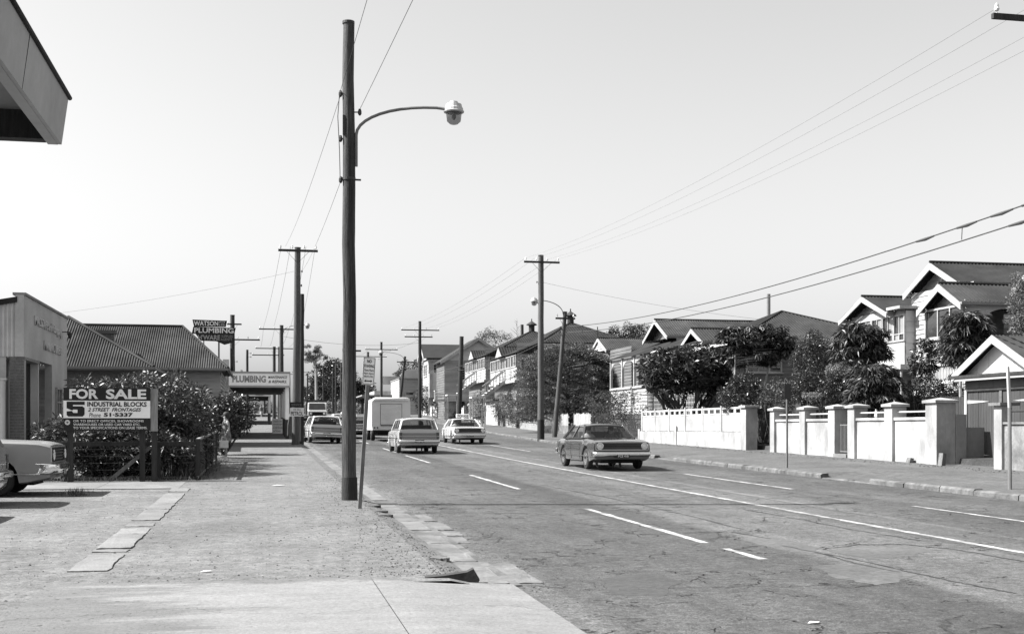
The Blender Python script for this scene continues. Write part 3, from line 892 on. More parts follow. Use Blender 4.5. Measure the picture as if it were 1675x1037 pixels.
# tar-sealed joints and edges of old patches in the carriageway
for pts in ([(1543, 896), (1600, 905), (1700, 923)], [(1347, 905), (1420, 920), (1505, 939), (1580, 955), (1660, 970)], [(1345, 898), (1402, 891), (1478, 890), (1543, 897)], [(1217, 833), (1300, 848), (1388, 865), (1505, 884)],
            [(1280, 893), (1345, 905), (1400, 922), (1470, 935)], [(1120, 872), (1193, 869), (1261, 881)], [(880, 792), (1000, 815), (1120, 842), (1217, 866)]):
    P_ = [G(a, b, 0.0) for a, b in pts]; mb = MB()
    fine_ = []
    for i in range(len(P_)-1):
        for k in range(6): fine_.append(P_[i].lerp(P_[i+1], k/6) + V(random.uniform(-.02, .02), random.uniform(-.05, .05), 0))
    fine_.append(P_[-1])
    for i, p in enumerate(fine_):
        d_ = (fine_[min(i+1, len(fine_)-1)] - fine_[max(i-1, 0)]); d_.z = 0; d_.normalize(); n_ = V(-d_.y, d_.x, 0)*random.uniform(.008, .026)
        for q in (p-n_, p+n_): mb.v.append((q.x, q.y, zr(q.y)+0.004))
    for i in range(len(fine_)-1): mb.f.append((2*i, 2*i+1, 2*i+3, 2*i+2))
    mb.build('tar_seal', 'tar_seal', road)

# old repair patches in the asphalt
for mat, pts in (('patch_dark', [(985, 945), (1060, 938), (1110, 952), (1085, 975), (1000, 972)]), ('patch_pale', [(1215, 882), (1262, 878), (1345, 896), (1330, 905), (1268, 899)]), ('patch_pale', [(1352, 900), (1402, 893), (1478, 892), (1535, 899), (1490, 908), (1420, 915)]),
                 ('patch_dark', [(690, 768), (735, 765), (760, 774), (715, 780)]), ('patch_pale', [(1330, 925), (1420, 921), (1500, 940), (1440, 958), (1370, 945)])):
    P_ = [G(a, b, 0.0) for a, b in pts]; n_ = len(P_); ring_ = []
    for i in range(n_):
        for k in range(6):
            p = P_[i].lerp(P_[(i+1) % n_], k/6); ring_.append((p.x+random.uniform(-.05, .05), p.y+random.uniform(-.06, .06)))
    mb = MB().poly(*[(a, b, zr(b)+0.0022) for a, b in ring_]); mb.build('repair_patch', mat, road)

# ------------------------------------------------------------------ utility poles, street lamps, wires
def make_pole(name, label, x, y, h, r0, r1, lean=(0, 0), arms=(), lamp=None, mat='pole_wood', tar=0.45, dzb=0.08, group=None, cat='pole', knobs=(), bands=(), detail=True, seg=14):
    z0 = zr(y) + dzb
    t = thing(name, label, cat, (x, y, z0), 0, group)
    at = lambda z: V(x + lean[0]*z/h, y + lean[1]*z/h, z0 + z)
    n = 9
    mb = MB()
    pts = [at(-0.35 + (h+0.35)*i/n) + V(random.uniform(-.012,.012), random.uniform(-.012,.012), 0) for i in range(n+1)]
    mb.tube(pts, [r0 + (r1-r0)*i/n + random.uniform(-.004, .004) for i in range(n+1)], seg)
    mb.build('shaft', mat, t, smooth=True)
    if tar:
        MB().tube([at(-0.3), at(tar*0.6), at(tar)], [r0+0.012, r0+0.010, r0+0.004], seg).build('tarred_base', 'tar_wood', t, smooth=True)
    if detail:
        MB().tube([at(h-0.01), at(h+0.035)], [r1+0.012, r1+0.012], seg).build('pole_cap', 'black_metal', t)
    for az, a0, a1, nins in arms:
        p = at(az)
        ab = MB().bar(p + V(a0, -r1-0.05, 0), p + V(a1, -r1-0.05, 0), 0.09, 0.11).build('crossarm', 'dark_timber', t)
        for s in (-1, 1):
            if detail: MB().bar(p + V(s*0.55*min(1, a1), -r1-0.04, -0.05), p + V(s*0.06, -r1-0.02, -0.55), 0.03, 0.012).build('brace', 'black_metal', t)
        for i in range(nins):
            ix = a0 + 0.1 + (a1-a0-0.2)*i/max(1, nins-1)
            if abs(ix) < 0.12: ix += 0.25
            MB().lathe([(0.012, 0.05), (0.012, 0.12), (0.05, 0.12), (0.058, 0.16), (0.035, 0.19), (0.045, 0.22), (0.02, 0.27)], p + V(ix, -r1-0.05, 0), 8).build('insulator', 'insulator', ab, smooth=True)
    for kz, kx in knobs:
        p = at(kz)
        MB().tube([p + V(math.copysign(r1*0.8, kx), 0, 0), p + V(kx, -0.02, 0)], 0.012, 6).lathe([(0.015, -0.06), (0.034, -0.03), (0.034, 0.02), (0.02, 0.06)], p + V(kx, -0.02, 0), 8).build('knob_insulator', 'black_metal', t)
    for bz in bands:
        MB().tube([at(bz), at(bz+0.05)], r0*0.82+0.014, seg).box(x+r0*0.7, x+r0*0.8+0.1, y-0.012, y+0.012, z0+bz, z0+bz+0.03).build('strap', 'black_metal', t)
    if lamp:
        lz, reach, rise, drop, size = lamp
        s = 1 if reach > 0 else -1; rc = abs(reach)
        pts = []
        base = at(lz)
        rr = r1 + 0.035
        pts.append(base + V(s*rr, -0.04, -drop)); pts.append(base + V(s*rr, -0.04, -drop*0.45))
        for i in range(1, 11):
            a = math.pi/2 * i/10
            pts.append(base + V(s*(rr + (rc-rr-0.25)*(1-math.cos(a))), -0.04, -drop*0.45 + (rise+drop*0.45)*math.sin(a)))
        end = base + V(s*(rc-0.02), -0.04, rise-0.02); pts.append(end)
        MB().tube(pts, 0.028, 8).build('lamp_arm', 'grey_metal', t, smooth=True)
        c = end + V(s*0.1, 0, 0.0)
        k = size
        la = MB().lathe([(0.05*k, 0.22*k), (0.10*k, 0.21*k), (0.11*k, 0.16*k), (0.2*k, 0.14*k), (0.22*k, 0.06*k), (0.24*k, 0.03*k), (0.25*k, -0.03*k), (0.27*k, -0.045*k), (0.26*k, -0.07*k), (0.19*k, -0.075*k)], c, 18).build('lamp_hood', 'pale_metal', t, smooth=False)
        MB().lathe([(0.19*k, -0.07*k), (0.205*k, -0.10*k), (0.18*k, -0.3*k), (0.1*k, -0.37*k), (0.02*k, -0.39*k)], c, 18).build('lamp_bowl', 'lamp_bowl', la, smooth=True)
        MB().lathe([(0.05*k, -0.08*k), (0.06*k, -0.2*k), (0.02*k, -0.26*k)], c, 10).build('bulb', 'lamp_glass', la, smooth=True)
    return t, at

P1, P1at = make_pole('street_lamp', 'tall near timber pole with curved arm and round street lamp, by the kerb', 1.55, 22.53, 8.72, 0.136, 0.10,
    lean=(-0.02, 0), lamp=(7.15, 1.86, 0.1, 1.05, 0.72), tar=0.42, cat='street lamp', mat='pole_wood',
    knobs=((7.42, -0.15), (6.6, -0.15), (5.85, -0.15), (7.1, 0.2)), bands=(5.85, 2.72), seg=20)
MB().tube([P1at(7.4)+V(-.17,-.03,0), P1at(7.0)+V(-.2,-.03,0), P1at(6.4)+V(-.17,-.02,0), P1at(5.9)+V(-.16,-.02,0)], 0.008, 5).build('cable', 'wire', P1)
MB().box(1.55-0.13, 1.55-0.09, 22.44, 22.5, zr(22.5)+6.75, zr(22.5)+7.1).build('fuse_box', 'black_metal', P1)
P2, P2at = make_pole('utility_pole', 'tall weathered timber pole with crossarm and petrol board beside awning post', 1.58, 61.6, 9.75, 0.20, 0.15, lean=(0.10, 0),
    arms=((9.6, -0.95, 0.98, 4),), tar=0.0, mat='pole_wood_grey', knobs=((8.6, 0.22), (7.9, 0.2)))
P2b, _ = make_pole('timber_pole', 'dark bare pole close behind the pole with the petrol board', 1.93, 64.0, 7.7, 0.13, 0.11, lean=(0.04, 0), tar=0.0, mat='dark_timber', detail=False)
P3, P3at = make_pole('utility_pole', 'timber pole with crossarm and lamp arm seen above the plumbing awning', 1.63, 113, 9.2, 0.22, 0.17,
    arms=((8.85, -2.0, 2.0, 4),), lamp=(8.85, 2.25, 0.45, 0.3, 0.9), tar=0.8, mat='pole_wood')
P4, P4at = make_pole('utility_pole', 'double crossarm pole just left of the awning lamp pole', 1.3, 150, 8.8, 0.22, 0.18, arms=((8.6, -2.2, 2.4, 3), (7.8, -2.6, 1.2, 3)), tar=0, mat='pole_wood')
P5, P5at = make_pole('utility_pole', 'slim far pole with one crossarm next to the double crossarm pole', 2.0, 158, 9.1, 0.2, 0.15, arms=((8.9, -1.2, 2.2, 3),), tar=0, mat='dark_timber')
P6, P6at = make_pole('utility_pole', 'short far pole with two crossarms just over the plumbing awning', 0.2, 205, 6.8, 0.2, 0.16, arms=((6.5, -1.6, 1.6, 2), (5.4, -3.0, 2.4, 2)), tar=0, mat='dark_timber')
P7, P7at = make_pole('utility_pole', 'pole with long crossarm half hidden behind the rooftop plumbing sign', -2.35, 98, 9.0, 0.22, 0.18, arms=((7.1, -0.5, 2.1, 4), (8.3, -0.4, 0.7, 1)), tar=0, mat='pole_wood', knobs=((5.4, 0.35),))
P7b, _ = make_pole('timber_pole', 'low pole stub with fittings right of the rooftop sign pole', -1.3, 104, 6.6, 0.12, 0.1, tar=0, mat='dark_timber', knobs=((6.3, 0.3), (6.0, 0.3)), detail=False)

T1, T1at = make_pole('utility_pole', 'tall grey pole with crossarm on the far kerb by the conifer', 15.95, 69.9, 10.75, 0.20, 0.155, arms=((10.35, -1.05, 1.08, 4),), tar=1.15, mat='pole_wood_grey', dzb=0.12,
    knobs=((9.2, -0.24), (8.0, -0.22)))
L1, L1at = make_pole('street_lamp', 'leaning pole with crossarm and arched lamp in front of the conifer', 17.75, 74.0, 7.75, 0.16, 0.12, lean=(0.62, -0.3),
    arms=((7.35, -0.62, 0.62, 2),), lamp=(7.7, -1.9, 0.75, 0.1, 0.85), tar=0, mat='pole_wood', cat='street lamp', dzb=0.15, knobs=((6.8, -0.25), (6.5, -0.3)))
T2, T2at = make_pole('utility_pole', 'tall dark pole with crossarm behind the moving station wagon', 15.9, 126, 10.6, 0.2, 0.15, arms=((9.7, -1.95, 2.0, 4), (9.0, -1.6, 1.3, 4)), tar=0.0, mat='dark_timber', dzb=0.12)
L2, L2at = make_pole('timber_pole', 'thick leaning dark pole above the roof sign of the oncoming white sedan', 17.75, 112, 8.3, 0.24, 0.19, lean=(0.28, 0), tar=0, mat='dark_timber', dzb=0.15, knobs=((5.6, -0.35), (5.2, -0.3)))
T3, T3at = make_pole('utility_pole', 'far pole with crossarm left of the arched lamp, over the van', 15.7, 166, 10.2, 0.2, 0.16, arms=((9.2, -2.2, 2.2, 3),), tar=0, mat='pole_wood', dzb=0.12, knobs=((7.9, -0.35),))
T4, T4at = make_pole('utility_pole', 'far grey pole with crossarm above the no standing sign', 15.9, 190, 9.7, 0.25, 0.2, arms=((9.0, -2.8, 2.9, 3),), tar=0, mat='pole_wood_grey', dzb=0.12)
L3, L3at = make_pole('street_lamp', 'far leaning pole with crossarm and arched lamp over the van roof', 17.0, 157, 8.0, 0.2, 0.15, lean=(0.9, 0), arms=((7.3, -1.0, 1.2, 2),), lamp=(7.8, -3.0, 0.75, 0.1, 1.2), tar=0, mat='dark_timber', cat='street lamp', dzb=0.12)
T0, T0at = make_pole('utility_pole', 'near pole standing out of the picture, its crossarm end reaching in at the top right', 16.15, 23.1, 10.9, 0.18, 0.14, arms=((9.80, -1.3, 1.3, 4),), tar=0.5, mat='pole_wood_grey', dzb=0.15)
L0, L0at = make_pole('timber_pole', 'service pole beyond the right edge that carries the two thick cables', 18.4, 21.0, 8.4, 0.16, 0.12, tar=0, mat='pole_wood', dzb=0.2)
far = [(8.0, 255, 9.0, 'first'), (9.2, 262, 8.6, ''), (12.8, 268, 10.5, ''), (14.2, 246, 10.6, ''), (15.6, 252, 10.5, ''), (15.2, 275, 9.4, ''), (16.6, 260, 9.2, ''), (6.2, 240, 7.4, ''), (5.2, 250, 8.4, '')]
for i, (x, y, h, _s) in enumerate(far):
    t_, a_ = make_pole('utility_pole', 'slim far pole in the cluster at the end of the street', x, y, h, 0.2, 0.15, arms=((h-0.5, -2.2, 2.2, 0),) if i % 3 != 1 else (), tar=0, mat='dark_timber', detail=False, group='far poles at the end of the street', seg=8)

def wire(p, q, sag, label, r=0.007, group=None, mat='wire', n=18):
    p, q = Vector(p), Vector(q)
    mb = MB()
    o = (p+q)/2
    mb.tube([p.lerp(q, i/n) - V(0, 0, sag*4*(i/n)*(1-i/n)) for i in range(n+1)], r, 5)
    w = mb.build('overhead_wire', mat, None, org=o)
    return tag(w, label, 'wire', group)
def armpt(at, az, dx, r1=0.15): return at(az) + V(dx, -r1-0.05, 0.2)
wire(P1at(7.1)+V(.2,-.02,.05), (3.4, -15, 7.9), 0.15, 'thin wire rising from the near lamp pole to the right of its top', 0.0045)
wire(P1at(7.42)+V(-.15,-.02,.05), (2.0, -15, 8.1), 0.1, 'thin wire passing close behind the top of the near lamp pole', 0.0045)
wire(P1at(7.42)+V(-.15,-.02,-.03), armpt(P2at, 9.6, -0.6), 0.25, 'thin wire running from the near lamp pole to the petrol board pole, outer one', 0.0045)
wire(P1at(5.85)+V(-.15,-.02,-.03), P2at(8.6)+V(.2,0,0), 0.2, 'lower thin wire from the near lamp pole to the petrol board pole', 0.004)
POSN = ('leftmost', 'second from left', 'third from left', 'rightmost')
for k, dx in enumerate((-0.8, -0.35, 0.4, 0.85)):
    wire(armpt(P2at, 9.6, dx), armpt(P3at, 8.85, dx*2), 0.35, POSN[k] + ' wire between the petrol board pole and the lamp pole beyond', 0.008, 'wires from petrol board pole to next pole')
for k, dx in enumerate((-1.6, -0.6, 0.7, 1.7)):
    wire(armpt(P3at, 8.85, dx), armpt(P4at, 8.6, dx), 0.4, POSN[k] + ' thin wire above the shop awnings beyond the lamp pole', 0.011, 'wires above the shop awnings')
wire(P2at(8.6)+V(-.15,0,0), (-22, 74, 7.2), 0.6, 'thin wire crossing above the iron roofed house on the left', 0.005)
for k, dx in enumerate((-1.0, -0.45, 0.45, 0.95)):
    wire(armpt(T1at, 10.35, dx), armpt(T0at, 9.80, dx*1.15), 0.55, ('uppermost', 'second highest', 'third highest', 'lowest')[k] + ' thin wire running from the conifer pole to the top right', 0.0038, 'high wires on the right', mat='wire_grey')
for k, dx in enumerate((-1.0, -0.45, 0.45, 0.95)):
    wire(armpt(T1at, 10.35, dx), armpt(T2at, 9.7, dx*1.7), 0.5, POSN[k] + ' wire between the conifer pole and the pole behind the wagon', 0.005, 'wires beyond the conifer pole')
for k, (za, zb) in enumerate(((6.85, 6.95), (6.5, 6.55))):
    a_ = L1at(za)+V(0.1, -.1, 0); b_ = L0at(zb)+V(0.0, 0.1, 0)
    w = wire(a_, b_, 0.75, ('upper' if k == 0 else 'lower') + ' of the two thick sagging cables on the right', 0.020, n=30)
    og = ORG[w.name]
    tt = [0.79, 0.83, 0.86, 0.885, 0.905, 0.92] if k == 0 else [0.875, 0.895, 0.915, 0.935]
    for t_ in tt:
        P_ = a_.lerp(b_, t_) - V(0,0,0.75*4*t_*(1-t_)); Q_ = a_.lerp(b_, t_+0.018) - V(0,0,0.75*4*(t_+0.018)*(1-t_-0.018))
        MB().tube([P_, P_.lerp(Q_, .5)-V(0,0,.015), Q_], [0.03, 0.048, 0.026], 6).build('cable_splice', 'wire', w)
    if k == 0:
        t_ = 0.835; P_ = a_.lerp(b_, t_) - V(0,0,3*t_*(1-t_))
        MB().tube([P_, P_ - V(0.02, 0, 0.36)], 0.012, 5).build('jumper', 'wire', w)
    else:
        t_ = 0.9; P_ = a_.lerp(b_, t_) - V(0,0,3*t_*(1-t_))
        MB().tube([P_, P_ - V(0.02, 0, 0.2)], 0.016, 5).build('jumper', 'wire', w)
wire(L1at(6.8)+V(-.2,0,0), L2at(5.6)+V(-.2,0,0), 0.5, 'cable sagging from the leaning lamp pole across the hipped roofs, upper one', 0.018)
wire(L1at(6.5)+V(-.2,0,0), L2at(5.2)+V(-.2,0,0), 0.5, 'cable sagging from the leaning lamp pole across the hipped roofs, lower one', 0.018)
wire(L2at(5.6), L3at(6.6), 0.5, 'cable between the thick leaning pole and the far arched lamp', 0.02)
wire(T1at(9.2)+V(.1,0,0), (27, 62, 7.4), 0.2, 'thin service wire from the conifer pole to the gabled house', 0.007)
wire(armpt(P3at, 8.0, 0.2), T2at(8.4), 0.5, 'thin wire crossing the street above the van', 0.012)
wire(T2at(8.8), T3at(9.0), 0.3, 'upper far wire between the poles over the van', 0.012)
for dx in (-1.6, 1.6):
    wire(armpt(T3at, 9.2, dx), armpt(T4at, 9.0, dx), 0.3, ('left' if dx < 0 else 'right') + ' far wire between the two poles above the no standing sign', 0.012, 'far wires above the no standing sign')

for k in range(9):      # drying splits in the near pole
    a = random.uniform(-2.6, -0.3); zs_ = random.uniform(.8, 6.0); ln_ = random.uniform(.7, 2.2); sp_ = MB(); n_ = 7; w_ = random.uniform(.004, .010)
    pr = []
    for i in range(n_+1):
        z_ = zs_+ln_*i/n_; r_ = .136+(.10-.136)*(z_+.35)/9.07 + .0035; ai = a+random.uniform(-.03, .03); ww = w_*math.sin(math.pi*(i+.3)/(n_+.6))/r_
        c_ = P1at(z_)
        pr.append((c_+V(math.cos(ai-ww)*r_, math.sin(ai-ww)*r_, 0), c_+V(math.cos(ai+ww)*r_, math.sin(ai+ww)*r_, 0)))
    for (p0, p1), (q0, q1) in zip(pr[:-1], pr[1:]): sp_.add([p0, p1, q1, q0], [(0, 1, 2, 3)])
    sp_.build('split', 'tar_wood', P1)

# ------------------------------------------------------------------ roadside signs
# leaning no-standing sign
zb = zr(20.43)+0.083
sg = thing('parking_sign', 'leaning post with white no standing sign beside the near pole', 'sign', (1.56, 20.43, zb))
top = V(1.56+0.175, 20.43, zb+2.5)
foot = V(1.56, 20.43, zb-0.2)
ax = (top-foot).normalized()
MB().bar(foot, top, 0.062, 0.045, up=(0,1,0)).build('post', 'old_timber', sg, bevel=0.004)
rt = V(ax.z, 0, -ax.x)
c = top - ax*0.215 + V(0, -0.036, 0)
pw, ph = 0.205, 0.455
pb = MB().prism([c - rt*pw/2 - ax*ph/2, c + rt*pw/2 - ax*ph/2, c + rt*pw/2 + ax*ph/2, c - rt*pw/2 + ax*ph/2], (0, 0.006, 0)).build('sign_plate', 'sign_white', sg)
fr = MB(); k = V(0, -0.003, 0)
corners = [c - rt*(pw/2-.012) - ax*(ph/2-.012), c + rt*(pw/2-.012) - ax*(ph/2-.012), c + rt*(pw/2-.012) + ax*(ph/2-.012), c - rt*(pw/2-.012) + ax*(ph/2-.012)]
for i in range(4): fr.bar(corners[i]+k, corners[(i+1) % 4]+k, 0.006, 0.003, up=(0,1,0))
fr.build('border', 'sign_black', pb)
def on(dx, dz_): return c + rt*dx + ax*dz_ + V(0, 0.0, 0)
for s, w_, h_, z_, bo in (('NO', 0.075, 0.055, 0.135, 0.03), ('STANDING', 0.165, 0.048, 0.06, 0.02), ('7am-9am', 0.155, 0.04, -0.005, 0.012), ('4pm-6pm', 0.155, 0.04, -0.062, 0.012), ('MON-FRI', 0.14, 0.028, -0.105, 0.01)):
    text(s, pb, 'sign_black', on(-w_/2, z_), rt, ax, w_, h_, bold=bo, depth=0, off=0.004)
a0 = on(0, -0.165) + V(0, -0.004, 0)
MB().poly(a0-rt*.068, a0-rt*.04+ax*.022, a0-rt*.04+ax*.008, a0+rt*.04+ax*.008, a0+rt*.04+ax*.022, a0+rt*.068, a0+rt*.04-ax*.022, a0+rt*.04-ax*.008, a0-rt*.04-ax*.008, a0-rt*.04-ax*.022).build('arrow', 'sign_black', pb)

# petrol board on the second pole
pb = thing('petrol_board', 'small white petrol board fixed to the weathered pole by the awning', 'sign', (1.58, 61.35, zr(61.6)+1.55))
z0 = 2.15
MB().box(1.30, 1.98, 61.33, 61.36, 2.18, 2.60).build('board', 'sign_white', pb)
MB().box(1.28, 1.96, 61.325, 61.36, 2.63, 2.88).build('top_board', 'sign_black', pb)
text('PETROL', pb, 'sign_black', (1.34, 61.33, 2.22), (1,0,0), (0,0,1), 0.6, 0.2, bold=0.02, depth=0)
text('WE SELL', pb, 'sign_black', (1.45, 61.33, 2.47), (1,0,0), (0,0,1), 0.38, 0.09, bold=0.0, depth=0)
text('SERVICE', pb, 'letter_grey', (1.36, 61.325, 2.70), (1,0,0), (0,0,1), 0.5, 0.1, bold=0.0, depth=0)

# bare posts on the far kerb
p = V(14.95, 33.3, zr(33.3)+0.12)
t_ = thing('sign_post', 'dark thin metal post on the far kerb before the pillared white wall', 'post', p)
MB().tube([p-V(0,0,.2), p+V(0,0,2.3)], 0.032, 8).build('post', 'grey_metal', t_, smooth=True)
MB().box(p.x-.1, p.x+.1, p.y-.05, p.y-.042, p.z+2.0, p.z+2.45).box(p.x-.03,p.x+.03,p.y-.042,p.y,p.z+2.1,p.z+2.4).build('sign_plate', 'black_metal', t_)
p = V(15.15, 22.75, zr(22.75)+0.12)
t_ = thing('sign_post', 'pale topped metal post on the far kerb at the right edge, before the garage', 'post', p)
MB().tube([p-V(0,0,.2), p+V(-.01,0,1.7)], 0.04, 8).build('lower_post', 'grey_metal', t_, smooth=True)
MB().tube([p+V(-.01,0,1.7), p+V(-.05,0,2.55)], 0.036, 8).build('upper_post', 'pale_metal', t_, smooth=True)

# ------------------------------------------------------------------ left side
# canopy corner overhead
cx, cy, cz = -1.13, 7.37, 3.22
cn = thing('canopy', 'corner of a pale flat canopy with dark soffit hanging in at the top left', 'canopy', (-4.6, 5.0, zr(5)+0.08))
MB().prism([(cx, cy, cz), (cx+0.035, cy+0.01, cz+0.265), (cx+0.01, cy, cz+0.265), (cx-0.025, cy, cz)], (0, -10, 0)).build('fascia', 'grey_render', cn)
MB().tube([(cx+0.04, cy+0.03, cz+0.275), (cx+0.04, cy-10, cz+0.275)], 0.014, 8).build('capping', 'dark_timber', cn, smooth=True)
MB().prism([(cx-0.02, cy, cz-0.002), (cx-0.075, cy, cz-0.002), (cx-0.075, cy, cz+0.05), (cx-0.02, cy, cz+0.05)], (0, -10, 0)).build('edge_beam', 'grey_render', cn)
MB().box(-6, cx-0.08, cy-0.12, cy-0.022, cz+0.002, cz+0.17).build('end_beam', 'dark_timber', cn)
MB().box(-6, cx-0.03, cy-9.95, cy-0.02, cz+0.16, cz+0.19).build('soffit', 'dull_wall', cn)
MB().box(-6, cx-0.0, cy-10, cy-0.005, cz+0.24, cz+0.262).build('roof_sheet', 'iron_roof', cn)
for yy in (5.0, -1.0):
    MB().tube([(-4.6, yy, zr(yy)+0.05), (-4.6, yy, cz+0.17)], 0.06, 10).build('post', 'grey_metal', cn)

for yy in (6.2, 5.0, 3.8):
    MB().prism([(cx+.001, yy, cz), (cx+.037, yy, cz+.262), (cx+.034, yy, cz+.262), (cx-.002, yy, cz)], (0, -.006, 0)).build('fascia_joint', 'dark_timber', cn)

# workshop with rendered parapet front
FX = -7.5
wk = thing('workshop', 'rendered workshop with raised lettering on its parapet and iron side wall', 'building', (FX-3, 46, zr(46)+0.07))
gz = zr(45)
MB().prism([(FX, 41.5, 3.88), (FX, 50.2, 3.88), (FX, 50.2, 5.85), (FX, 41.5, 5.85)], (-0.25, 0, 0)).build('parapet_wall', 'grey_render', wk)
MB().prism([(FX+0.06, 41.42, 5.85), (FX+0.06, 50.28, 5.85), (FX+0.06, 50.28, 5.93), (FX+0.06, 41.42, 5.93)], (-0.4, 0, 0)).build('coping', 'dull_wall', wk)
text('MACSTAPE and Company', wk, 'cream_paint', (FX, 43.2, 4.96), (0,1,0), (0,0,1), 5.5, 0.4, depth=0.05, off=0.0, bold=0.01)
text('MANUFACTURERS', wk, 'cream_paint', (FX, 45.0, 4.33), (0,1,0), (0,0,1), 3.6, 0.32, depth=0.05, off=0.0, bold=0.01)
MB().box(FX-0.25, FX, 46.75, 50.2, gz-0.2, 3.88).build('front_wall', 'grey_render', wk)
MB().box(FX-0.75, FX-0.55, 41.5, 44.3, gz-0.2, 3.88).build('porch_wall', 'grey_render', wk)
MB().box(FX-0.3, FX-0.05, 44.25, 44.4, gz-0.2, 3.88).build('door_post', 'cream_paint', wk)
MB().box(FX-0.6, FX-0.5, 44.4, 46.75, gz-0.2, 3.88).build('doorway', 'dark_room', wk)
MB().box(FX-0.54, FX-0.49, 42.3, 42.75, 1.95, 2.05).build('letter_slot', 'cream_paint', wk)
window(wk, (FX, 47.4), (FX, 48.6), 2.0, 3.1, 2, 2, pane='window_dark')
sw = MB()
corrugated(sw, [(FX-0.25, 41.47, 3.88), (FX-6, 41.47, 3.88), (FX-6, 41.47, 4.6), (FX-0.25, 41.47, 5.72)][::1], 0.13, 0.02)
sw.build('side_sheeting', 'iron_wall', wk)
MB().prism([(FX-0.2, 41.40, 5.62), (FX-6, 41.40, 4.5), (FX-6, 41.40, 4.68), (FX-0.2, 41.40, 5.80)], (0, 9, 0)).build('roof', 'iron_roof_dark', wk)
MB().box(FX-0.25, FX, 41.42, 41.5, 3.88, 5.85).build('corner_trim', 'grey_render', wk)
bp_ = MB().box(FX-0.42, FX-0.02, 41.45, 41.9, gz-0.2, 3.87).build('brick_pier', 'mortar', wk)
for r_ in range(36):
    z_ = gz - 0.1 + r_*0.098
    if z_ > 3.8: break
    x_ = FX-0.435 + (0 if r_ % 2 else -0.11)
    while x_ < FX-0.02:
        a, b = max(x_, FX-0.43), min(x_+0.21, FX-0.01)
        if b-a > 0.03: MB().box(a, b, 41.435, 41.5, z_, z_+0.085).build('brick', 'brick_dark', bp_)
        x_ += 0.222
MB().box(FX-6, FX-0.42, 42.6, 42.7, gz-0.2, 3.88).build('back_wall', 'dull_wall', wk)
MB().box(FX-6, FX, 41.6, 44.3, 3.80, 3.87).build('porch_ceiling', 'dull_wall', wk)
MB().lathe([(0.02, 0.1), (0.08, 0.06), (0.11, -0.02), (0.08, -0.1), (0.02, -0.13)], (FX-0.85, 41.9, 3.58), 12).tube([(FX-0.85, 41.9, 3.66), (FX-0.85, 41.9, 3.82)], 0.02, 6).build('porch_lamp', 'lamp_glass', wk, smooth=True)
sc_ = thing('ribbed_screen', 'white ribbed screen of upright rounded panels at the left edge', 'screen', (FX-1.1, 41.2, zr(41)+0.075))
for i in range(9):
    MB().tube([(FX-0.60-i*0.2, 41.2, zr(41)), (FX-0.60-i*0.2, 41.2, 3.12)], 0.088, 10).build('rib', 'cream_paint', sc_, smooth=True)
MB().box(FX-2.4, FX-0.47, 41.1, 41.3, 3.12, 3.18).build('cap', 'cream_paint', sc_)
fl = MB().lathe([(0.03, 0.0), (0.07, 0.1), (0.09, 0.22)], (FX+0.28, 49.0, 5.0), 10, 'z').tube([(FX, 49.0, 5.25), (FX+0.28, 49.0, 5.25)], 0.02, 6).build('flood_lamp', 'black_metal', wk)

# iron-roofed timber house
hs = thing('timber_house', 'low weatherboard house with corrugated iron hipped roof and brick chimney on the left', 'house', (-6, 60, zr(60)+0.075))
E1, E2 = 4.36, 4.1
mr = MB()
corrugated(mr, [(-13, 58, E1), (-1.6, 58, E1), (-3.9, 62.5, 6.6), (-13, 62.5, 6.6)], 0.105, 0.02)
mr.build('main_roof', 'iron_roof_old', hs)
m2 = MB(); corrugated(m2, [(-1.6, 58, E1), (-1.6, 67, E1), (-3.9, 62.5, 6.6)], 0.105, 0.02); m2.build('hip_roof', 'iron_roof_old', hs)
m2 = MB(); corrugated(m2, [(-13, 67, E1), (-1.6, 67, E1), (-3.9, 62.5, 6.6), (-13, 62.5, 6.6)], 0.2, 0.02); m2.build('back_roof', 'iron_roof_old', hs)
MB().tube([(-1.6, 58, E1+0.03), (-3.9, 62.5, 6.64), (-13, 62.5, 6.64)], 0.06, 6).build('ridge_cap', 'iron_roof', hs)
mr = MB(); corrugated(mr, [(-13, 52, E2), (-4.4, 52, E2), (-8.4, 56.6, 6.45), (-13, 56.6, 6.45)], 0.105, 0.02); mr.build('wing_roof', 'iron_roof_old', hs)
m2 = MB(); corrugated(m2, [(-4.4, 52, E2), (-4.4, 59.5, E2), (-8.4, 61, 6.45), (-8.4, 56.6, 6.45)], 0.105, 0.02); m2.build('wing_side_roof', 'iron_roof_old', hs)
MB().tube([(-4.4, 52, E2+0.03), (-8.4, 56.6, 6.5), (-8.4, 61, 6.5)], 0.06, 6).build('wing_ridge_cap', 'iron_roof', hs)
bm_ = MB(); boards(bm_, [(-4.9, 58.4, 0.9), (-1.95, 58.4, 0.9), (-1.95, 58.4, E1-0.1), (-4.9, 58.4, E1-0.1)], 0.17); bm_.build('front_wall', 'grey_boards', hs)
bm_ = MB(); boards(bm_, [(-13, 52.5, 0.8), (-4.9, 52.5, 0.8), (-4.9, 52.5, E2-0.08), (-13, 52.5, E2-0.08)], 0.17); bm_.build('wing_wall', 'dark_boards', hs)  # darker boards than the other walls: the wing's shade is put into the colour
bm_ = MB(); boards(bm_, [(-4.9, 52.5, 0.8), (-4.9, 58.4, 0.8), (-4.9, 58.4, E2-0.08), (-4.9, 52.5, E2-0.08)], 0.17); bm_.build('wing_side_wall', 'grey_boards', hs)
bm_ = MB(); boards(bm_, [(-1.95, 58.4, 0.9), (-1.95, 66.6, 0.9), (-1.95, 66.6, E1-0.1), (-1.95, 58.4, E1-0.1)], 0.17); bm_.build('street_wall', 'grey_boards', hs)
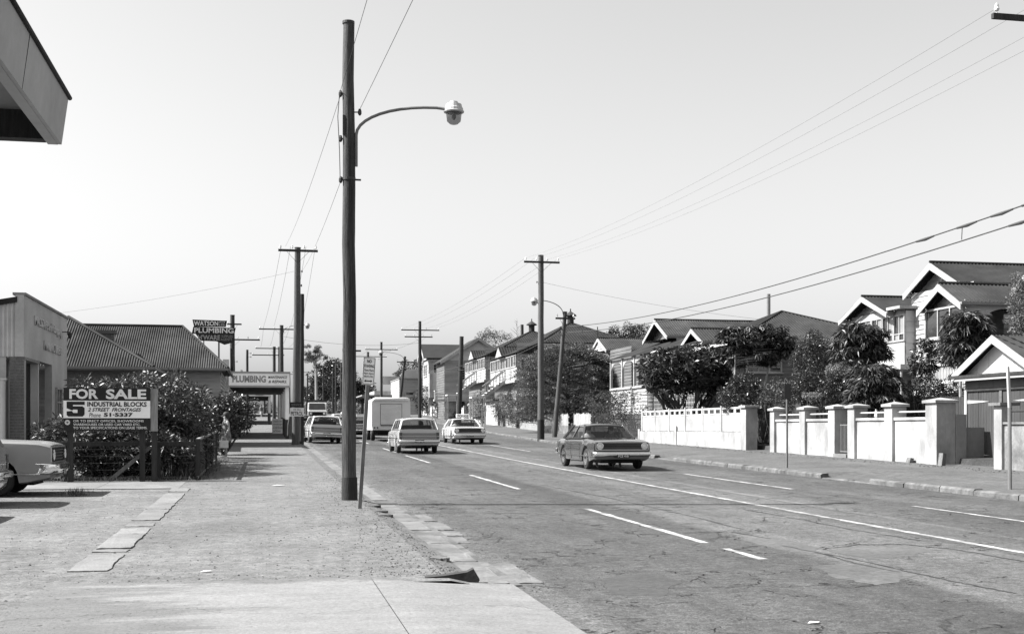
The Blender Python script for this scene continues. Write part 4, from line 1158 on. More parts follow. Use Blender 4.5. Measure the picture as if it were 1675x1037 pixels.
MB().bar((-13, 57.98, E1-0.05), (-1.58, 57.98, E1-0.05), 0.12, 0.1).bar((-1.58, 58, E1-0.05), (-1.58, 67, E1-0.05), 0.12, 0.1).bar((-13, 51.98, E2-0.05), (-4.38, 51.98, E2-0.05), 0.12, 0.1).bar((-4.38, 52, E2-0.05), (-4.38, 58, E2-0.05), 0.12, 0.1).build('gutter', 'dull_wall', hs)
MB().box(-13, -1.7, 58.05, 58.4, E1-0.14, E1-0.10).box(-13, -4.5, 52.05, 52.5, E2-0.14, E2-0.1).build('eave_lining', 'dull_wall', hs)
window(hs, (-3.9, 58.4), (-2.9, 58.4), 1.7, 3.3, 2, 2, pane='window_dark')
ch = MB().box(-7.6, -6.75, 58.9, 59.5, 4.6, 5.95).build('chimney', 'mortar', hs)
for r_ in range(14):
    z_ = 4.62+r_*0.095; x_ = -7.62 + (0.11 if r_ % 2 else 0)
    while x_ < -6.76:
        a, b = x_, min(x_+0.21, -6.74)
        if b-a > 0.04: MB().box(a, b, 58.885, 58.95, z_, z_+0.082).build('brick', 'brick_dark', ch)
        x_ += 0.222
MB().box(-7.68, -6.67, 58.82, 59.58, 5.95, 6.1).build('chimney_cap', 'brick_dark', ch)

# for sale hoarding
hb = thing('for_sale_sign', 'black and white for sale hoarding with industrial blocks lettering in front of the hedge', 'sign', (-3.5, 29.75, zr(29.7)+0.08))
SY = 29.6
sx = lambda px: -4.5 + (px-103)*0.01344
sz = lambda py: 2.53 - (py-634)*(0.99/70)
MB().box(sx(103), sx(246), SY, SY+0.04, sz(704), sz(634)).build('board', 'sign_black', hb)
MB().box(sx(103), sx(246), SY-0.004, SY, sz(683.5), sz(655)).build('white_band', 'sign_white', hb)
MB().box(sx(246)+0.005, sx(258), SY+0.02, SY+0.08, sz(705), sz(635)).build('side_panel', 'pale_paling', hb)
for px in (113, 232, 252): MB().box(sx(px)-0.06, sx(px)+0.06, SY+0.085, SY+0.19, zr(29.6)-0.1, sz(640)).build('post', 'dark_timber', hb)
def st(s, px0, px1, py1, py0, mat, bold=0.0, shear=0.0, yo=0.0):
    text(s, hb, mat, (sx(px0), SY-yo, sz(py1)), (1,0,0), (0,0,1), sx(px1)-sx(px0), sz(py0)-sz(py1), bold=bold, shear=shear, depth=0)
st('FOR', 112.6, 160, 652.3, 636, 'letter_pale', 0.035); st('SALE', 172.5, 239.4, 652.3, 636, 'letter_pale', 0.035)
st('INDUSTRIAL BLOCKS', 142, 240, 664.6, 656.8, 'sign_black', 0.03, 0, 0.004)
st('2 STREET  FRONTAGES', 143, 231, 672.7, 666.7, 'sign_black', 0.022, 0.3, 0.004)
st('Phone', 145, 164, 682, 675, 'sign_black', 0.0, 0.2, 0.004)
st('51·5337', 169, 217, 681.3, 674.8, 'sign_black', 0.045, 0, 0.004)
st('OR TO ERECT OFFICES, SHOWROOMS', 119, 235, 690.4, 686.4, 'letter_pale', 0.008)
st('WAREHOUSES OR USED CAR YARD ETC.', 119, 229.5, 695.8, 692, 'letter_pale', 0.008)
st('TO YOUR SPECIFICATIONS ON LEASE TERMS.', 119, 241, 701.3, 697.4, 'letter_pale', 0.008)
five = [(108.2,656.6),(137.8,656.6),(137.8,662),(118.5,662),(118.5,664.2),(134,664.2),(137.6,667),(137.6,678),(134,681),(111,681),(108.2,678.5),(108.2,672.6),(117,671.8),(119,675),(126,675),(126,669.6),(119,669.6),(117.5,671),(108.2,667.5)]
MB().poly(*[V(sx(a), SY-0.006, sz(b)) for a, b in five]).build('numeral', 'sign_black', hb)
star = MB()
for i in range(8):
    a = math.pi*i/8; o_ = V(sx(109.5), SY-0.006, sz(690.5)); d_ = V(math.cos(a), 0, math.sin(a))*0.06; n_ = V(-math.sin(a), 0, math.cos(a))*0.007
    star.poly(o_-d_-n_, o_+d_-n_, o_+d_+n_, o_-d_+n_)
star.build('star', 'letter_pale', hb)

# dark rail and wire fence in front of the hedge
ff = thing('wire_fence', 'dark timber rail and wire fence with a diagonal brace below the for sale sign', 'fence', (-5, 30.05, zr(30)+0.08))
g0 = zr(30)+0.08
for x_ in (-9.6, -7.9, -6.2, -4.55, -2.45):
    MB().box(x_-0.07, x_+0.07, 30.0, 30.13, g0-0.2, g0+0.92).build('post', 'dark_timber', ff)
MB().box(-10.5, -1.62, 29.93, 29.995, g0+0.82, g0+0.92).build('top_rail', 'dark_timber', ff)
MB().bar((-3.55, 29.98, g0), (-2.6, 29.98, g0+0.8), 0.07, 0.09).build('brace', 'old_timber', ff)
for k in range(5):
    MB().tube([(-10.5, 30.0, g0+0.1+k*0.16), (-1.6, 30.0, g0+0.1+k*0.16)], 0.003, 4).build('strand', 'dark_timber', ff)
MB().box(-10.5, -1.6, 30.2, 30.34, g0-0.1, g0+0.07).build('kerb_plate', 'dark_timber', ff)

# mesh fence along the path side
mf = thing('mesh_fence', 'low framed wire mesh fence beside the footpath, overgrown from inside', 'fence', (-1.5, 35, zr(35)+0.08))
def mz(y, h): return zr(y)+0.08+h
for y_ in (30.05, 33.8, 37.4, 40.9):
    MB().box(-1.58, -1.47, y_-0.05, y_+0.06, mz(y_, -0.2), mz(y_, 0.98)).build('post', 'dark_timber', mf)
MB().bar((-1.525, 30.0, mz(30, 0.97)), (-1.525, 41.0, mz(41, 0.99)), 0.075, 0.05).build('top_rail', 'pale_paling', mf)
MB().bar((-1.525, 30.0, mz(30, 0.08)), (-1.525, 41.0, mz(41, 0.08)), 0.05, 0.05).build('bottom_rail', 'old_timber', mf)
ms = MB()
for i in range(74):
    y_ = 30.1+i*0.147
    ms.bar((-1.525, y_, mz(y_, 0.08)), (-1.525, y_, mz(y_, 0.96)), 0.006)
for k in range(7):
    ms.bar((-1.525, 30.05, mz(30, 0.15+k*0.115)), (-1.525, 40.9, mz(40.9, 0.15+k*0.115)), 0.006)
ms.build('wire_mesh', 'old_timber', mf)

# hedge behind the sign, and other plants on the left
hg = thing('hedge', 'large glossy overgrown hedge behind the for sale sign', 'hedge', (-4, 33.5, zr(33)+0.08))
for c_, r_, k_ in (((-3.1, 33.2, 2.05), (1.5, 1.9, 1.05), 90), ((-4.3, 33.6, 1.75), (0.8, 1.5, 1.1), 40), ((-2.5, 37.2, 1.95), (0.95, 3.2, 1.1), 80), ((-3.4, 31.0, 0.95), (1.5, 0.5, 0.6), 75), ((-2.3, 30.9, 0.85), (0.6, 0.4, 0.5), 40), ((-3.2, 32.2, 1.4), (1.6, 0.8, 0.8), 70), ((-2.1, 35.5, 1.0), (0.45, 4.0, 0.6), 70), ((-2.2, 33.0, 1.2), (0.55, 2.2, 0.85), 45), ((-2.75, 43.2, 2.0), (0.85, 2.6, 1.15), 80)):
    foliage(hg, c_, r_, int(k_*1.3), 0.30, 120, 0.14, 0.038, 'leaf_glossy', up=0.2, droop=0.25, zmin=g0+0.1)
core = MB()
for c_, r_ in (((-3.2, 33.4, 1.7), (1.2, 1.2, 0.9)), ((-2.6, 37.2, 1.6), (0.5, 2.6, 0.9)), ((-4.4, 33.6, 1.4), (.6, 1.0, 0.8))):
    for i in range(10):
        a = random.uniform(0, 6.28); p_ = V(c_[0]+random.uniform(-.5,.5)*r_[0], c_[1]+random.uniform(-.5,.5)*r_[1], zr(33))
        limb(core, p_, p_ + V(math.cos(a)*r_[0]*.8, math.sin(a)*r_[1]*.6, c_[2]+r_[2]*.6-p_.z), 0.03, 0.008, 0.15)
core.build('stems', 'bark', hg)
sh = thing('shrub', 'dense dark shrub overhanging the footpath past the woman', 'shrub', (-1.3, 48, zr(48)+0.08))
foliage(sh, (-1.15, 48.2, 2.12), (0.85, 1.2, 0.8), 70, 0.27, 80, 0.13, 0.05, 'leaf_dark', up=0.2)
foliage(sh, (-1.75, 47.6, 1.15), (0.5, 0.9, 0.55), 26, 0.25, 70, 0.12, 0.045, 'leaf_dark', up=0.2, zmin=zr(48)+0.15)
b_ = MB()
for i in range(6): limb(b_, (-1.5, 48+random.uniform(-.2,.2), zr(48)), (-1.15+random.uniform(-.6,.6), 48.2+random.uniform(-.8,.8), 2.3), 0.05, 0.012)
b_.build('stems', 'bark', sh)
sh = thing('shrub', 'low shrub at the left wall of the workshop beside the for sale sign', 'shrub', (-5.6, 33, zr(33)+0.08))
foliage(sh, (-5.15, 32.4, 1.25), (0.35, 0.5, 0.75), 20, 0.25, 60, 0.16, 0.045, 'leaf_glossy', zmin=g0+0.1)
sh = thing('potted_shrub', 'small dark shrub by the workshop porch', 'shrub', (FX+0.1, 42.6, zr(42)+0.08))
foliage(sh, (FX+0.15, 42.6, 1.1), (0.35, 0.4, 0.6), 14, 0.18, 50, 0.12, 0.04, 'leaf_dark')
# grass tufts and weeds along the fence foot
def tufts(name, label, spots, h, n, parent=None):
    t_ = thing(name, label, 'grass', V(*spots[0]))
    P_, D_ = [], []
    for s in spots:
        p_ = np.array(s) + rng.normal(size=(n,3))*np.array([0.10, 0.10, 0]); d_ = rng.normal(size=(n,3))*0.35; d_[:,2] = 1
        P_.append(p_); D_.append(d_)
    P_, D_ = np.concatenate(P_), np.concatenate(D_)
    leaf_mesh('blades', P_, D_, h*(0.5+rng.random(len(P_))), 0.012, 'grass_blade', t_, 0.15)
    return t_
tufts('grass_tuft', 'ragged grass along the foot of the hedge fence', [(x_, 29.9+random.uniform(-.12,.05), g0-0.01) for x_ in np.arange(-6.5, -1.6, 0.11)], 0.13, 16)
tufts('grass_tuft', 'dark tuft of grass in front of the bumper of the parked car', [(-3.55+random.uniform(-.12,.12), 24.6+random.uniform(-.12,.12), zr(24.6)+0.07) for i in range(8)], 0.16, 22)
tufts('grass_tuft', 'thin grass at the foot of the mesh fence', [(-1.42+random.uniform(-.05,.05), y_, mz(y_, -0.01)) for y_ in np.arange(30, 41, 0.22)], 0.14, 10)
tufts('grass_tuft', 'taller weeds inside the fence corner', [(-2.0+random.uniform(-.25,.3), 30.5+random.uniform(-.2,.5), g0) for i in range(16)], 0.45, 16)

# shops with awnings
def shop(name, label, y0, y1, h, awn_z, fas, xr, front_mat, wall_mat, posts=True, postx=None):
    z0 = zr(y0)+0.08
    t_ = thing(name, label, 'shop', (-5, y0+3, z0))
    b2 = MB(); boards(b2, [(-12, y0+0.2, z0-0.2), (-2.0, y0+0.2, z0-0.2), (-2.0, y0+0.2, z0+h), (-12, y0+0.2, z0+h)], 0.2); b2.build('side_wall', wall_mat, t_)
    MB().box(-2.2, -2.0, y0+0.23, y1, z0-0.2, zr(y1)+h).build('street_wall', front_mat, t_)
    MB().box(-12, -1.95, y0+0.15, y1, z0+h, z0+h+0.12).build('roof', 'iron_roof', t_)
    aw = MB().box(-1.99, xr, y0+0.06, y1, awn_z+fas-0.2, awn_z+fas-0.06).build('awning_roof', 'iron_roof_dark', t_)
    MB().box(-1.97, xr, y0, y0+0.05, awn_z, awn_z+fas).build('fascia', front_mat, t_)
    MB().box(xr-0.04, xr+0.01, y0+0.05, y1, awn_z+0.2, awn_z+fas-0.01).build('side_fascia', front_mat, t_)
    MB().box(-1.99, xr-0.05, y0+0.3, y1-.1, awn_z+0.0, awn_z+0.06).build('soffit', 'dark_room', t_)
    if posts:
        y_ = y0+0.2
        while y_ < y1:
            zp = zr(y_)+0.08
            MB().box(xr-0.24, xr-0.02, y_, y_+0.16, zp+1.15, awn_z+0.05).build('post', front_mat, t_)
            MB().box(xr-0.245, xr-0.015, y_-0.005, y_+0.165, zp-0.15, zp+1.15).build('post_base', 'black_metal', t_)
            y_ += 5.2
    for k in range(int((y1-y0)/5)):
        ya = y0+1.2+k*5
        window(t_, (-2.0, ya), (-2.0, ya+3), zr(ya)+0.9, zr(ya)+2.7, 3, 1, pane='window_dark')
    return t_
s1 = shop('plumbing_shop', 'shop with white fronted plumbing awning over the left footpath', 73.0, 92.0, 4.1, 4.05, 0.80, 1.52, 'sign_white', 'grey_boards')
MB().box(-1.99, 1.55, 72.955, 72.995, 4.80, 4.9).box(-1.99, 1.55, 72.955, 72.995, 3.97, 4.08).build('fascia_trim', 'grey_boards', s1)
text('PLUMBING', s1, 'letter_grey', (-1.76, 73.0, 4.26), (1,0,0), (0,0,1), 1.92, 0.40, bold=0.045, depth=0)
text('MAINTENANCE', s1, 'sign_black', (0.28, 73.0, 4.50), (1,0,0), (0,0,1), 1.1, 0.15, bold=0.02, shear=0.3, depth=0)
text('& REPAIRS.', s1, 'sign_black', (0.3, 73.0, 4.24), (1,0,0), (0,0,1), 1.05, 0.16, bold=0.02, shear=0.3, depth=0)
MB().box(-2.3, -1.95, 73.15, 73.5, 5.0, 5.6).build('parapet_pier', 'grey_render', s1)
MB().box(-1.9, -1.75, 74, 76, 4.86, 6.3).build('roof_sign_edge', 'dark_timber', s1)
s2 = shop('corner_shop', 'further shop with pale awning seen under the plumbing awning', 124, 146, 5.0, 4.75, 0.65, 0.75, 'cream_paint', 'grey_boards')
MB().box(-0.75, 0.0, 123.96, 123.99, 4.83, 5.3).build('dark_panel', 'letter_grey', s2)
s3 = shop('far_shop', 'most distant shop awning at the end of the left footpath', 172, 196, 5.0, 5.9, 0.6, 0.0, 'cream_paint', 'grey_boards', posts=True)
# rooftop sign
ws = thing('rooftop_sign', 'stacked dark rooftop sign with pale plumbing lettering above the iron roof', 'sign', (-3, 75.5, 5.3))
d_ = 75.0
q = lambda px, py: V(W(px, py, d_).x, 75.5, W(px, py, d_).z)
MB().prism([q(317,527), q(319.5,538), q(370,538), q(372,528)], (0,.12,0)).build('top_panel', 'sign_black', ws)
MB().prism([q(318.5,538.2), q(316,549.5), q(383.5,549.5), q(386,539.5)], (0,.12,0)).build('middle_panel', 'sign_black', ws)
MB().prism([q(322,549.7), q(330,560.5), q(355,561), q(368,566.5), q(383,562), q(383,549.7)], (0,.12,0)).build('bottom_panel', 'sign_black', ws)
def wt(s, a, b, c2, d2, mat='letter_pale', bold=0.02):
    p_ = q(a, d2); text(s, ws, mat, p_, (1,0,0), (0,0,1), q(b, d2).x-p_.x, q(a, c2).z-p_.z, bold=bold, depth=0)
wt('WATSON', 319.5, 358, 529, 536.5); wt('PTY', 360, 369, 529, 532, bold=0.0); wt('LTD', 360, 368, 533.5, 536.5, bold=0.0)
wt('PLUMBING', 320, 382.5, 540, 548); wt("H'WARE", 326, 361, 551, 559.3, 'letter_dull'); wt('SUPPLIES', 363, 381, 551, 555, 'letter_grey', 0.0); wt('AGENTS', 362, 380, 556, 560, 'letter_grey', 0.0)
MB().bar(q(359,562)+V(0,.06,0), V(q(359,562).x, 75.56, 5.2), 0.09).bar(q(335,560)+V(0,.06,0), V(q(335,560).x, 75.56, 5.2), 0.06).build('stand', 'black_metal', ws)
# sandwich board
ab = thing('sandwich_board', 'white sandwich board with snack lettering on the footpath under the awning', 'sign', (1.05, 88, zr(88)+0.08))
zz = zr(88)+0.09
MB().prism([(0.62, 87.6, zz), (1.48, 87.6, zz), (1.48, 87.95, zz+1.05), (0.62, 87.95, zz+1.05)], (0, 0.03, 0)).build('front_panel', 'sign_white', ab)
MB().prism([(0.62, 88.4, zz), (1.48, 88.4, zz), (1.48, 88.0, zz+1.05), (0.62, 88.0, zz+1.05)], (0, -0.03, 0)).build('back_panel', 'sign_grey', ab)
up = V(0, 0.35, 1.05).normalized()
for s, z_, w_ in (('Snacks for', 0.84, 0.6), ('Hamburgers', 0.6, 0.68), ('Cold Drinks', 0.36, 0.66), ('of Ices', 0.12, 0.5)):
    text(s, ab, 'sign_black', V(0.7, 87.6, zz)+up*z_, (1,0,0), up, w_, 0.16, bold=0.0, shear=0.2, depth=0)

# ------------------------------------------------------------------ right side: garden walls
XF = 19.3
yat = lambda px, X=XF: WX(px, 700, X).y
fz = lambda y: zr(y) + 0.115 + 0.022*4.7     # footpath height at the wall line
pw = thing('pillared_wall', 'white rendered garden wall with capped pillars, rails and a small gate', 'wall', (XF, 38, fz(38)))
PY = [(1262, 0.40), (1311, 0.46), (1359, 0.48), (1391, 0.48), (1452, 0.5), (1522, 0.62)]
pys = []
for px, w in PY:
    y = yat(px); pys.append((y, w))
    top = 2.27 if w < 0.6 else 2.34
    MB().box(XF, XF+w, y-w/2, y+w/2, fz(y)-0.3, top).build('pillar', 'white_render', pw, bevel=0.012)
    MB().box(XF-0.07, XF+w+0.07, y-w/2-0.07, y+w/2+0.07, top, top+0.08).add([(XF-.07,y-w/2-.07,top+.08),(XF+w+.07,y-w/2-.07,top+.08),(XF+w+.07,y+w/2+.07,top+.08),(XF-.07,y+w/2+.07,top+.08),(XF+w/2,y,top+.16)], [(0,1,4),(1,2,4),(2,3,4),(3,0,4)]).build('pillar_cap', 'white_render', pw)
for i in (0, 1, 3, 4):
    (ya, wa), (yb, wb) = pys[i], pys[i+1]
    a, b = ya-wa/2, yb+wb/2
    MB().box(XF+0.1, XF+0.32, b, a, fz(b)-0.3, 1.84).build('wall_panel', 'white_render', pw)
    MB().box(XF+0.05, XF+0.37, b+.003, a-.003, 1.84, 1.93).build('coping', 'white_render', pw, bevel=0.01)
    MB().tube([(XF+0.2, b-0.02, 2.1), (XF+0.2, a+0.02, 2.1)], 0.025, 8).build('rail', 'pale_metal', pw)
    for k in range(7):
        yy = b + (a-b)*(k+0.5)/7
        pass
# small iron gate
ya, yb = pys[2][0]-0.24, pys[3][0]+0.24
gt = MB()
for k in range(9): 
    yy = yb+0.08+(ya-yb-0.16)*k/8; gt.bar((XF+0.2, yy, fz(yy)+0.16), (XF+0.2, yy, 1.75), 0.022)
gt.bar((XF+0.2, yb+.05, 1.7), (XF+0.2, ya-.05, 1.7), 0.03).bar((XF+0.2, yb+.05, fz(yb)+.2), (XF+0.2, ya-.05, fz(ya)+.2), 0.03)
gt.build('gate', 'grey_metal', pw)
MB().box(XF-0.05, XF+0.9, yb+.002, ya-.002, fz(yb)-0.1, fz(yb)+0.13).build('step', 'concrete', pw)
# return wall running in beside the garage drive
MB().box(XF+0.62, XF+1.9, pys[5][0]-0.22, pys[5][0]-0.02, fz(31)-0.3, 1.62).build('return_wall', 'dull_wall', pw)
MB().box(XF+0.63, XF+0.95, pys[5][0]-0.34, pys[5][0]-0.225, fz(31)-0.3, 2.0).build('return_pier', 'dull_wall', pw)
for i, (px, py_) in enumerate(((1490, 757), (1548, 757))):
    p = V(XF-0.12-0.1*i, yat(px), fz(yat(px)))
    o = MB().prism([p+V(0,-.1,0), p+V(.12,-.1,0), p+V(.16,-.1,.14+i*.2), p+V(.05,-.1,.16+i*.2)], (0,.22,0)).build('brick', 'stone_mid' if i == 0 else 'old_timber')
    tag(o, ('loose block on the footpath against the pillared wall' if i == 0 else 'loose board leaning at the end pillar of the white wall'), 'block')

# boarded white fence on a low wall
bf = thing('boarded_fence', 'white boarded fence with square cut-outs on a low rendered wall', 'fence', (XF, 54, fz(54)))
pp = [yat(px) for px in (1048, 1069, 1092.5, 1118.5, 1147, 1177.5, 1211)]
MB().box(XF+0.02, XF+0.3, pp[-1]-0.1, pp[0]+0.25, fz(50)-0.4, 1.44).build('base_wall', 'white_render', bf)
for i in range(len(pp)):
    y = pp[i]
    MB().box(XF+0.03, XF+0.15, y-0.065, y+0.065, 1.443, 2.56).build('post', 'white_paint', bf)
    if i == len(pp)-1: break
    a, b = pp[i+1]+0.067, y-0.067
    m_ = MB(); n = max(8, int((b-a)/0.11)); 
    for k in range(n):
        y0 = a+(b-a)*k/n; y1 = a+(b-a)*(k+1)/n
        m_.box(XF+0.06, XF+0.085+random.uniform(0, .006), y0+0.005, y1-0.005, 1.46, 2.17)
    m_.box(XF+0.083, XF+0.12, a, b, 1.5, 1.6)
    m_.build('board_panel', 'white_paint', bf)
    MB().box(XF+0.05, XF+0.11, a, b, 2.171, 2.24).build('mid_rail', 'white_paint', bf)
    MB().box(XF+0.05, XF+0.11, a, b, 2.40, 2.485).build('top_rail', 'white_paint', bf)
    for k in range(4):
        w = (b-a)/9.0; yy = a + (b-a)*k/3
        MB().box(XF+0.055, XF+0.1, max(a, yy-w/2), min(b, yy+w/2), 2.241, 2.399).build('slat', 'white_paint', bf)
yE = pp[-1]-0.42
MB().box(XF-0.05, XF+0.45, yE-0.25, yE+0.27, fz(yE)-0.3, 2.42).build('end_pillar', 'white_render', bf, bevel=0.012)
MB().box(XF-0.13, XF+0.53, yE-0.33, yE+0.35, 2.42, 2.52).build('pillar_cap', 'white_render', bf, bevel=0.015)
MB().box(XF-0.02, XF+0.02, pp[2]-1.2, pp[2]-0.85, fz(52)-0.1, 1.7).build('meter_pier', 'white_render', bf)
MB().box(XF+0.0, XF+0.3, pp[0]+0.25, pp[0]+0.55, fz(60)-0.3, 1.55).build('near_pier', 'white_render', bf)

# dark paling screens
def palings(name, label, p, q, h, mat, w=0.13, gap=0.012, z0=None, cat='fence', ragged=0.05, cap=None, rails=True):
    p, q = V(*p), V(*q); L = (q-p).length; d = (q-p).normalized(); n = V(d.y, -d.x, 0)
    o = V(p.x, p.y, (z0 if z0 is not None else hills(p.x, p.y)))
    t_ = thing(name, label, cat, o)
    k = int(L/(w+gap))
    for i in range(k):
        a = p + d*(i*(w+gap)); b = a + d*w; zb = (z0 if z0 is not None else hills(a.x, a.y))
        hh = h + random.uniform(-ragged, ragged*0.4)
        MB().prism([V(a.x,a.y,zb-.05), V(b.x,b.y,zb-.05), V(b.x,b.y,zb+hh), V((a.x+b.x)/2,(a.y+b.y)/2,zb+hh+random.uniform(0,.03)), V(a.x,a.y,zb+hh)], n*0.02).build('paling', mat, t_)
    if rails:
        for r_ in (0.25, 0.75):
            zb = (z0 if z0 is not None else hills(p.x, p.y))
            zq = (z0 if z0 is not None else hills(q.x, q.y))
            MB().bar(V(p.x,p.y,zb+h*r_)-n*0.03, V(q.x,q.y,zq+h*r_)-n*0.03, 0.05, 0.08).build('rail', mat, t_)
    return t_
palings('paling_fence', 'dark paling gate closing the gap between the two white walls', (20.6, yE-0.3, 0), (20.6, pys[0][0]+0.1, 0), 1.85, 'dark_timber', z0=fz(45)+0.02)
palings('paling_fence', 'dark paling fence behind the pillared wall rails', (22.2, 41.5, 0), (22.2, 33.6, 0), 1.75, 'dark_timber')
palings('paling_fence', 'long dark paling fence behind the frangipani and umbrella trees', (20.9, 56, 0), (20.9, 47.5, 0), 1.5, 'dark_timber')

# low wall at the right edge
rw = thing('low_wall', 'weathered white low wall with one capped pillar in front of the garage', 'wall', (XF, 27, fz(27)))
yp = yat(1632)
MB().box(XF, XF+0.32, yp-0.16, yp+0.2, fz(yp)-0.3, 2.2).build('pillar', 'white_render', rw, bevel=0.01)
MB().box(XF-0.1, XF+0.5, yp-0.25, yp+0.3, 2.2, 2.28).build('pillar_cap', 'concrete_worn', rw)
MB().box(XF+0.08, XF+0.3, yp-8, yp-0.16, fz(yp)-0.4, 1.70).build('wall_panel', 'render_weathered', rw)
MB().box(XF+0.03, XF+0.35, yp-8, yp-0.162, 1.70, 1.76).build('coping', 'concrete_worn', rw)
MB().tube([(XF+.2, yp-8, 2.05), (XF+.2, yp-.15, 2.05)], 0.03, 8).build('rail', 'dark_timber', rw)
sh = thing('low_shrub', 'clipped dark shrub just behind the low wall at the right edge', 'shrub', (XF+0.8, yp-1.5, fz(28)))
foliage(sh, (XF+0.75, yp-1.8, 1.75), (0.3, 1.5, 0.25), 24, 0.16, 50, 0.07, 0.03, 'leaf_dark')

# ---- gabled garage
GX = 20.9
ga = thing('garage', 'small gabled garage with dark boarded double doors and white bargeboards', 'garage', (GX+2.5, 31.8, fz(31.8)))
yc, hw, ez, rz_ = 31.8, 1.85, 3.28, 4.28
gzb = fz(31.8)
m_ = MB(); corrugated(m_, [(GX-.3, yc-hw-.2, ez-.1), (GX+6, yc-hw-.2, ez-.1), (GX+6, yc, rz_), (GX-.3, yc, rz_)], 0.11, 0.018); m_.build('near_roof', 'iron_roof', ga)
m_ = MB(); corrugated(m_, [(GX-.3, yc+hw+.2, ez-.1), (GX+6, yc+hw+.2, ez-.1), (GX+6, yc, rz_), (GX-.3, yc, rz_)], 0.11, 0.018); m_.build('far_roof', 'iron_roof', ga)
for s in (-1, 1):
    MB().bar((GX-.3, yc+s*(hw+.24), ez-.17), (GX-.3, yc, rz_-.045), 0.04, 0.2, up=(1,0,0)) and None
    bb = MB(); y1 = yc+s*(hw+.24)
    bb.prism([(GX-.32, y1, ez-.28), (GX-.32, y1, ez-.06), (GX-.32, yc, rz_+.0), (GX-.32, yc, rz_-.24)], (0.04, 0, 0)); bb.build('bargeboard', 'white_paint', ga)
m_ = MB()
for k in range(6):
    y0 = yc+hw - 2*hw*k/6; y1 = yc+hw-2*hw*(k+1)/6
    zt = lambda y: rz_-.1 - (rz_-ez)*abs(y-yc)/hw
    ps = [(GX, y0, ez-.1), (GX, y1+.015, ez-.1), (GX, y1+.015, max(ez-.09, zt(y1))), (GX, y0, max(ez-.09, zt(y0)))]
    MB().prism(ps, (0.03, 0, 0)).build('gable_panel', 'cream_paint', ga)
MB().box(GX-.34, GX, yc-hw-.3, yc+hw+.3, ez-.18, ez-.1).build('ledge', 'dark_timber', ga)
MB().box(GX-.3, GX-.26, yc-hw-.3, yc+hw+.3, ez-.27, ez-.181).build('ledge_fascia', 'grey_boards', ga)
for k in range(5):
    y0 = yc+hw - 2*hw*k/5; y1 = yc+hw-2*hw*(k+1)/5
    MB().box(GX, GX+.04, y1+.012, y0, 2.78, ez-.18).build('upper_panel', 'upper_sheet', ga)
MB().box(GX-.04, GX+.08, yc-hw, yc-hw+.13, gzb-.1, 2.77).build('door_frame', 'white_paint', ga)
MB().box(GX-.04, GX+.08, yc+hw-.13, yc+hw, gzb-.1, 2.77).build('door_frame', 'white_paint', ga)
MB().box(GX-.03, GX+.07, yc-.06, yc+.06, 2.0, 2.77).build('centre_post', 'mid_boards', ga)
MB().box(GX-.05, GX+.06, yc-hw+.13, yc+hw-.13, 2.70, 2.775).build('lintel', 'dark_timber', ga)
for s in (-1, 1):
    d_ = MB(); a, b = (yc+.065, yc+hw-.135) if s > 0 else (yc-hw+.135, yc-.065)
    n = 12
    dd = None
    for k in range(n):
        y0 = a+(b-a)*k/n; y1 = a+(b-a)*(k+1)/n
        o = MB().box(GX+.0+random.uniform(0,.006), GX+.05, y0+.004, y1-.004, gzb+.06, 2.695).build('door_board', 'door_boards', ga)
    for hz in (2.38, gzb+0.28):
        yh = b if s > 0 else a; e = -s
        MB().prism([(GX-.012, yh, hz-.05), (GX-.012, yh+e*.75, hz-.02), (GX-.012, yh+e*1.15, hz+.0), (GX-.012, yh+e*.75, hz+.03), (GX-.012, yh, hz+.06)], (0.011, 0, 0)).build('strap_hinge', 'white_paint', ga)
MB().box(GX+.05, GX+5.8, yc+hw-.06, yc+hw, gzb-.2, ez-.08).box(GX+.05, GX+5.8, yc-hw, yc-hw+.06, gzb-.2, ez-.08).box(GX+5.7, GX+5.8, yc-hw, yc+hw, gzb-.2, ez).build('side_walls', 'grey_boards', ga)
dw = struct(MB().grid(lambda u, v: (XF+0.85+(GX-XF-0.8)*u, 29.6+3.9*v, fz(29.6+3.9*v)+0.005+0.0*u), 2, 4), 'garage_drive', 'concrete_worn')

# ------------------------------------------------------------------ houses on the right
def gable_x(t, xf, xb, yc, hw, ez, rz, roof='iron_roof_dark', barge=0.2, ov=0.35, infill='white_paint', pitch=0.16, bmat='white_paint', wall_in=0.6, brackets=True, bh=0.19):
    """roof with its ridge running back from the street; gable end faces the street"""
    for s in (-1, 1):
        m_ = MB(); corrugated(m_, [(xf, yc+s*hw, ez), (xb, yc+s*hw, ez), (xb, yc, rz), (xf, yc, rz)], pitch, 0.022); m_.build('roof', roof, t)
        sl = (rz-ez)/hw; y1 = yc+s*(hw+.04)
        MB().prism([(xf-.03, y1, ez-.06-barge), (xf-.03, y1, ez-.06), (xf-.03, yc, rz-.03), (xf-.03, yc, rz-.03-barge*1.15)], (.05, 0, 0)).build('bargeboard', bmat, t)
        MB().bar((xf, yc+s*(hw+.03), ez-.05), (xb, yc+s*(hw+.03), ez-.05), .1, .1).build('gutter', 'dull_wall', t)
    MB().tube([(xf-.02, yc, rz+.02), (xb, yc, rz+.02)], 0.06, 6).build('ridge_cap', roof, t)
    m_ = MB(); q = (hw-.12)
    boards(m_, [(xf+wall_in, yc+q, ez-.05), (xf+wall_in, yc-q, ez-.05), (xf+wall_in, yc, rz-.12)], bh); m_.build('gable_infill', infill, t)
    if brackets:
        for s in (-1, 1):
            MB().bar((xf+wall_in, yc+s*(hw-.05), ez-.1), (xf+.02, yc+s*(hw-.05), ez-.1), .1, .1).build('bracket', bmat, t)
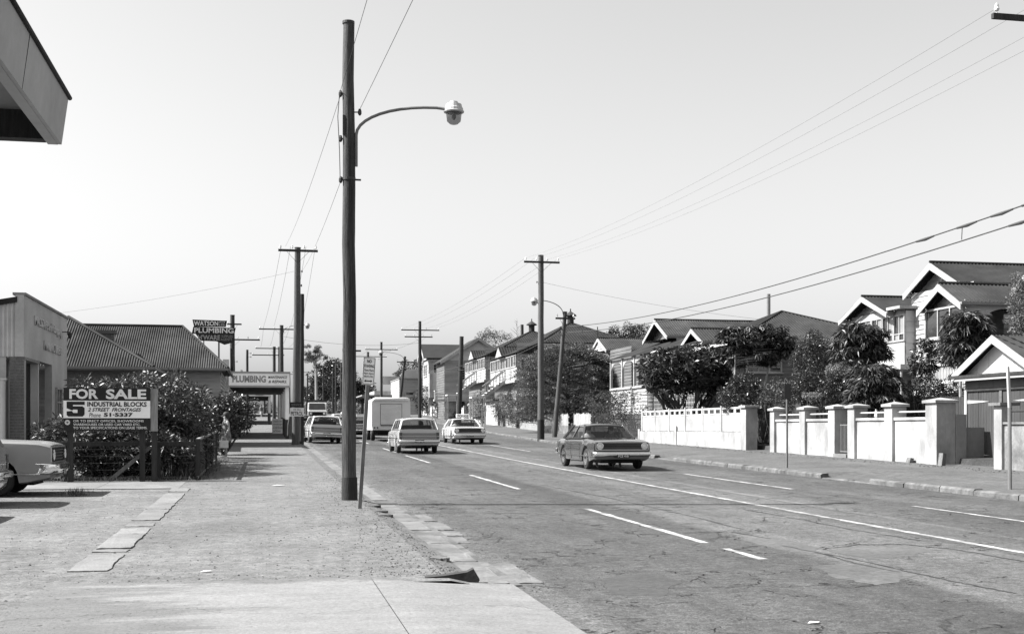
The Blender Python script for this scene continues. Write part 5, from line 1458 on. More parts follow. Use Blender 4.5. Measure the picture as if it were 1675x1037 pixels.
def wall_(t, name, mat, p, q, z0, z1, bh=0.19):
    m_ = MB(); boards(m_, [(p[0], p[1], z0), (q[0], q[1], z0), (q[0], q[1], z1), (p[0], p[1], z1)], bh); return m_.build(name, mat, t)
def slabw(t, name, mat, x0, x1, y0, y1, z0, z1): return MB().box(x0, x1, y0, y1, z0, z1).build(name, mat, t)

# ---- house A: white high-set house with three gables, nearest
A = thing('timber_house', 'tall white weatherboard house with stacked street gables on the right', 'house', (28, 45, hills(28, 45)))
gA = hills(27, 46)
gable_x(A, 26.3, 34, 50.6, 2.2, 6.62, 7.5)
gable_x(A, 26.9, 38, 45.9, 2.1, 7.38, 8.42, barge=0.24)
gable_x(A, 24.9, 33, 41.9, 1.5, 6.2, 7.05, roof='iron_roof', barge=0.24)
gable_x(A, 27.2, 40, 37.3, 3.4, 6.75, 8.8, barge=0.24)
# left wing: enclosed sleep-out
wall_(A, 'wing_front', 'white_paint', (26.75, 52.4), (26.75, 47.6), 6.45, 6.7, 0.2)
for k in range(5):
    y1 = 52.35-k*0.97
    window(A, (26.75, y1), (26.75, y1-0.93), 5.3, 6.45, 2, 1, split=0.28, fw=0.06, pane=['window_blind', 'window_dark'], sill=False)
m_ = MB()
for k in range(30):
    y1 = 52.4-k*0.16
    m_.box(26.72, 26.76+random.uniform(0, .01), y1-.155, y1, 4.3, 5.28)
m_.build('apron_boards', 'white_paint', A)
slabw(A, 'sill_rail', 'white_paint', 26.68, 26.76, 47.6, 52.4, 5.281, 5.35)
m_ = wall_(A, 'wing_side', 'cream_paint', (26.76, 47.6), (27.3, 47.6), 4.3, 6.6, 0.5)
slabw(A, 'wing_eave', 'white_paint', 26.35, 28.0, 47.35, 48.5, 6.66, 6.78)
slabw(A, 'wing_floor', 'white_paint', 26.3, 29.2, 47.2, 52.7, 4.08, 4.29)
for y1 in (47.4, 50.4, 52.5): MB().tube([(26.45, y1, gA-.6), (26.45, y1, 4.08)], 0.05, 8).build('stump', 'white_paint', A)
wall_(A, 'under_wall', 'white_paint', (28.0, 52.6), (28.0, 47.9), gA-.3, 4.08, 0.2)
wall_(A, 'under_side', 'pale_boards', (28.0, 47.9), (31, 47.9), gA-.3, 4.08, 0.2)
window(A, (28.0, 49.6), (28.0, 48.6), 2.5, 3.8, 1, 1, pane='window_dark')
MB().tube([(28.6, 47.7, 6.55), (28.6, 47.6, 6.3), (28.9, 47.6, 6.1), (28.9, 47.6, 4.0)], 0.05, 8).build('downpipe', 'white_paint', A)
# main front wall
wall_(A, 'main_wall', 'white_paint', (27.2, 47.85), (27.2, 43.2), 3.0, 7.33, 0.2)
wall_(A, 'main_side', 'pale_boards', (27.2, 43.9), (36, 43.9), 4.2, 7.33, 0.2)
window(A, (27.2, 45.2), (27.2, 44.2), 5.0, 6.45, 2, 1, pane='window_dark')
MB().prism([(26.6, 45.35, 6.55), (26.6, 44.05, 6.55), (27.2, 44.05, 6.75), (27.2, 45.35, 6.75)], (0,0,.04)).bar((26.65, 45.3, 6.55), (27.2, 45.3, 6.1), .05).bar((26.65, 44.1, 6.55), (27.2, 44.1, 6.1), .05).build('window_hood', 'white_paint', A)
# porch
window(A, (25.2, 43.25), (25.2, 40.6), 5.0, 6.15, 3, 1, pane='window_dark', frame='white_paint')
wall_(A, 'porch_front', 'white_paint', (25.2, 43.25), (25.2, 40.6), 3.95, 5.0, 0.2)
wall_(A, 'porch_side', 'pale_boards', (25.2, 40.6), (32, 40.6), 3.95, 4.9, 0.2)
slabw(A, 'porch_post', 'white_paint', 25.2, 25.36, 40.52, 40.66, 3.9, 6.15)
# arched side opening of the porch
ar = MB(); pts = []
for i in range(13):
    a = math.pi*i/12; pts.append((26.9-0.9*math.cos(a), 40.6, 5.55+0.45*math.sin(a)))
for i in range(12):
    p0, p1 = pts[i], pts[i+1]; ar.add([p0, p1, (p1[0], 40.6, 6.15), (p0[0], 40.6, 6.15), (p0[0], 40.68, p0[2]), (p1[0], 40.68, p1[2])], [(0,1,2,3), (4,5,1,0)])
ar.build('arch', 'pale_boards', A)
slabw(A, 'arch_jamb', 'pale_boards', 25.37, 26.0, 40.6, 40.68, 4.9, 6.15)
slabw(A, 'arch_jamb', 'pale_boards', 27.8, 28.3, 40.6, 40.68, 4.9, 6.15)
slabw(A, 'porch_back', 'grey_boards', 25.4, 28.3, 42.9, 43.0, 3.95, 6.2)
window(A, (28.3, 40.6), (30.3, 40.6), 4.85, 6.15, 2, 1, pane='window_dark')
slabw(A, 'porch_lintel', 'white_paint', 25.15, 31, 40.5, 40.59, 6.15, 6.3)
# battened undercroft with arched opening
for k in range(26):
    y1 = 43.2-k*0.104
    c_ = 41.75; s_ = abs(y1-c_)
    zb = 2.0 if s_ > 0.8 else 2.9+math.sqrt(max(0, 0.64-s_*s_))*0.75
    MB().box(25.22, 25.26, y1-.075, y1, zb, 3.94).build('batten', 'white_paint', A)
for y1 in (43.3, 40.6): MB().tube([(25.3, y1, gA-1), (25.3, y1, 3.95)], 0.13, 10).build('column', 'white_paint', A)
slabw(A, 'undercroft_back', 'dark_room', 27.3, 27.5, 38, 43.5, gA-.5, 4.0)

# ---- house C: dark hipped house behind umbrella trees
Cc = thing('timber_house', 'dark weatherboard house with broad hipped roof behind the umbrella trees', 'house', (28, 60, hills(28, 60)))
ap_ = (27.0, 60.8, 7.8); e_ = 5.75
cor = [(22.4, 56.5, e_), (33.5, 56.5, e_), (33.5, 66, e_), (22.4, 66, e_)]
for i in range(4):
    m_ = MB(); corrugated(m_, [cor[i], cor[(i+1) % 4], ap_], 0.16, 0.02); m_.build('roof', 'iron_roof_dark' if i else 'iron_roof', Cc)
    MB().tube([cor[i], ap_], 0.06, 6).build('hip_cap', 'iron_roof_dark', Cc)
    MB().bar(cor[i], cor[(i+1) % 4], .12, .12).build('gutter', 'pale_boards', Cc)
gC = hills(24, 57)
wall_(Cc, 'side_wall', 'dark_boards', (22.9, 57), (33, 57), gC-.3, 5.65, 0.2)
wall_(Cc, 'street_wall', 'mid_boards', (22.9, 65.5), (22.9, 57), gC-.3, 5.65, 0.2)
for x_ in (23.4, 25.9, 28.2, 30.4):
    window(Cc, (x_, 57), (x_+1.9, 57), 4.35, 5.4, 3, 1, pane=['window_dark', 'window_blind'], split=0.25)

# ---- house B: gabled house behind the frangipani
B = thing('timber_house', 'gabled weatherboard house with lattice base behind the branching garden tree', 'house', (26, 69, hills(26, 69)))
gB = hills(23, 66)
gable_x(B, 23.7, 34, 72.3, 2.35, 7.15, 8.3, roof='iron_roof_old', infill='mid_boards')
gable_x(B, 22.4, 30, 62.1, 1.65, 6.15, 6.92, roof='iron_roof', infill='cream_paint')
m_ = MB(); corrugated(m_, [(22.3, 69.0, 6.05), (22.3, 78, 6.05), (25.2, 76.5, 7.15), (25.2, 69.0, 7.15)], 0.16, 0.02); m_.build('verandah_roof', 'iron_roof', B)
m_ = MB(); corrugated(m_, [(22.3, 60.5, 6.1), (22.3, 69, 6.05), (25.2, 69, 7.15), (25.2, 64, 7.15)], 0.16, 0.02); m_.build('verandah_roof', 'iron_roof', B)
wall_(B, 'front_wall', 'mid_boards', (24.3, 78), (24.3, 60.6), 3.2, 6.6, 0.2)
wall_(B, 'side_wall', 'grey_boards', (24.3, 69.95), (34, 69.95), 6.4, 7.1, 0.2)
wall_(B, 'near_side', 'dark_boards', (22.7, 60.6), (32, 60.6), gB, 6.05, 0.2)
wall_(B, 'verandah_apron', 'white_paint', (22.5, 77.8), (22.5, 70), gB, 4.2, 0.2)
for y1 in (77.8, 75.2, 72.6, 70.0, 66.5, 63.8): slabw(B, 'verandah_post', 'white_paint', 22.45, 22.6, y1-.07, y1+.07, 4.15, 6.05)
for (ya, yb2) in ((77.8, 75.2), (75.2, 72.6), (72.6, 70.0)):
    ar = MB(); c_ = (ya+yb2)/2; r_ = (ya-yb2)/2-.07; pts = [(22.52, c_+r_*math.cos(math.pi*i/10), 5.3+.55*math.sin(math.pi*i/10)) for i in range(11)]
    for i in range(10):
        p0, p1 = pts[i], pts[i+1]; ar.add([p0, p1, (22.52, p1[1], 6.0), (22.52, p0[1], 6.0)], [(0,1,2,3)])
    ar.build('arch_fretwork', 'white_paint', B)
slabw(B, 'verandah_floor', 'white_paint', 22.4, 24.3, 60.6, 77.8, 4.05, 4.16)
for ya in np.arange(61, 70, 0.24):
    MB().box(22.46, 22.49, ya, ya+.05, gB-.2, 4.04).build('lattice_slat', 'white_paint', B)
for z_ in np.arange(gB-.1, 4.0, 0.24):
    MB().box(22.495, 22.52, 60.7, 69.95, z_, z_+.05).build('lattice_slat', 'white_paint', B)
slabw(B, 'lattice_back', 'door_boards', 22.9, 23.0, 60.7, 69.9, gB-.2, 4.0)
for y1 in (75.8, 73.0): window(B, (24.3, y1), (24.3, y1-1.3), 4.4, 5.9, 2, 1)
MB().tube([(28.5, 66.0, 6.8), (28.5, 66.0, 9.3)], 0.11, 8).build('flue', 'grey_metal', B)

# ---- house behind: pale gable with finial
Gh = thing('timber_house', 'house with white finialled gable between the conifer and the gabled house', 'house', (26, 88, hills(26, 88)))
gable_x(Gh, 24.3, 36, 87.6, 2.3, 7.3, 8.27, roof='iron_roof_old', infill='white_paint', wall_in=0.1)
MB().tube([(24.3, 87.6, 8.2), (24.3, 87.6, 9.1)], 0.04, 6).build('finial', 'dark_timber', Gh)
wall_(Gh, 'front_wall', 'mid_boards', (24.6, 90), (24.6, 80), 2, 7.2, 0.22); wall_(Gh, 'side_wall', 'grey_boards', (24.6, 85.4), (36, 85.4), 2, 7.2, 0.22)
cor = [(27, 88, 7.6), (36, 88, 7.6), (36, 96, 7.6), (27, 96, 7.6)]; ap_ = (31, 92, 9.6)
for i in range(4):
    m_ = MB(); corrugated(m_, [cor[i], cor[(i+1) % 4], ap_], 0.25, 0.02); m_.build('rear_roof', 'iron_roof_dark', Gh)

# ---- two hipped high-set houses with roof vents
def hip_house(label, xo, yo, e_, ap_, vz, corners, ver, gx, wallmat, seed):
    h = thing('timber_house', label, 'house', (xo, yo, hills(25, yo)))
    x0, x1, y0, y1 = corners
    cor = [(x0, y0, e_), (x1, y0, e_), (x1, y1, e_), (x0, y1, e_)]
    for i in range(4):
        m_ = MB(); corrugated(m_, [cor[i], cor[(i+1) % 4], ap_], 0.25, 0.02); m_.build('roof', 'iron_roof_dark', h)
        MB().tube([cor[i], ap_], 0.07, 6).build('hip_cap', 'iron_roof_dark', h)
    v = V(*ap_)
    MB().lathe([(0.32, -0.25), (0.32, 0.55), (0.6, 0.62), (0.55, 0.72), (0.2, 0.95), (0.06, 1.05), (0.05, 1.3)], v, 10).build('roof_vent', 'dark_timber', h)
    vx = ver[0]; vz1 = ver[1]; fl = ver[2]
    m_ = MB(); corrugated(m_, [(vx, y0-.3, vz1), (vx, y1+.3, vz1), (x0, y1+.2, e_), (x0, y0-.2, e_)], 0.25, 0.02); m_.build('verandah_roof', 'iron_roof_dark', h)
    m_ = MB(); corrugated(m_, [(vx, y0-.3, vz1), (x0, y0-.3, vz1), (x0, y0-.2, e_)], 0.25, 0.02); m_.build('verandah_hip', 'iron_roof_dark', h)
    yg = (y0+y1)/2
    for s in (-1, 1):
        m_ = MB(); corrugated(m_, [(vx-.3, yg+s*1.5, vz1+.05), (x0, yg+s*1.5, vz1+.05), (x0, yg, vz1+.95), (vx-.3, yg, vz1+.95)], 0.25, 0.02); m_.build('porch_roof', 'iron_roof_dark', h)
    MB().prism([(vx-.28, yg+1.5, vz1), (vx-.28, yg-1.5, vz1), (vx-.28, yg, vz1+.9)], (.05, 0, 0)).build('porch_gable', 'white_paint', h)
    wall_(h, 'apron_wall', 'white_paint', (vx+.2, y1), (vx+.2, y0), fl-.1, fl+1.0, 0.3)
    n = 5
    for k in range(n):
        ya = y1-(y1-y0)*k/n
        slabw(h, 'verandah_post', 'white_paint', vx+.14, vx+.3, ya-.08, ya+.08, fl, vz1)
        window(h, (vx+.22, ya-.2), (vx+.22, ya-(y1-y0)/n+.2), fl+1.05, vz1-.1, 3, 1, pane=['window_dark', 'window_blind'], fw=.1, sill=False)
    wall_(h, 'side_wall', wallmat, (vx+.2, y0), (x1, y0), 2.0, e_-.1, 0.3)
    window(h, (vx+.5, y0), (x0+.3, y0), fl+1.0, vz1-.1, 2, 1, pane='window_dark', fw=.1)
    slabw(h, 'floor', 'white_paint', vx, x1, y0-.1, y1, fl-.3, fl-.1)
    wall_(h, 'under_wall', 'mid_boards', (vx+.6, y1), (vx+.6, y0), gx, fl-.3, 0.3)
    for k in range(3): window(h, (vx+.6, y0+2.0+k*2.6), (vx+.6, y0+0.9+k*2.6), gx+1.3, gx+2.5, 1, 1, pane='window_dark')
    # stair down to the street side
    ys_ = yg-.7; stp = MB(); nst = 7; gs = fl-1.5
    for k in range(nst):
        xs_ = vx - 0.05 - 0.27*k; zs_ = fl-.1 - (fl-.1-gs)*k/nst
        MB().box(xs_-.28, xs_, ys_-1.2, ys_, zs_-.05, zs_).build('stair_tread', 'pale_boards', h)
    for yy in (ys_+.04, ys_-1.24):
        MB().bar((vx, yy, fl-.1), (vx-.27*nst, yy, gs), .06, .28).build('stringer', 'white_paint', h)
        MB().bar((vx, yy, fl+.9), (vx-.27*nst, yy, gs+1.0), .06, .1).build('handrail', 'white_paint', h)
        for k in range(0, nst, 2): 
            xs_ = vx-.27*k; zs_ = fl-.1-(fl-.1-gs)*k/nst; MB().box(xs_-.03, xs_+.03, yy-.03, yy+.03, zs_, zs_+1.0).build('baluster', 'white_paint', h)
    MB().box(vx-.27*nst-1.2, vx-.27*nst+.05, ys_-1.3, ys_+.1, gs-.12, gs).build('landing', 'pale_boards', h)
    for xx in (vx-.27*nst-1.1, vx-.27*nst): 
        for yy in (ys_-1.2, ys_): MB().box(xx-.04, xx+.04, yy-.04, yy+.04, gx-.6, gs-.12).build('landing_post', 'grey_boards', h)
    return h
hip_house('dark hip roofed high-set house with roof vent directly behind the conifer', 27, 111, 9.2, (28.3, 111.5, 11.5), 0, (24, 33, 105.5, 118), (21.7, 8.2, 5.95), 2.3, 'grey_boards', 1)
hip_house('dark hip roofed high-set house with long side stair, second beyond the conifer', 27, 128, 9.9, (28.2, 128.0, 12.0), 0, (24, 33, 122, 134.5), (21.9, 8.9, 6.6), 2.8, 'grey_boards', 2)
fg = thing('flat_shed', 'pale flat roofed shed below the far side stair', 'shed', (22.8, 119, hills(22, 118)))
slabw(fg, 'wall', 'cream_paint', 22.0, 25.5, 116, 121, 1.8, 4.2); slabw(fg, 'roof', 'dark_timber', 21.7, 25.8, 115.7, 121.3, 4.2, 4.4)

# ---- two-storey house with gable to the street and wing facing down the hill
D = thing('timber_house', 'two storey pale house with dark tiled gables left of the hipped houses', 'house', (26, 158, hills(25, 155)))
def gable_y(t, x0, x1, yf, yb, ez, rz, roof, wallmat, z0):
    xc = (x0+x1)/2
    for a, b in ((x0, xc), (x1, xc)):
        m_ = MB(); m_.prism([(a + (-.5 if a < b else .5), yf-.5, ez-.25), (b, yf-.5, rz), (b, yb, rz), (a + (-.5 if a < b else .5), yb, ez-.25)], (0,0,.1)); m_.build('roof', roof, t)
        MB().prism([(a + (-.55 if a < b else .55), yf-.55, ez-.55), (a + (-.55 if a < b else .55), yf-.55, ez-.2), (b, yf-.55, rz+.08), (b, yf-.55, rz-.3)], (0,.06,0)).build('bargeboard', 'white_paint', t)
    m_ = MB(); boards(m_, [(x0, yf, ez), (x1, yf, ez), (xc, yf, rz-.1)], 0.6); m_.build('gable_infill', 'cream_paint', t)
    wall_(t, 'end_wall', wallmat, (x0, yf), (x1, yf), z0, ez, 0.3)
    wall_(t, 'street_wall', 'mid_boards', (x0, yb), (x0, yf), z0, ez, 0.3)
gable_y(D, 22.0, 30.4, 150, 157, 10.0, 12.75, 'tile_roof', 'grey_boards', 2.5)
window(D, (24.0, 150), (26.6, 150), 7.2, 9.2, 3, 1, pane=['window_dark', 'window_blind'], fw=.12)
window(D, (23.5, 150), (26.6, 150), 3.4, 5.2, 3, 1, pane=['window_dark', 'window_blind'], fw=.12)
slabw(D, 'porch_slab', 'white_paint', 20.6, 25, 149.0, 150, 4.9, 5.15)
for k in range(8): slabw(D, 'baluster', 'white_paint', 20.7, 20.85, 149.0+k*0.9*0.14, 149.06+k*0.9*0.14, 5.15, 6.1)
slabw(D, 'porch_rail', 'white_paint', 20.65, 20.9, 148.9, 150.1, 6.1, 6.22)
for z_ in (5.4, 5.75): slabw(D, 'porch_rail', 'white_paint', 20.7, 22, 148.9, 148.98, z_, z_+.1)
D2 = thing('timber_house', 'far two storey house with white street gable and dark ridge above the weatherboard shop', 'house', (26, 180, hills(25, 180)))
for s in (-1, 1):
    yc_ = 180; m_ = MB(); m_.prism([(22.8, yc_+s*3.6, 11.7), (32, yc_+s*3.6, 11.7), (32, yc_, 13.9), (22.8, yc_, 13.9)], (0,0,.1)); m_.build('roof', 'tile_roof', D2)
    MB().prism([(22.75, yc_+s*3.65, 11.3), (22.75, yc_+s*3.65, 11.75), (22.75, yc_, 13.95), (22.75, yc_, 13.5)], (.08,0,0)).build('bargeboard', 'white_paint', D2)
m_ = MB(); boards(m_, [(23.4, 183.4, 11.6), (23.4, 176.6, 11.6), (23.4, 180, 13.7)], 0.4); m_.build('gable_infill', 'white_paint', D2)
wall_(D2, 'street_wall', 'white_paint', (23.6, 183.3), (23.6, 176.7), 4, 11.6, 0.4)
wall_(D2, 'side_wall', 'grey_boards', (23.6, 176.7), (32, 176.7), 4, 11.6, 0.4)
window(D2, (23.6, 182), (23.6, 178.5), 9.2, 11.0, 3, 1, fw=.15, pane=['window_dark', 'window_blind'])
window(D2, (24.2, 176.7), (28.5, 176.7), 9.6, 11.2, 4, 1, fw=.12)
slabw(D2, 'bay_wall', 'pale_boards', 24.0, 28.8, 176.1, 176.66, 6.0, 9.5)
slabw(D2, 'bay_front', 'white_paint', 23.6, 24.0, 175.9, 176.66, 6.0, 9.5)

# ---- grey weatherboard shop further down, with shop sign
S = thing('weatherboard_shop', 'grey weatherboard shop with two small windows behind the van', 'shop', (26, 195, hills(25, 195)))
wall_(S, 'side_wall', 'grey_boards', (21.0, 192), (28.5, 192), 3.0, 9.3, 0.42)
wall_(S, 'street_wall', 'white_paint', (21.0, 205), (21.0, 192), 3.0, 9.3, 0.42)
slabw(S, 'roof', 'dull_wall', 20.9, 28.7, 191.8, 205, 9.3, 9.45)
window(S, (21.9, 192), (23.4, 192), 6.6, 7.4, 1, 1, fw=.14); window(S, (25.0, 192), (26.5, 192), 6.6, 7.4, 1, 1, fw=.14)
m_ = MB(); pts = [(19.5, 9.0), (28.5, 9.0), (28.5, 10.2)]
for i in range(9): a = math.pi*i/8; pts.append((25.3-2.4*math.cos(math.pi-a), 10.4+1.3*math.sin(a)))
pts += [(20.3, 10.4), (19.5, 10.4)]
m_.prism([(a, 208, b) for a, b in pts], (0, .3, 0)); m_.build('parapet', 'grey_render', S)
slabw(S, 'low_shop_front', 'white_paint', 18.2, 21, 205, 216, 3.2, 7.8)
slabw(S, 'awning', 'dull_wall', 16.0, 21.0, 203, 216, 6.9, 7.1)
cs = thing('shop_sign', 'dark shop sign with pale filter lettering above the van', 'sign', (18.4, 200, zr(200)))
slabw(cs, 'panel', 'sign_black', 16.4, 20.6, 199.9, 200, 5.6, 6.7)
for x_ in (16.6, 20.4): slabw(cs, 'post', 'dark_timber', x_-.08, x_+.08, 200.0, 200.15, zr(200), 6.4)
text('CRAVEN FILTER', cs, 'letter_pale', (16.6, 199.9, 5.85), (1,0,0), (0,0,1), 3.8, 0.6, bold=0.02, depth=0)

# ------------------------------------------------------------------ fences further up the street
def panel_fence(label, y0, y1, n):
    t_ = thing('panel_fence', label, 'fence', (frontx(y0), y0, zr(y0)+.2))
    for i in range(n):
        a = y0+(y1-y0)*i/n; b = y0+(y1-y0)*(i+1)/n; x = frontx(a); z = zr(a)+.2
        MB().box(x-.1, x+.15, a-.14, a+.14, z-.3, z+1.75).build('post', 'dark_timber' if i % 2 else 'white_paint', t_)
        MB().box(x, x+.06, a+.15, b-.15, z-.3, z+1.4).build('panel', 'cream_paint', t_)
        MB().box(x-.04, x+.1, a+.15, b-.15, z+1.4, z+1.55).build('rail', 'white_paint', t_)
panel_fence('pale panelled fence with dark posts beyond the moving wagon', 143, 205, 22)
wp = thing('pillar_fence', 'row of white pillars with rounded caps behind the oncoming white sedan', 'fence', (frontx(125), 125, zr(125)+.2))
for i, y in enumerate((115.5, 120.0, 123.2, 127, 130.5, 134, 138)):
    x = frontx(y); z = zr(y)+.2; w = 1.25 if i == 0 else 0.85
    MB().box(x, x+.6, y-w/2, y+w/2, z-.3, z+1.75).build('pillar', 'white_render', wp)
    MB().tube([(x-.02, y-w/2-.04, z+1.75), (x-.02, y+w/2+.04, z+1.75)], .0, 6) if False else MB().lathe([(w*.62, 0), (w*.66, .12), (w*.5, .28), (w*.2, .36)], (x+.3, y, z+1.75), 12).build('pillar_cap', 'white_render', wp, smooth=False)
    if i and i < 6: MB().box(x+.2, x+.4, y+w/2, y+3.2-w/2+.2, z-.3, z+.85).build('wall_panel', 'white_render', wp)
bw = thing('brick_fence', 'low dark brick fence with posts left of the tall grey pole', 'fence', (frontx(100), 100, zr(100)+.2))
for i, y in enumerate((92, 96.2, 100.5, 103.3, 107.6, 112)):
    x = frontx(y); z = zr(y)+.2
    MB().box(x, x+.3, y-.15, y+.15, z-.3, z+1.05).build('post', 'concrete_worn', bw)
    if i not in (2, 5):
        yn = (92, 96.2, 100.5, 103.3, 107.6, 112)[i+1]
        pb_ = MB().box(x+.06, x+.24, y+.15, yn-.15, z-.3, z+.62).build('panel', 'brick_mid', bw)
        MB().box(x+.02, x+.28, y+.15, yn-.15, z+.62, z+.72).build('coping', 'concrete_worn', bw)
gtm = MB()
for k in range(9): gtm.box(frontx(101)+.1, frontx(101)+.14, 100.75+k*.27, 100.85+k*.27, zr(101)+.2, zr(101)+1.2)
gtm.build('gate', 'dark_timber', bw)
pbz = zr(82)+0.2
cb = thing('base_wall', 'concrete base wall under the pale palings behind the tall grey pole', 'wall', (20.2, 82, pbz))
for a, b in ((74.6, 79.2), (80.4, 89.5)):
    MB().box(frontx(82)-.05, frontx(82)+.15, a, b, pbz-.4, pbz+.55).build('panel', 'concrete_worn', cb)
palings('paling_fence', 'bleached ragged paling fence on a concrete base by the leaning lamp pole', (frontx(82)+.02, 89.4, 0), (frontx(82)+.02, 80.5, 0), 0.78, 'pale_paling', w=.16, z0=pbz+.55, ragged=.1)
palings('paling_fence', 'short bleached paling panel just right of the leaning lamp pole', (frontx(82)+.02, 79.1, 0), (frontx(82)+.02, 74.7, 0), 0.78, 'pale_paling', w=.16, z0=pbz+.55, ragged=.1)
palings('picket_fence', 'dark gapped picket fence between the bleached palings and the white boarded fence', (20.2, 74.2, 0), (20.2, 63.5, 0), 1.25, 'dark_timber', w=.10, gap=.09)

# ------------------------------------------------------------------ vehicles
def lerp_tab(tab, x):
    if x <= tab[0][0]: return tab[0][1]
    for (a, va), (b, vb) in zip(tab[:-1], tab[1:]):
        if x <= b: 
            t = (x-a)/(b-a); return va+(vb-va)*t
    return tab[-1][1]

def wheel(root, x, y, r, w, cap='chrome_dull'):
    s = 1 if y > 0 else -1
    ty = MB().lathe([(r*.55, -w/2), (r*.9, -w/2), (r*.985, -w*.32), (r, 0), (r*.985, w*.32), (r*.9, w/2), (r*.55, w/2)], (x, y, r), 22, 'y').build('wheel', 'rubber', root, smooth=30)
    yo = y + s*(w/2)
    MB().lathe([(r*.64, -.005), (r*.63, s*.012), (r*.5, s*.006), (r*.42, s*.014), (r*.3, s*.03), (r*.06, s*.036)], (x, yo, r), 20, 'y').build('hubcap', cap, ty, smooth=30)
    return ty

def car(name, label, cat, loc, rz, sp, group=None):
    root = thing(name, label, cat, loc, rz, group, world_coords=False)
    L, w0, zb0 = sp['L'], sp['w'], sp.get('zb', .23)
    r = sp.get('r', .315); ra = r + .065; xf, xr = sp['xf'], sp['xr']
    tops, ws = sp['top'], sp['wid']
    xs = set(np.linspace(-L/2, L/2, 25).round(3)) | {-L/2+.03, L/2-.03}
    for xw in (xf, xr):
        for a in np.linspace(0, math.pi, 11): xs.add(round(xw+ra*math.cos(a), 3))
        xs |= {xw-ra-.02, xw+ra+.02}
    xs = sorted(xs); ring = []
    for x in xs:
        zt = lerp_tab(tops, x); w = w0*lerp_tab(ws, x); zb = zb0 + lerp_tab(sp.get('rise', [(0, 0)]), x)
        arch = False
        for xw in (xf, xr):
            if abs(x-xw) <= ra+1e-6: zb = max(zb, r + math.sqrt(max(0, ra*ra-(x-xw)**2))); arch = True
        zm = zb + (zt-zb)*.42
        half = [(0, zb), (w*.86, zb), (w*.965, zb+.03), (w, zm), (w*.99, zt-.13), (w*.965, zt-.045), (w*.88, zt), (w*.5, zt+.012), (0, zt+.02)]
        ring.append([(x, y, z) for y, z in half] + [(x, -y, z) for y, z in reversed(half[1:-1])])
    mb = MB(); n = len(ring[0])
    for rg in ring: mb.v.extend(rg)
    for i in range(len(ring)-1):
        for k in range(n): mb.f.append((i*n+k, i*n+(k+1) % n, (i+1)*n+(k+1) % n, (i+1)*n+k))
    mb.f.append(tuple(reversed(range(n)))); mb.f.append(tuple((len(ring)-1)*n+k for k in range(n)))
    paint = sp['paint']
    body = mb.build('body', paint, root, smooth=28)
    # chassis block hides the light between the wheels
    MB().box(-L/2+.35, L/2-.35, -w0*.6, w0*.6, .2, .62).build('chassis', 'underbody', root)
    tw = w0*.98 - .11
    for xw in (xf, xr):
        for s in (-1, 1): wheel(root, xw, s*tw, r, .165, sp.get('cap', 'chrome_dull'))
    # cabin
    g = sp['cab']; xa, xb, xc, xd = g['x']; zA, zD, zR = g['z']; wb, wt = g['w']
    Y = lambda w_, s: w_*s
    pt = {k: v for k, v in zip('ABCD', ((xa, wb, zA), (xb, wt, zR-.05), (xc, wt, zR-.05), (xd, wb, zD)))}
    P = lambda k, s: V(pt[k][0], pt[k][1]*s, pt[k][2])
    def curved(a, b, bulge, name, mat):
        m_ = MB()
        def fn(u, v):
            lo = P(a, -1).lerp(P(a, 1), u); hi = P(b, -1).lerp(P(b, 1), u); p = lo.lerp(hi, v)
            p.x += bulge*4*u*(1-u); return p
        m_.grid(fn, 8, 3); return m_.build(name, mat, root, smooth=True)
    curved('A', 'B', .07, 'windscreen', 'car_glass'); curved('D', 'C', -.05, 'rear_window', 'car_glass')
    for s in (-1, 1):
        m_ = MB().poly(P('A', s), P('B', s), P('C', s), P('D', s)); m_.build('side_window', 'car_glass', root)
        pm = MB()
        pm.bar(P('A', s), P('B', s), .05, .05); pm.bar(P('D', s), P('C', s), g.get('cw', .09), .06)
        for bx in g['pillars']:
            t = (bx-xb)/(xc-xb); top = P('B', s).lerp(P('C', s), t); tb = (bx-xa)/(xd-xa); bot = P('A', s).lerp(P('D', s), tb)
            bot.x = top.x + (bot.x-top.x)*.4
            pm.bar(bot, top, .055, .05)
        if g.get('quarter'):
            q0, q1 = P('D', s), P('C', s); a_ = q0 + V(g['quarter'], 0, 0); b_ = q1 + V(g['quarter']*.9, 0, 0)
            pm.add([q0, a_, b_, q1], [(0, 1, 2, 3)])
        pm.bar(P('A', s)+V(0, 0, .01), P('D', s)+V(0, 0, .01), .035, .03)
        pm.build('pillars', paint if not g.get('pm') else g['pm'], root)
    rm = MB()
    ov = .045
    def roof(u, v):
        x = xb+.05 + (xc-.04-xb-.05)*u if xb < xc else xb+.05 - (xb+.05-xc+.06)*u
        y = (v*2-1); ww = wt+.03
        z = zR - .055 + .06*(1-abs(y)**3) - .035*abs(2*u-1)**2.5
        return (x, y*ww, z)
    rm.grid(roof, 8, 10)
    ro = rm.build('roof', sp.get('roofpaint', paint), root, smooth=True)
    so_ = ro.modifiers.new('solid', 'SOLIDIFY'); so_.thickness = .05; so_.offset = -1
    # interior
    zi = min(zA, zD) + .012
    MB().box(min(xa, xd)+.18, max(xa, xd)-.12, -wb*.9, wb*.9, zi-.02, zi+.018).build('parcel_shelf', 'upholstery', root)
    for sx_ in g['seats']:
        MB().box(sx_-.07, sx_+.07, -wb*.82, wb*.82, zi, zi+.2).build('seat_back', 'upholstery', root, bevel=.03)
    MB().tube([(g['seats'][0]+.62, .38+.17*math.cos(a), zi+.06+.12*math.sin(a)) for a in np.linspace(0, math.pi, 9)], .014, 6).build('steering_wheel', 'black_metal', root)
    # seams, handles, trim
    zt_ = lambda x: lerp_tab(tops, x)
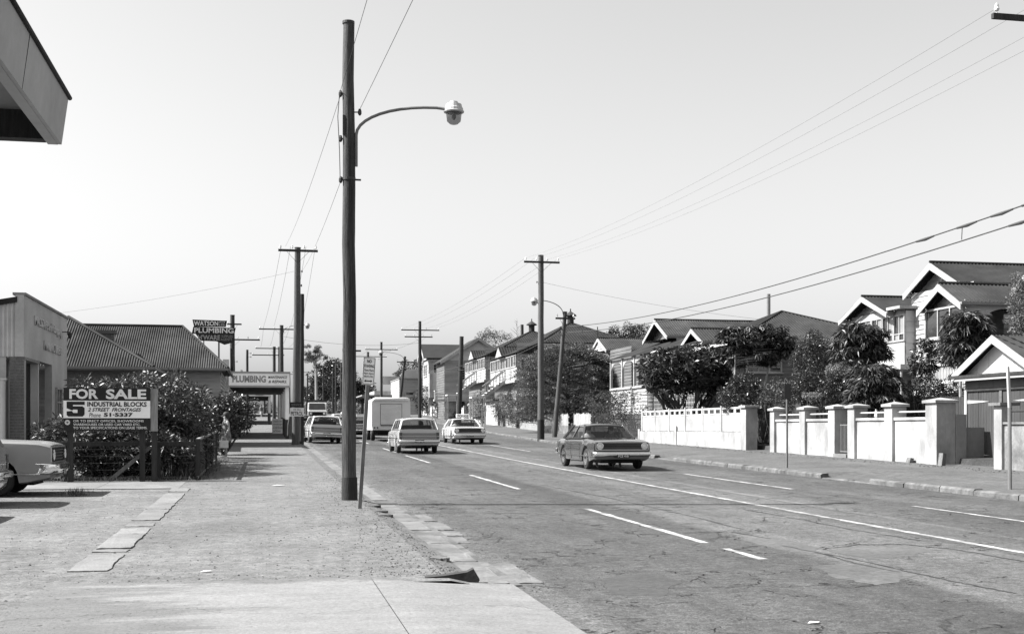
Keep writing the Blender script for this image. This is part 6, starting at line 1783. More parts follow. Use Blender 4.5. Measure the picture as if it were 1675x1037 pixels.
    for s in (-1, 1):
        sm = MB()
        for dx in sp.get('seams', ()):
            w = w0*lerp_tab(ws, dx)
            for (za, ya), (zc, yc_) in (((zb0+.06, .975), (zb0+(zt_(dx)-zb0)*.42, 1.0)), ((zb0+(zt_(dx)-zb0)*.42, 1.0), (zt_(dx)-.13, .99))):
                sm.bar((dx, s*w*ya, za), (dx, s*w*yc_, zc), .012, .006, up=(0, 1, 0))
        sm.build('door_seams', 'underbody', root)
        hm = MB()
        for dx in sp.get('handles', ()):
            w = w0*lerp_tab(ws, dx); hm.bar((dx-.08, s*(w+.012), zt_(dx)-.16), (dx+.08, s*(w+.012), zt_(dx)-.16), .025, .03)
        if sp.get('handles'): hm.build('door_handles', 'chrome', root)
        if sp.get('trim'):
            a, b, zt2 = sp['trim']; tm = MB()
            prev = None
            for x in np.linspace(a, b, 14):
                w = w0*lerp_tab(ws, x); zz_ = zt2
                p = V(x, s*(w*1.0+.004), zz_)
                if prev is not None: tm.bar(prev, p, .012, .022)
                prev = p
            tm.build('trim_strip', 'chrome', root)
    # ends
    for end, e in (('front', sp.get('front')), ('rear', sp.get('rear'))):
        if not e: continue
        sgn = 1 if end == 'front' else -1; xe = sgn*L/2; w = w0*.97
        bz = e['bz']; bh = e.get('bh', .15)
        prof = [(.0, -bh/2), (.07, -bh/2+.02), (.1, -.01), (.085, bh/2-.02), (.02, bh/2)]
        m_ = MB(); o = 0; ys_ = [-1.01, -.985, -.9, -.5, 0, .5, .9, .985, 1.01]; bx = [-.28, -.02, .03, .055, .065, .055, .03, -.02, -.28]
        for yy, dx in zip(ys_, bx):
            for px_, pz_ in prof: m_.v.append((xe + sgn*(px_+dx-.01), yy*w, bz+pz_))
        k_ = len(prof)
        for i in range(len(ys_)-1):
            for k in range(k_-1):
                a = i*k_+k; m_.f.append((a, a+1, a+k_+1, a+k_))
        bo = m_.build('bumper', 'chrome', root, smooth=60); sd = bo.modifiers.new('solid', 'SOLIDIFY'); sd.thickness = .012
        pl_ = e.get('plate')
        if pl_:
            zc = e.get('pz', bz); xx = xe+sgn*.145
            pm_ = MB().box(min(xx, xx-sgn*.01), max(xx, xx-sgn*.01), -.19, .19, zc-.055, zc+.055).build('number_plate', 'plate_black', root)
            text(pl_, pm_, 'letter_pale', (xx, sgn*-.155, zc-.035), (0, sgn*1, 0), (0, 0, 1), .31, .07, depth=0, off=.004)
    f = sp.get('front')
    if f and f.get('grille'):
        z0, z1, gw = f['grille']; xe = L/2
        MB().box(xe-.04, xe+.006, -gw, gw, z0, z1).build('grille_recess', 'underbody', root)
        fr = MB()
        for za in (z0, z1): fr.box(xe-.02, xe+.03, -gw, gw, za-.012, za+.012)
        for s in (-1, 1): fr.box(xe-.02, xe+.03, s*gw-.012, s*gw+.012, z0, z1)
        nb = f.get('bars', 4)
        gb = MB()
        for k in range(1, nb): zz_ = z0+(z1-z0)*k/nb; gb.box(xe-.01, xe+.014, -gw+.012, gw-.012, zz_-.004, zz_+.004)
        gb.build('grille_bars', 'grey_metal', root)
        fr.build('grille', 'chrome_dull', root)
        for s in (-1, 1):
            for hy in f['lamps']:
                hl = MB().lathe([(.1, .0), (.105, .05), (.09, .055), (.085, .03)], (xe-.0, s*hy, (z0+z1)/2+f.get('lz', 0)), 16, 'x').build('headlight', 'chrome', root, smooth=30)
                MB().lathe([(.088, .02), (.06, .05), (.02, .062)], (xe, s*hy, (z0+z1)/2+f.get('lz', 0)), 16, 'x').build('lens', 'lens', hl, smooth=True)
    rr_ = sp.get('rear')
    if rr_:
        xe = -L/2
        for s in (-1, 1):
            y0, y1, z0, z1 = rr_['lamps']
            tl = MB().box(xe-.02, xe+.05, min(s*y0, s*y1), max(s*y0, s*y1), z0, z1).build('tail_light', 'tail_lamp', root)
            MB().box(xe-.028, xe-.021, min(s*y0, s*y1)+.01, max(s*y0, s*y1)-.01, z0+(z1-z0)*.35, z0+(z1-z0)*.42).build('bezel', 'chrome', tl)
        if rr_.get('panel'):
            z0, z1, pw_ = rr_['panel']; MB().box(xe-.008, xe+.01, -pw_, pw_, z0, z1).build('tail_panel', rr_.get('pmat', 'car_grey'), root)
            MB().box(xe-.014, xe-.0085, -pw_, pw_, (z0+z1)/2-.008, (z0+z1)/2+.008).build('tail_trim', 'chrome_dull', root)
    return root

def sedan_spec(paint, **kw):
    sp = dict(L=4.75, w=.90, xf=1.42, xr=-1.35, paint=paint,
        top=[(-2.375, .84), (-2.2, .885), (-1.35, .90), (-.9, .91), (.75, .92), (1.0, .925), (2.1, .88), (2.375, .835)],
        wid=[(-2.375, .93), (-2.0, .975), (-.5, 1), (1.2, 1), (2.2, .975), (2.375, .955)],
        rise=[(-2.375, .14), (-1.75, .02), (1.9, 0), (2.375, .1)],
        cab=dict(x=(.98, .42, -.88, -1.32), z=(.93, .92, 1.37), w=(.82, .60), pillars=(-.22,), seats=(-.15, -.95), quarter=.22, cw=.1),
        seams=(.85, -.22, -1.15), handles=(-.05, -1.0), trim=(-2.2, 2.2, .42),
        front=dict(bz=.48, plate='PCE 418', pz=.42, grille=(.60, .82, .80), bars=5, lamps=(.68,)),
        rear=dict(bz=.5, plate='PCE 418', lamps=(.55, .8, .64, .78), panel=(.6, .8, .5)))
    sp.update(kw); return sp
def wagon_spec(paint, **kw):
    sp = dict(L=4.5, w=.885, xf=1.38, xr=-1.28, paint=paint,
        top=[(-2.25, .98), (-2.1, .99), (-1.3, .96), (.8, .95), (1.0, .955), (2.0, .92), (2.25, .85)],
        wid=[(-2.25, .94), (-1.9, .98), (-.5, 1), (1.2, 1), (2.1, .97), (2.25, .95)],
        rise=[(-2.25, .12), (-1.7, .02), (1.9, 0), (2.25, .1)],
        cab=dict(x=(.95, .42, -1.95, -2.16), z=(.96, .985, 1.47), w=(.80, .66), pillars=(-.2, -1.1), seats=(-.12, -.95), cw=.07),
        seams=(.85, -.22, -1.1), handles=(-.05, -.95), trim=(-2.1, 2.1, .62),
        front=dict(bz=.47, plate='NGG 136', pz=.4, grille=(.58, .80, .76), bars=4, lamps=(.64,)),
        rear=dict(bz=.50, plate='NGG 136', lamps=(.70, .83, .60, .86), panel=(.60, .84, .685), pmat='car_grey'))
    sp.update(kw); return sp

def road_loc(x, y, dz=0.0): return V(x, y, zr(y)+dz)
SED = car('sedan', 'dark sedan driving towards the camera past the white boarded fence', 'car', road_loc(10.35, 37.0), R(-90), sedan_spec('car_dark', roofpaint='car_dark', cap='chrome'))
WAG = car('station_wagon', 'pale station wagon seen from behind, moving up the middle lane', 'car', road_loc(6.3, 52.35), R(90), wagon_spec('car_cream', roofpaint='car_white'))
POL = car('sedan', 'white oncoming sedan with a white police sign box on its roof', 'car', road_loc(10.8, 66.7), R(-90),
    sedan_spec('car_white', roofpaint='car_white', front=dict(bz=.47, plate='QLD 207', pz=.42, grille=(.58, .82, .82), bars=6, lamps=(.7,))))
rb = MB().box(-.12, .06, -.36, .36, 1.42, 1.60).build('roof_box', 'sign_white', POL, bevel=.02)
text('POLICE', rb, 'sign_black', (.062, -.3, 1.45), (0, 1, 0), (0, 0, 1), .6, .11, bold=.03, depth=0)
PRK = car('station_wagon', 'white station wagon stopped at the left kerb beyond the near pole', 'car', road_loc(3.15, 68.3), R(94),
    wagon_spec('car_white', roofpaint='car_white', rear=dict(bz=.50, plate='NBB 782', lamps=(.70, .83, .60, .86), panel=(.60, .84, .685), pmat='car_grey')))
PRK.rotation_euler = (R(2.2), 0, R(94))
# its open near-side front door
dm = MB().prism([(.8, .9, .28), (.8, .9, .93), (.75, 1.0, 1.4), (.45, 1.75, 1.38), (.35, 1.82, .93), (.35, 1.82, .32)], (.05, .03, 0)).build('open_door', 'upholstery', PRK)
car('sedan', 'dark rounded sedan half hidden behind the near pole, beside the van', 'car', road_loc(5.95, 79), R(90), sedan_spec('car_black', rear=dict(bz=.5, plate='NAA 505', lamps=(.6, .82, .62, .8), panel=(.6, .8, .5), pmat='car_dark')))
car('station_wagon', 'white wagon driving away in front of the dark rounded sedan, behind the near pole', 'car', road_loc(5.7, 92), R(90), wagon_spec('car_white'))
car('sedan', 'pale sedan parked just beyond the white wagon at the left kerb', 'car', road_loc(4.35, 84.5), R(90), sedan_spec('car_cream', roofpaint='car_white'))
car('sedan', 'dark sedan parked at the left kerb behind the petrol board pole', 'car', road_loc(2.85, 92), R(90), sedan_spec('car_dark'))
car('sedan', 'small far dark car on the right side of the street end', 'car', road_loc(9.5, 150), R(-90), sedan_spec('car_dark'))
car('sedan', 'small far pale car ahead of the lorry at the street end', 'car', road_loc(8.6, 128), R(90), sedan_spec('car_white'))
yl = lambda x, y: V(x, y, zr(y)+.075)
NOSE = car('sedan', 'pale sedan parked nose to the street on the left, chrome grille showing', 'car', yl(-6.35, 25.4), 0, sedan_spec('hood_lit', roofpaint='car_white', cap='chrome',
    top=[(-2.375, .94), (-2.2, 1.0), (-1.35, 1.02), (-.9, 1.03), (.75, 1.06), (1.0, 1.07), (2.1, 1.03), (2.3, 1.0), (2.375, .96)],
    cab=dict(x=(.98, .42, -.88, -1.32), z=(1.06, 1.04, 1.48), w=(.82, .62), pillars=(-.22,), seats=(-.15, -.95), quarter=.22, cw=.1),
    front=dict(bz=.52, bh=.2, plate='NRW 309', pz=.44, grille=(.64, .93, .80), bars=5, lamps=(.66,))))
text('Special', NOSE, 'chrome', (1.05, -.905, .78), (1, 0, 0), (0, 0, 1), .5, .09, depth=.004, shear=.3, off=.002)
car('station_wagon', 'grey car end with tail lamp cut by the left edge of the picture', 'car', yl(-6.75, 22.5), R(180), wagon_spec('car_grey'))
car('sedan', 'third parked car, out of the picture, whose shadow falls on the gravel at left', 'car', yl(-6.9, 19.2), R(180), sedan_spec('car_grey'))

# ---- box van
def box_van():
    t_ = thing('box_van', 'white box van with roller rear door ahead of the station wagon', 'van', road_loc(7.2, 72.8), R(90), world_coords=False)
    w, L, z0, z1 = 1.12, 5.2, .62, 2.42
    sec = []
    for a in np.linspace(0, math.pi/2, 6): sec.append((w-.18+.18*math.sin(a)*1.0, z1-.18+.18*math.cos(a)))
    half = [(w*.96, z0), (w, z0+.25)] + [(y, z) for y, z in reversed(sec)]
    ringp = half + [(-y, z) for y, z in reversed(half)]
    mb = MB(); n = len(ringp)
    xs_ = [(-L/2, .985, -.03), (-L/2+.1, 1, 0), (0, 1, 0), (L/2-1.3, 1, 0), (L/2-.9, .99, -.06), (L/2-.3, .97, -.75), (L/2, .95, -.95)]
    for x, kw, dz_ in xs_:
        for y, z in ringp: mb.v.append((x, y*kw, z if z < 1.2 else max(1.2, z+dz_)))
    for i in range(len(xs_)-1):
        for k in range(n): mb.f.append((i*n+k, i*n+(k+1) % n, (i+1)*n+(k+1) % n, (i+1)*n+k))
    mb.f.append(tuple(range(n))); mb.f.append(tuple((len(xs_)-1)*n+k for k in reversed(range(n))))
    mb.build('body', 'van_white', t_, smooth=35)
    MB().tube([(-L/2+.06, -w+.12, z1-.09), (-L/2-.02, -w+.2, z1-.03), (-L/2-.02, w-.2, z1-.03), (-L/2+.06, w-.12, z1-.09)], .11, 10).build('roof_roll', 'car_white', t_, smooth=True)
    xe = -L/2
    MB().box(xe-.02, xe+.02, -.62, .62, .92, 2.12).build('door_recess', 'underbody', t_)
    nslat = 16
    for k in range(nslat):
        za = .94+(2.10-.94)*k/nslat
        MB().prism([(xe-.024, -.6, za), (xe-.036, -.6, za+.036), (xe-.024, -.6, za+.072), (xe-.018, -.6, za+.072), (xe-.018, -.6, za)], (0, 1.2, 0)).build('door_slat', 'van_white', t_)
    MB().box(xe-.05, xe-.02, -.6, .6, .86, .92).build('door_sill', 'grey_metal', t_)
    MB().box(xe-.08, xe+.3, -1.05, 1.05, .52, .62).build('rear_step', 'underbody', t_)
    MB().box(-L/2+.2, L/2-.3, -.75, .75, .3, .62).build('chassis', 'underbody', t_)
    for s in (-1, 1):
        for yy in (.95, .78):
            MB().lathe([(.055, .0), (.05, -.03), (.02, -.035)], (xe-.0, s*yy, .76), 10, 'x').build('tail_light', 'tail_lamp', t_)
        for x in (-1.45, 1.55): wheel(t_, x, s*.95, .36, .22)
    pm_ = MB().box(xe-.06, xe-.05, -.45, -.05, .7, .82).build('number_plate', 'plate_black', t_)
    text('PBX 640', pm_, 'letter_pale', (xe-.06, -.08, .725), (0, -1, 0), (0, 0, 1), .33, .07, depth=0)
    return t_
box_van()

def truck():
    t_ = thing('lorry', 'pale lorry facing the camera, parked far up the left side', 'lorry', road_loc(5.6, 133), R(-90), world_coords=False)
    MB().prism([(1.2, -1.05, .7), (3.0, -1.0, .7), (3.05, -1.0, 1.35), (1.9, -1.0, 1.45), (1.55, -.95, 2.25), (.6, -.95, 2.3), (.6, -1.05, .7)], (0, 2.0, 0)).build('cab', 'car_cream', t_, bevel=.08)
    MB().box(2.95, 3.12, -.85, .85, .8, 1.2).build('grille', 'underbody', t_)
    for s in (-1, 1): MB().lathe([(.13, 0), (.12, .05), (.04, .07)], (3.08, s*.68, 1.05), 12, 'x').build('headlight', 'lens', t_)
    MB().add([(1.93, -.85, 1.48), (1.93, .85, 1.48), (1.6, .8, 2.18), (1.6, -.8, 2.18)], [(0, 1, 2, 3)]).build('windscreen', 'window_dark', t_)
    MB().box(3.0, 3.2, -1.05, 1.05, .5, .72).build('bumper', 'grey_metal', t_)
    MB().box(-3.2, .5, -1.12, 1.12, .9, 1.1).build('tray', 'dark_timber', t_)
    for k in range(5): MB().box(-3.2, .5, -1.13, -1.1, 1.15+k*.2, 1.3+k*.2).build('side_board', 'dark_timber', t_)
    for k in range(5): MB().box(-3.2, .5, 1.1, 1.13, 1.15+k*.2, 1.3+k*.2).build('side_board', 'dark_timber', t_)
    MB().box(.42, .52, -1.1, 1.1, 1.1, 2.55).build('headboard', 'dark_timber', t_)
    for s in (-1, 1):
        for x in (-2.2, 2.2): wheel(t_, x, s*.9, .42, .25)
truck()

# ------------------------------------------------------------------ people
def skin_body(name, parent, joints, edges, mat, smooth=2):
    ks = list(joints)
    me = bpy.data.meshes.new(name)
    me.from_pydata([joints[k][0] for k in ks], [(ks.index(a), ks.index(b)) for a, b in edges], [])
    o = bpy.data.objects.new(name, me); COL.objects.link(o)
    sk = o.modifiers.new('skin', 'SKIN'); sk.use_smooth_shade = True
    if not me.skin_vertices: me.skin_vertices.new()
    for i, k in enumerate(ks):
        r_ = joints[k][1]; r_ = r_ if isinstance(r_, tuple) else (r_, r_)
        me.skin_vertices[0].data[i].radius = r_
        me.skin_vertices[0].data[i].use_root = (k == 'pelvis')
    ss = o.modifiers.new('sub', 'SUBSURF'); ss.levels = smooth; ss.render_levels = smooth
    dg = bpy.context.evaluated_depsgraph_get()
    m2 = bpy.data.meshes.new_from_object(o.evaluated_get(dg)); m2.name = name
    bpy.data.objects.remove(o)
    m2.materials.clear(); m2.materials.append(MATS[mat])
    ob = bpy.data.objects.new(name, m2); COL.objects.link(ob); ob.parent = parent
    return ob
BODY_EDGES = [('pelvis','belly'),('belly','chest'),('chest','neck'),('neck','jaw'),('jaw','head'),('head','crown'),('jaw','nose')]
for s in 'lr': BODY_EDGES += [('pelvis','hip'+s),('hip'+s,'knee'+s),('knee'+s,'ankle'+s),('ankle'+s,'toe'+s),('chest','sho'+s),('sho'+s,'elb'+s),('elb'+s,'wri'+s),('wri'+s,'palm'+s),('palm'+s,'mid'+s),('wri'+s,'thumb'+s),('palm'+s,'idx'+s),('palm'+s,'pin'+s)]
def stand(h=1.6, step=0.0, elbow=0.1, width=1.0):
    k = h/1.6; J = {}
    J['pelvis'] = ((0,0,.86*k), (.11*width,.14*width)); J['belly'] = ((.01,0,1.02*k), (.10*width,.125*width)); J['chest'] = ((.0,0,1.22*k), (.105,.14)); J['neck'] = ((-.005,0,1.37*k), .05)
    J['jaw'] = ((.015,0,1.43*k), (.06,.055)); J['head'] = ((.0,0,1.52*k), (.09,.075)); J['crown'] = ((-.01,0,1.575*k), (.06,.055)); J['nose'] = ((.10,0,1.475*k), .014)
    for s, c in ((1,'l'),(-1,'r')):
        st_ = step*s
        J['hip'+c] = ((0,.085*s,.80*k), .085); J['knee'+c] = ((st_*.5+.01,.085*s,.45*k), .055); J['ankle'+c] = ((st_-.02,.085*s,.08*k), .038); J['toe'+c] = ((st_+.13,.095*s,.03*k), .032)
        J['sho'+c] = ((0,.185*s,1.30*k), .05); J['elb'+c] = ((-.03-st_*.4,.23*s,1.04*k), .04); J['wri'+c] = ((elbow-st_*.5,.235*s,.82*k), .026)
        bx_, bz = elbow-st_*.5, .82*k
        J['palm'+c] = ((bx_+.02,.235*s,bz-.06), (.018,.032)); J['mid'+c] = ((bx_+.035,.232*s,bz-.15), .009); J['thumb'+c] = ((bx_+.055,.225*s,bz-.07), .010); J['idx'+c] = ((bx_+.05,.232*s,bz-.135), .009); J['pin'+c] = ((bx_+.005,.235*s,bz-.125), .008)
    return J
def loft(mb, rows, n=16):
    o = len(mb.v)
    for (cx_, cy_, z_, rx, ry) in rows:
        for k in range(n):
            a = 2*math.pi*k/n; mb.v.append((cx_+rx*math.cos(a), cy_+ry*math.sin(a), z_))
    for i in range(len(rows)-1):
        for k in range(n): mb.f.append((o+i*n+k, o+i*n+(k+1) % n, o+(i+1)*n+(k+1) % n, o+(i+1)*n+k))
    return mb
# woman on the path edge
wp_ = V(-1.30, 44.6, zr(44.6)+.083)
wo_ = thing('person', 'woman in patterned sleeveless dress standing by the hedge, holding a pale bag', 'person', wp_, R(200), world_coords=False)
skin_body('body', wo_, stand(1.58, .04, .12, 1.05), BODY_EDGES, 'skin')
dr_ = loft(MB(), [(0,0,.60,.20,.235), (0,0,.72,.185,.215), (0,0,.86,.165,.20), (.005,0,1.02,.135,.165), (.005,0,1.17,.135,.17), (0,0,1.27,.11,.175), (0,0,1.335,.07,.13), (0,0,1.35,.06,.085)]).build('dress', 'dress_print', wo_, smooth=60)
loft(MB(), [(-.03,0,1.36,.055,.06), (-.035,0,1.44,.105,.10), (-.03,0,1.53,.125,.11), (-.02,0,1.60,.105,.095), (-.02,0,1.64,.05,.05), (-.02,0,1.645,.001,.001)]).build('hair', 'hair_dark', wo_, smooth=60)
for s in (-1, 1): MB().prism([(-.06, s*.09-.035, 0), (.0, s*.09-.04, 0), (.16, s*.09-.035, 0), (.18, s*.09, 0), (.16, s*.09+.035, 0), (0, s*.09+.035, 0), (-.06, s*.09+.03, 0)], (0, 0, .05)).build('shoe', 'bag_cloth', wo_)
bg_ = thing('handbag', 'pale square carry bag hanging from the hand of the woman', 'bag', wp_ + V(-.06, -.27, .36), R(20), world_coords=False)
MB().prism([(-.16, -.05, 0), (.16, -.05, 0), (.15, -.04, .27), (-.15, -.04, .27)], (0, .1, 0)).build('pouch', 'bag_cloth', bg_, bevel=.02)
MB().tube([(-.09, 0, .26), (-.07, 0, .36), (0, 0, .40), (.07, 0, .36), (.09, 0, .26)], .01, 6).build('handle', 'bag_cloth', bg_)
# far pedestrian
pp_ = V(-.25, 163.0, zr(163)+.085)
pe_ = thing('person', 'tiny far pedestrian in pale shirt walking on the left footpath', 'person', pp_, R(-95), world_coords=False)
skin_body('body', pe_, stand(1.75, .14, .1), BODY_EDGES, 'skin')
loft(MB(), [(0,0,.88,.13,.17), (0,0,1.1,.13,.17), (0,0,1.3,.13,.2), (0,0,1.43,.08,.14), (0,0,1.48,.06,.07)]).build('shirt', 'cloth_dark', pe_, smooth=60)
loft(MB(), [(.0,0,.5,.12,.17), (0,0,.7,.13,.18), (0,0,.92,.13,.17)]).build('shorts', 'shirt_pale', pe_, smooth=60)
loft(MB(), [(-.02,0,1.58,.11,.1), (-.02,0,1.68,.12,.1), (-.02,0,1.76,.06,.06), (-.02,0,1.765,.001,.001)]).build('hair', 'hair_dark', pe_, smooth=60)
# people seated in the cars
def sit_joints():
    J = stand(1.66, 0, .1)
    for s, c in ((1,'l'),(-1,'r')):
        J['hip'+c] = ((.05,.09*s,.82), .09); J['knee'+c] = ((.46,.11*s,.80), .06); J['ankle'+c] = ((.62,.11*s,.45), .04); J['toe'+c] = ((.74,.11*s,.42), .032)
        J['elb'+c] = ((.16,.24*s,1.06), .042); J['wri'+c] = ((.38,.17*s,1.08), .028); J['palm'+c] = ((.44,.16*s,1.10), (.02,.03)); J['mid'+c] = ((.47,.15*s,1.14), .01); J['thumb'+c] = ((.43,.13*s,1.13), .01); J['idx'+c] = ((.475,.145*s,1.11), .01); J['pin'+c] = ((.465,.155*s,1.16), .009)
    return J
def rider(label, carobj, lx, ly, shirt, drop):
    m_ = carobj.matrix_basis if False else Matrix.LocRotScale(carobj.location, carobj.rotation_euler, None)
    loc = m_ @ V(lx, ly, -drop)
    p_ = thing('person', label, 'person', loc, carobj.rotation_euler.z, world_coords=False)
    skin_body('body', p_, sit_joints(), BODY_EDGES, 'skin')
    loft(MB(), [(0,0,.8,.15,.17), (0,0,1.0,.145,.17), (0,0,1.2,.145,.2), (0,0,1.36,.12,.22), (0,0,1.42,.08,.14), (0,0,1.45,.06,.07)]).build('shirt', shirt, p_, smooth=60)
    loft(MB(), [(-.04,0,1.47,.09,.09), (-.03,0,1.56,.12,.1), (-.02,0,1.64,.10,.09), (-.02,0,1.69,.03,.03), (-.02,0,1.69,.001,.001)]).build('hair', 'hair_dark', p_, smooth=60)
rider('driver of the dark sedan, a pale sleeve at the window', SED, -.02, -.38, 'shirt_pale', .37)
rider('passenger beside the driver of the dark sedan', SED, -.02, .36, 'cloth_dark', .37)
rider('driver of the moving station wagon, dark against the windscreen', WAG, .02, -.36, 'cloth_dark', .34)
rider('driver of the white police sedan', POL, -.02, -.38, 'shirt_pale', .37)

# ------------------------------------------------------------------ trees and shrubs
def hz(x, y): return hills(x - (frontx(y)-19.3), y)
def spot(px, py, d):
    return W(px, py, d)

def rosettes(parent, centres, n, ln, wd, mat, droop, tilt=0.15, name='foliage', rings=2):
    """umbrella-like whorls of long leaves hanging from each centre"""
    C_ = np.repeat(np.asarray(centres, float), n*rings, axis=0); N = len(C_)
    a = rng.random(N)*6.283; el = tilt + rng.normal(size=N)*0.28 - np.tile(np.repeat(np.arange(rings), n), len(centres))*0.45
    D_ = np.stack([np.cos(a)*np.cos(el), np.sin(a)*np.cos(el), np.sin(el)], 1)
    P_ = C_ + D_*0.05*rng.random((N,1))
    return leaf_mesh(name, P_, D_, ln*(0.75+0.5*rng.random(N)), wd*(0.8+0.4*rng.random(N)), mat, parent, droop, fold=0.3)

def umbrella_tree(label, x, y, crowns, trunks, ln=0.42, dens=1.0, group=None, mat='leaf_glossy'):
    z0 = hz(x, y)
    t = thing('umbrella_tree', label, 'tree', (x, y, z0))
    tm = MB()
    for (bx, by, tx, ty, tz) in trunks: limb(tm, (bx, by, z0-.1), (tx, ty, tz), .07, .03, .08)
    tm.build('trunk', 'bark_pale', t, smooth=True)
    bm_ = MB()
    for c_, r_, k in crowns:
        p, d = blob_points(c_, r_, k, .45)
        p[:, 2] = np.where(p[:, 2] < c_[2]-r_[2]*.6, c_[2]+rng.random(k)*r_[2]*.6, p[:, 2])
        for q in p[::3]: limb(bm_, (trunks[0][2], trunks[0][3], min(trunks[0][4], q[2]-.1)), tuple(q), .022, .01, .1, 5, 3)
        # each whorl: a fan of stalks, each ending in a hanging tuft of leaflets
        tuft = []
        for q in p:
            for j in range(5):
                a = random.uniform(0, 6.28); rr = random.uniform(.10, .27)
                tuft.append((q[0]+rr*math.cos(a), q[1]+rr*math.sin(a), q[2]+random.uniform(.02, .14)))
        rosettes(t, tuft, int(8*dens), ln*.5, .06, mat, .5, .1)
    bm_.build('branches', 'bark_pale', t)
    return t
# right side umbrella trees
c = W(1235, 560, 53); x0, y0 = c.x, c.y
umbrella_tree('wide umbrella tree on pale bare stems in front of the dark hipped house', x0, y0,
    [((x0, y0, 5.5), (1.55, 1.4, .65), 70), ((x0-.9, y0+.3, 5.2), (.8, .8, .6), 30), ((x0+1.0, y0-.2, 5.1), (.7, .8, .7), 30), ((x0-.1, y0, 4.6), (1.2, 1.0, .5), 34)],
    [(x0-.9, y0, x0-.9, y0, 5.1), (x0+.1, y0, x0+.8, y0, 4.9)])
c = W(1404, 568, 46); x1, y1 = c.x, c.y
umbrella_tree('upper tiered umbrella tree before the sleep-out wing of the white house', x1, y1,
    [((x1, y1, 5.0), (.82, .85, .55), 46), ((x1+.1, y1, 4.3), (.98, .95, .5), 46)], [(x1, y1, x1, y1, 4.9), (x1+.3, y1+.2, x1+.3, y1+.3, 4.3)], ln=.5)
c = W(1425, 625, 42.5); x2, y2 = c.x, c.y
umbrella_tree('low spreading umbrella tree right behind the pillared wall gate', x2, y2,
    [((x2, y2, 3.25), (.85, .8, .5), 46), ((x2, y2, 2.6), (1.1, .85, .5), 54)], [(x2, y2, x2, y2, 3.1)], ln=.5)
c = W(1580, 545, 40); x3, y3 = c.x, c.y
umbrella_tree('umbrella tree with big drooping whorls in front of the porch arch', x3, y3,
    [((x3, y3, 4.95), (.62, .6, .45), 24), ((x3+.05, y3, 4.3), (.72, .65, .4), 22), ((x3-.35, y3, 3.8), (.3, .4, .2), 7)], [(x3+.1, y3, x3, y3, 4.9)], ln=.62)

# branching garden tree behind the boarded fence (long leaves in whorls at the twig ends)
c = W(1120, 610, 62); bx, by = c.x, c.y; zb = hz(bx, by)
fr_ = thing('branching_tree', 'rounded garden tree with dark spreading limbs behind the white boarded fence', 'tree', (bx, by, zb))
tm = MB(); ends = []
base = V(bx, by, zb-.1)
for i in range(9):
    a = i*0.7+random.uniform(-.2, .2); L_ = random.uniform(.8, 1.4)
    p1 = base + V(math.cos(a)*L_, math.sin(a)*L_*.9, random.uniform(1.3, 1.9))
    limb(tm, base, p1, .15, .085, .1, 8, 6)
    for j in range(4):
        b_ = a+random.uniform(-.8, .8); p2 = p1 + V(math.cos(b_)*random.uniform(.3, 1.0), math.sin(b_)*random.uniform(.3, .9), random.uniform(.5, 1.2))
        limb(tm, p1, p2, .07, .035, .12, 6, 4)
        for k in range(3):
            p3 = p2 + V(random.uniform(-.5, .5), random.uniform(-.5, .5), random.uniform(.1, .7)); limb(tm, p2, p3, .032, .015, .1, 5, 3); ends.append(p3)
tm.build('trunk', 'bark', fr_, smooth=True)
cr, d = blob_points((bx+.1, by, 4.55), (2.55, 2.2, 1.35), 330, .35)
cr = np.concatenate([cr, np.array([e[:] for e in ends])]); cr = cr[cr[:, 2] > 3.15 + .35*np.abs(np.sin(cr[:, 0]*2.1))]
rosettes(fr_, cr, 11, .34, .085, 'leaf_glossy', .3, .45, rings=2)
foliage(fr_, (bx, by, 4.5), (2.1, 1.9, 1.1), 90, .32, 40, .2, .06, 'leaf_dark')

# layered conifer
c = W(928, 630, 89); kx, ky = c.x, c.y; zb = hz(kx, ky)
cf = thing('conifer', 'broad dark conifer with layered tufted branches on the far side', 'tree', (kx, ky, zb))
tm = MB(); tm.tube([(kx, ky, zb-.2), (kx, ky, zb+4), (kx, ky, 7.2)], [.25, .16, .05], 8)
P_, D_ = [], []
for i in range(300):
    h = random.random()**.9; z_ = zb+.7 + h*(7.75-zb-.9)
    rmax = 4.2*math.sqrt(max(0.02, 1-((h-.15)/.88)**2)) * random.uniform(.84, 1.06)
    a = random.uniform(0, 6.283); rr = rmax*math.sqrt(random.uniform(.5, 1))
    q = np.array([kx+rr*math.cos(a), ky+rr*math.sin(a), round(z_/.42)*.42 + random.uniform(-.08, .08)])
    if i % 3 == 0: tm.tube([(kx, ky, z_-.5), tuple(q)], [.05, .015], 5)
    n = 330
    sr = random.uniform(.30, .55)
    p = rng.normal(size=(n, 3))*np.array([sr, sr, .03]) + q
    dxy = np.linalg.norm((p-q)[:, :2], axis=1)
    p[:, 2] += .12*np.maximum(0, 1-dxy/sr) - .5*np.maximum(0, dxy-sr)
    dd = rng.normal(size=(n, 3))*.35 + np.array([math.cos(a), math.sin(a), 0])*.7; dd[:, 2] = dd[:, 2]*.4 + .3
    P_.append(p); D_.append(dd)
tm.build('trunk', 'bark', cf)
P_, D_ = np.concatenate(P_), np.concatenate(D_)
leaf_mesh('foliage', P_, D_, .15*(.7+.6*rng.random(len(P_))), .055, 'leaf_needle', cf, 0, flat=.45)

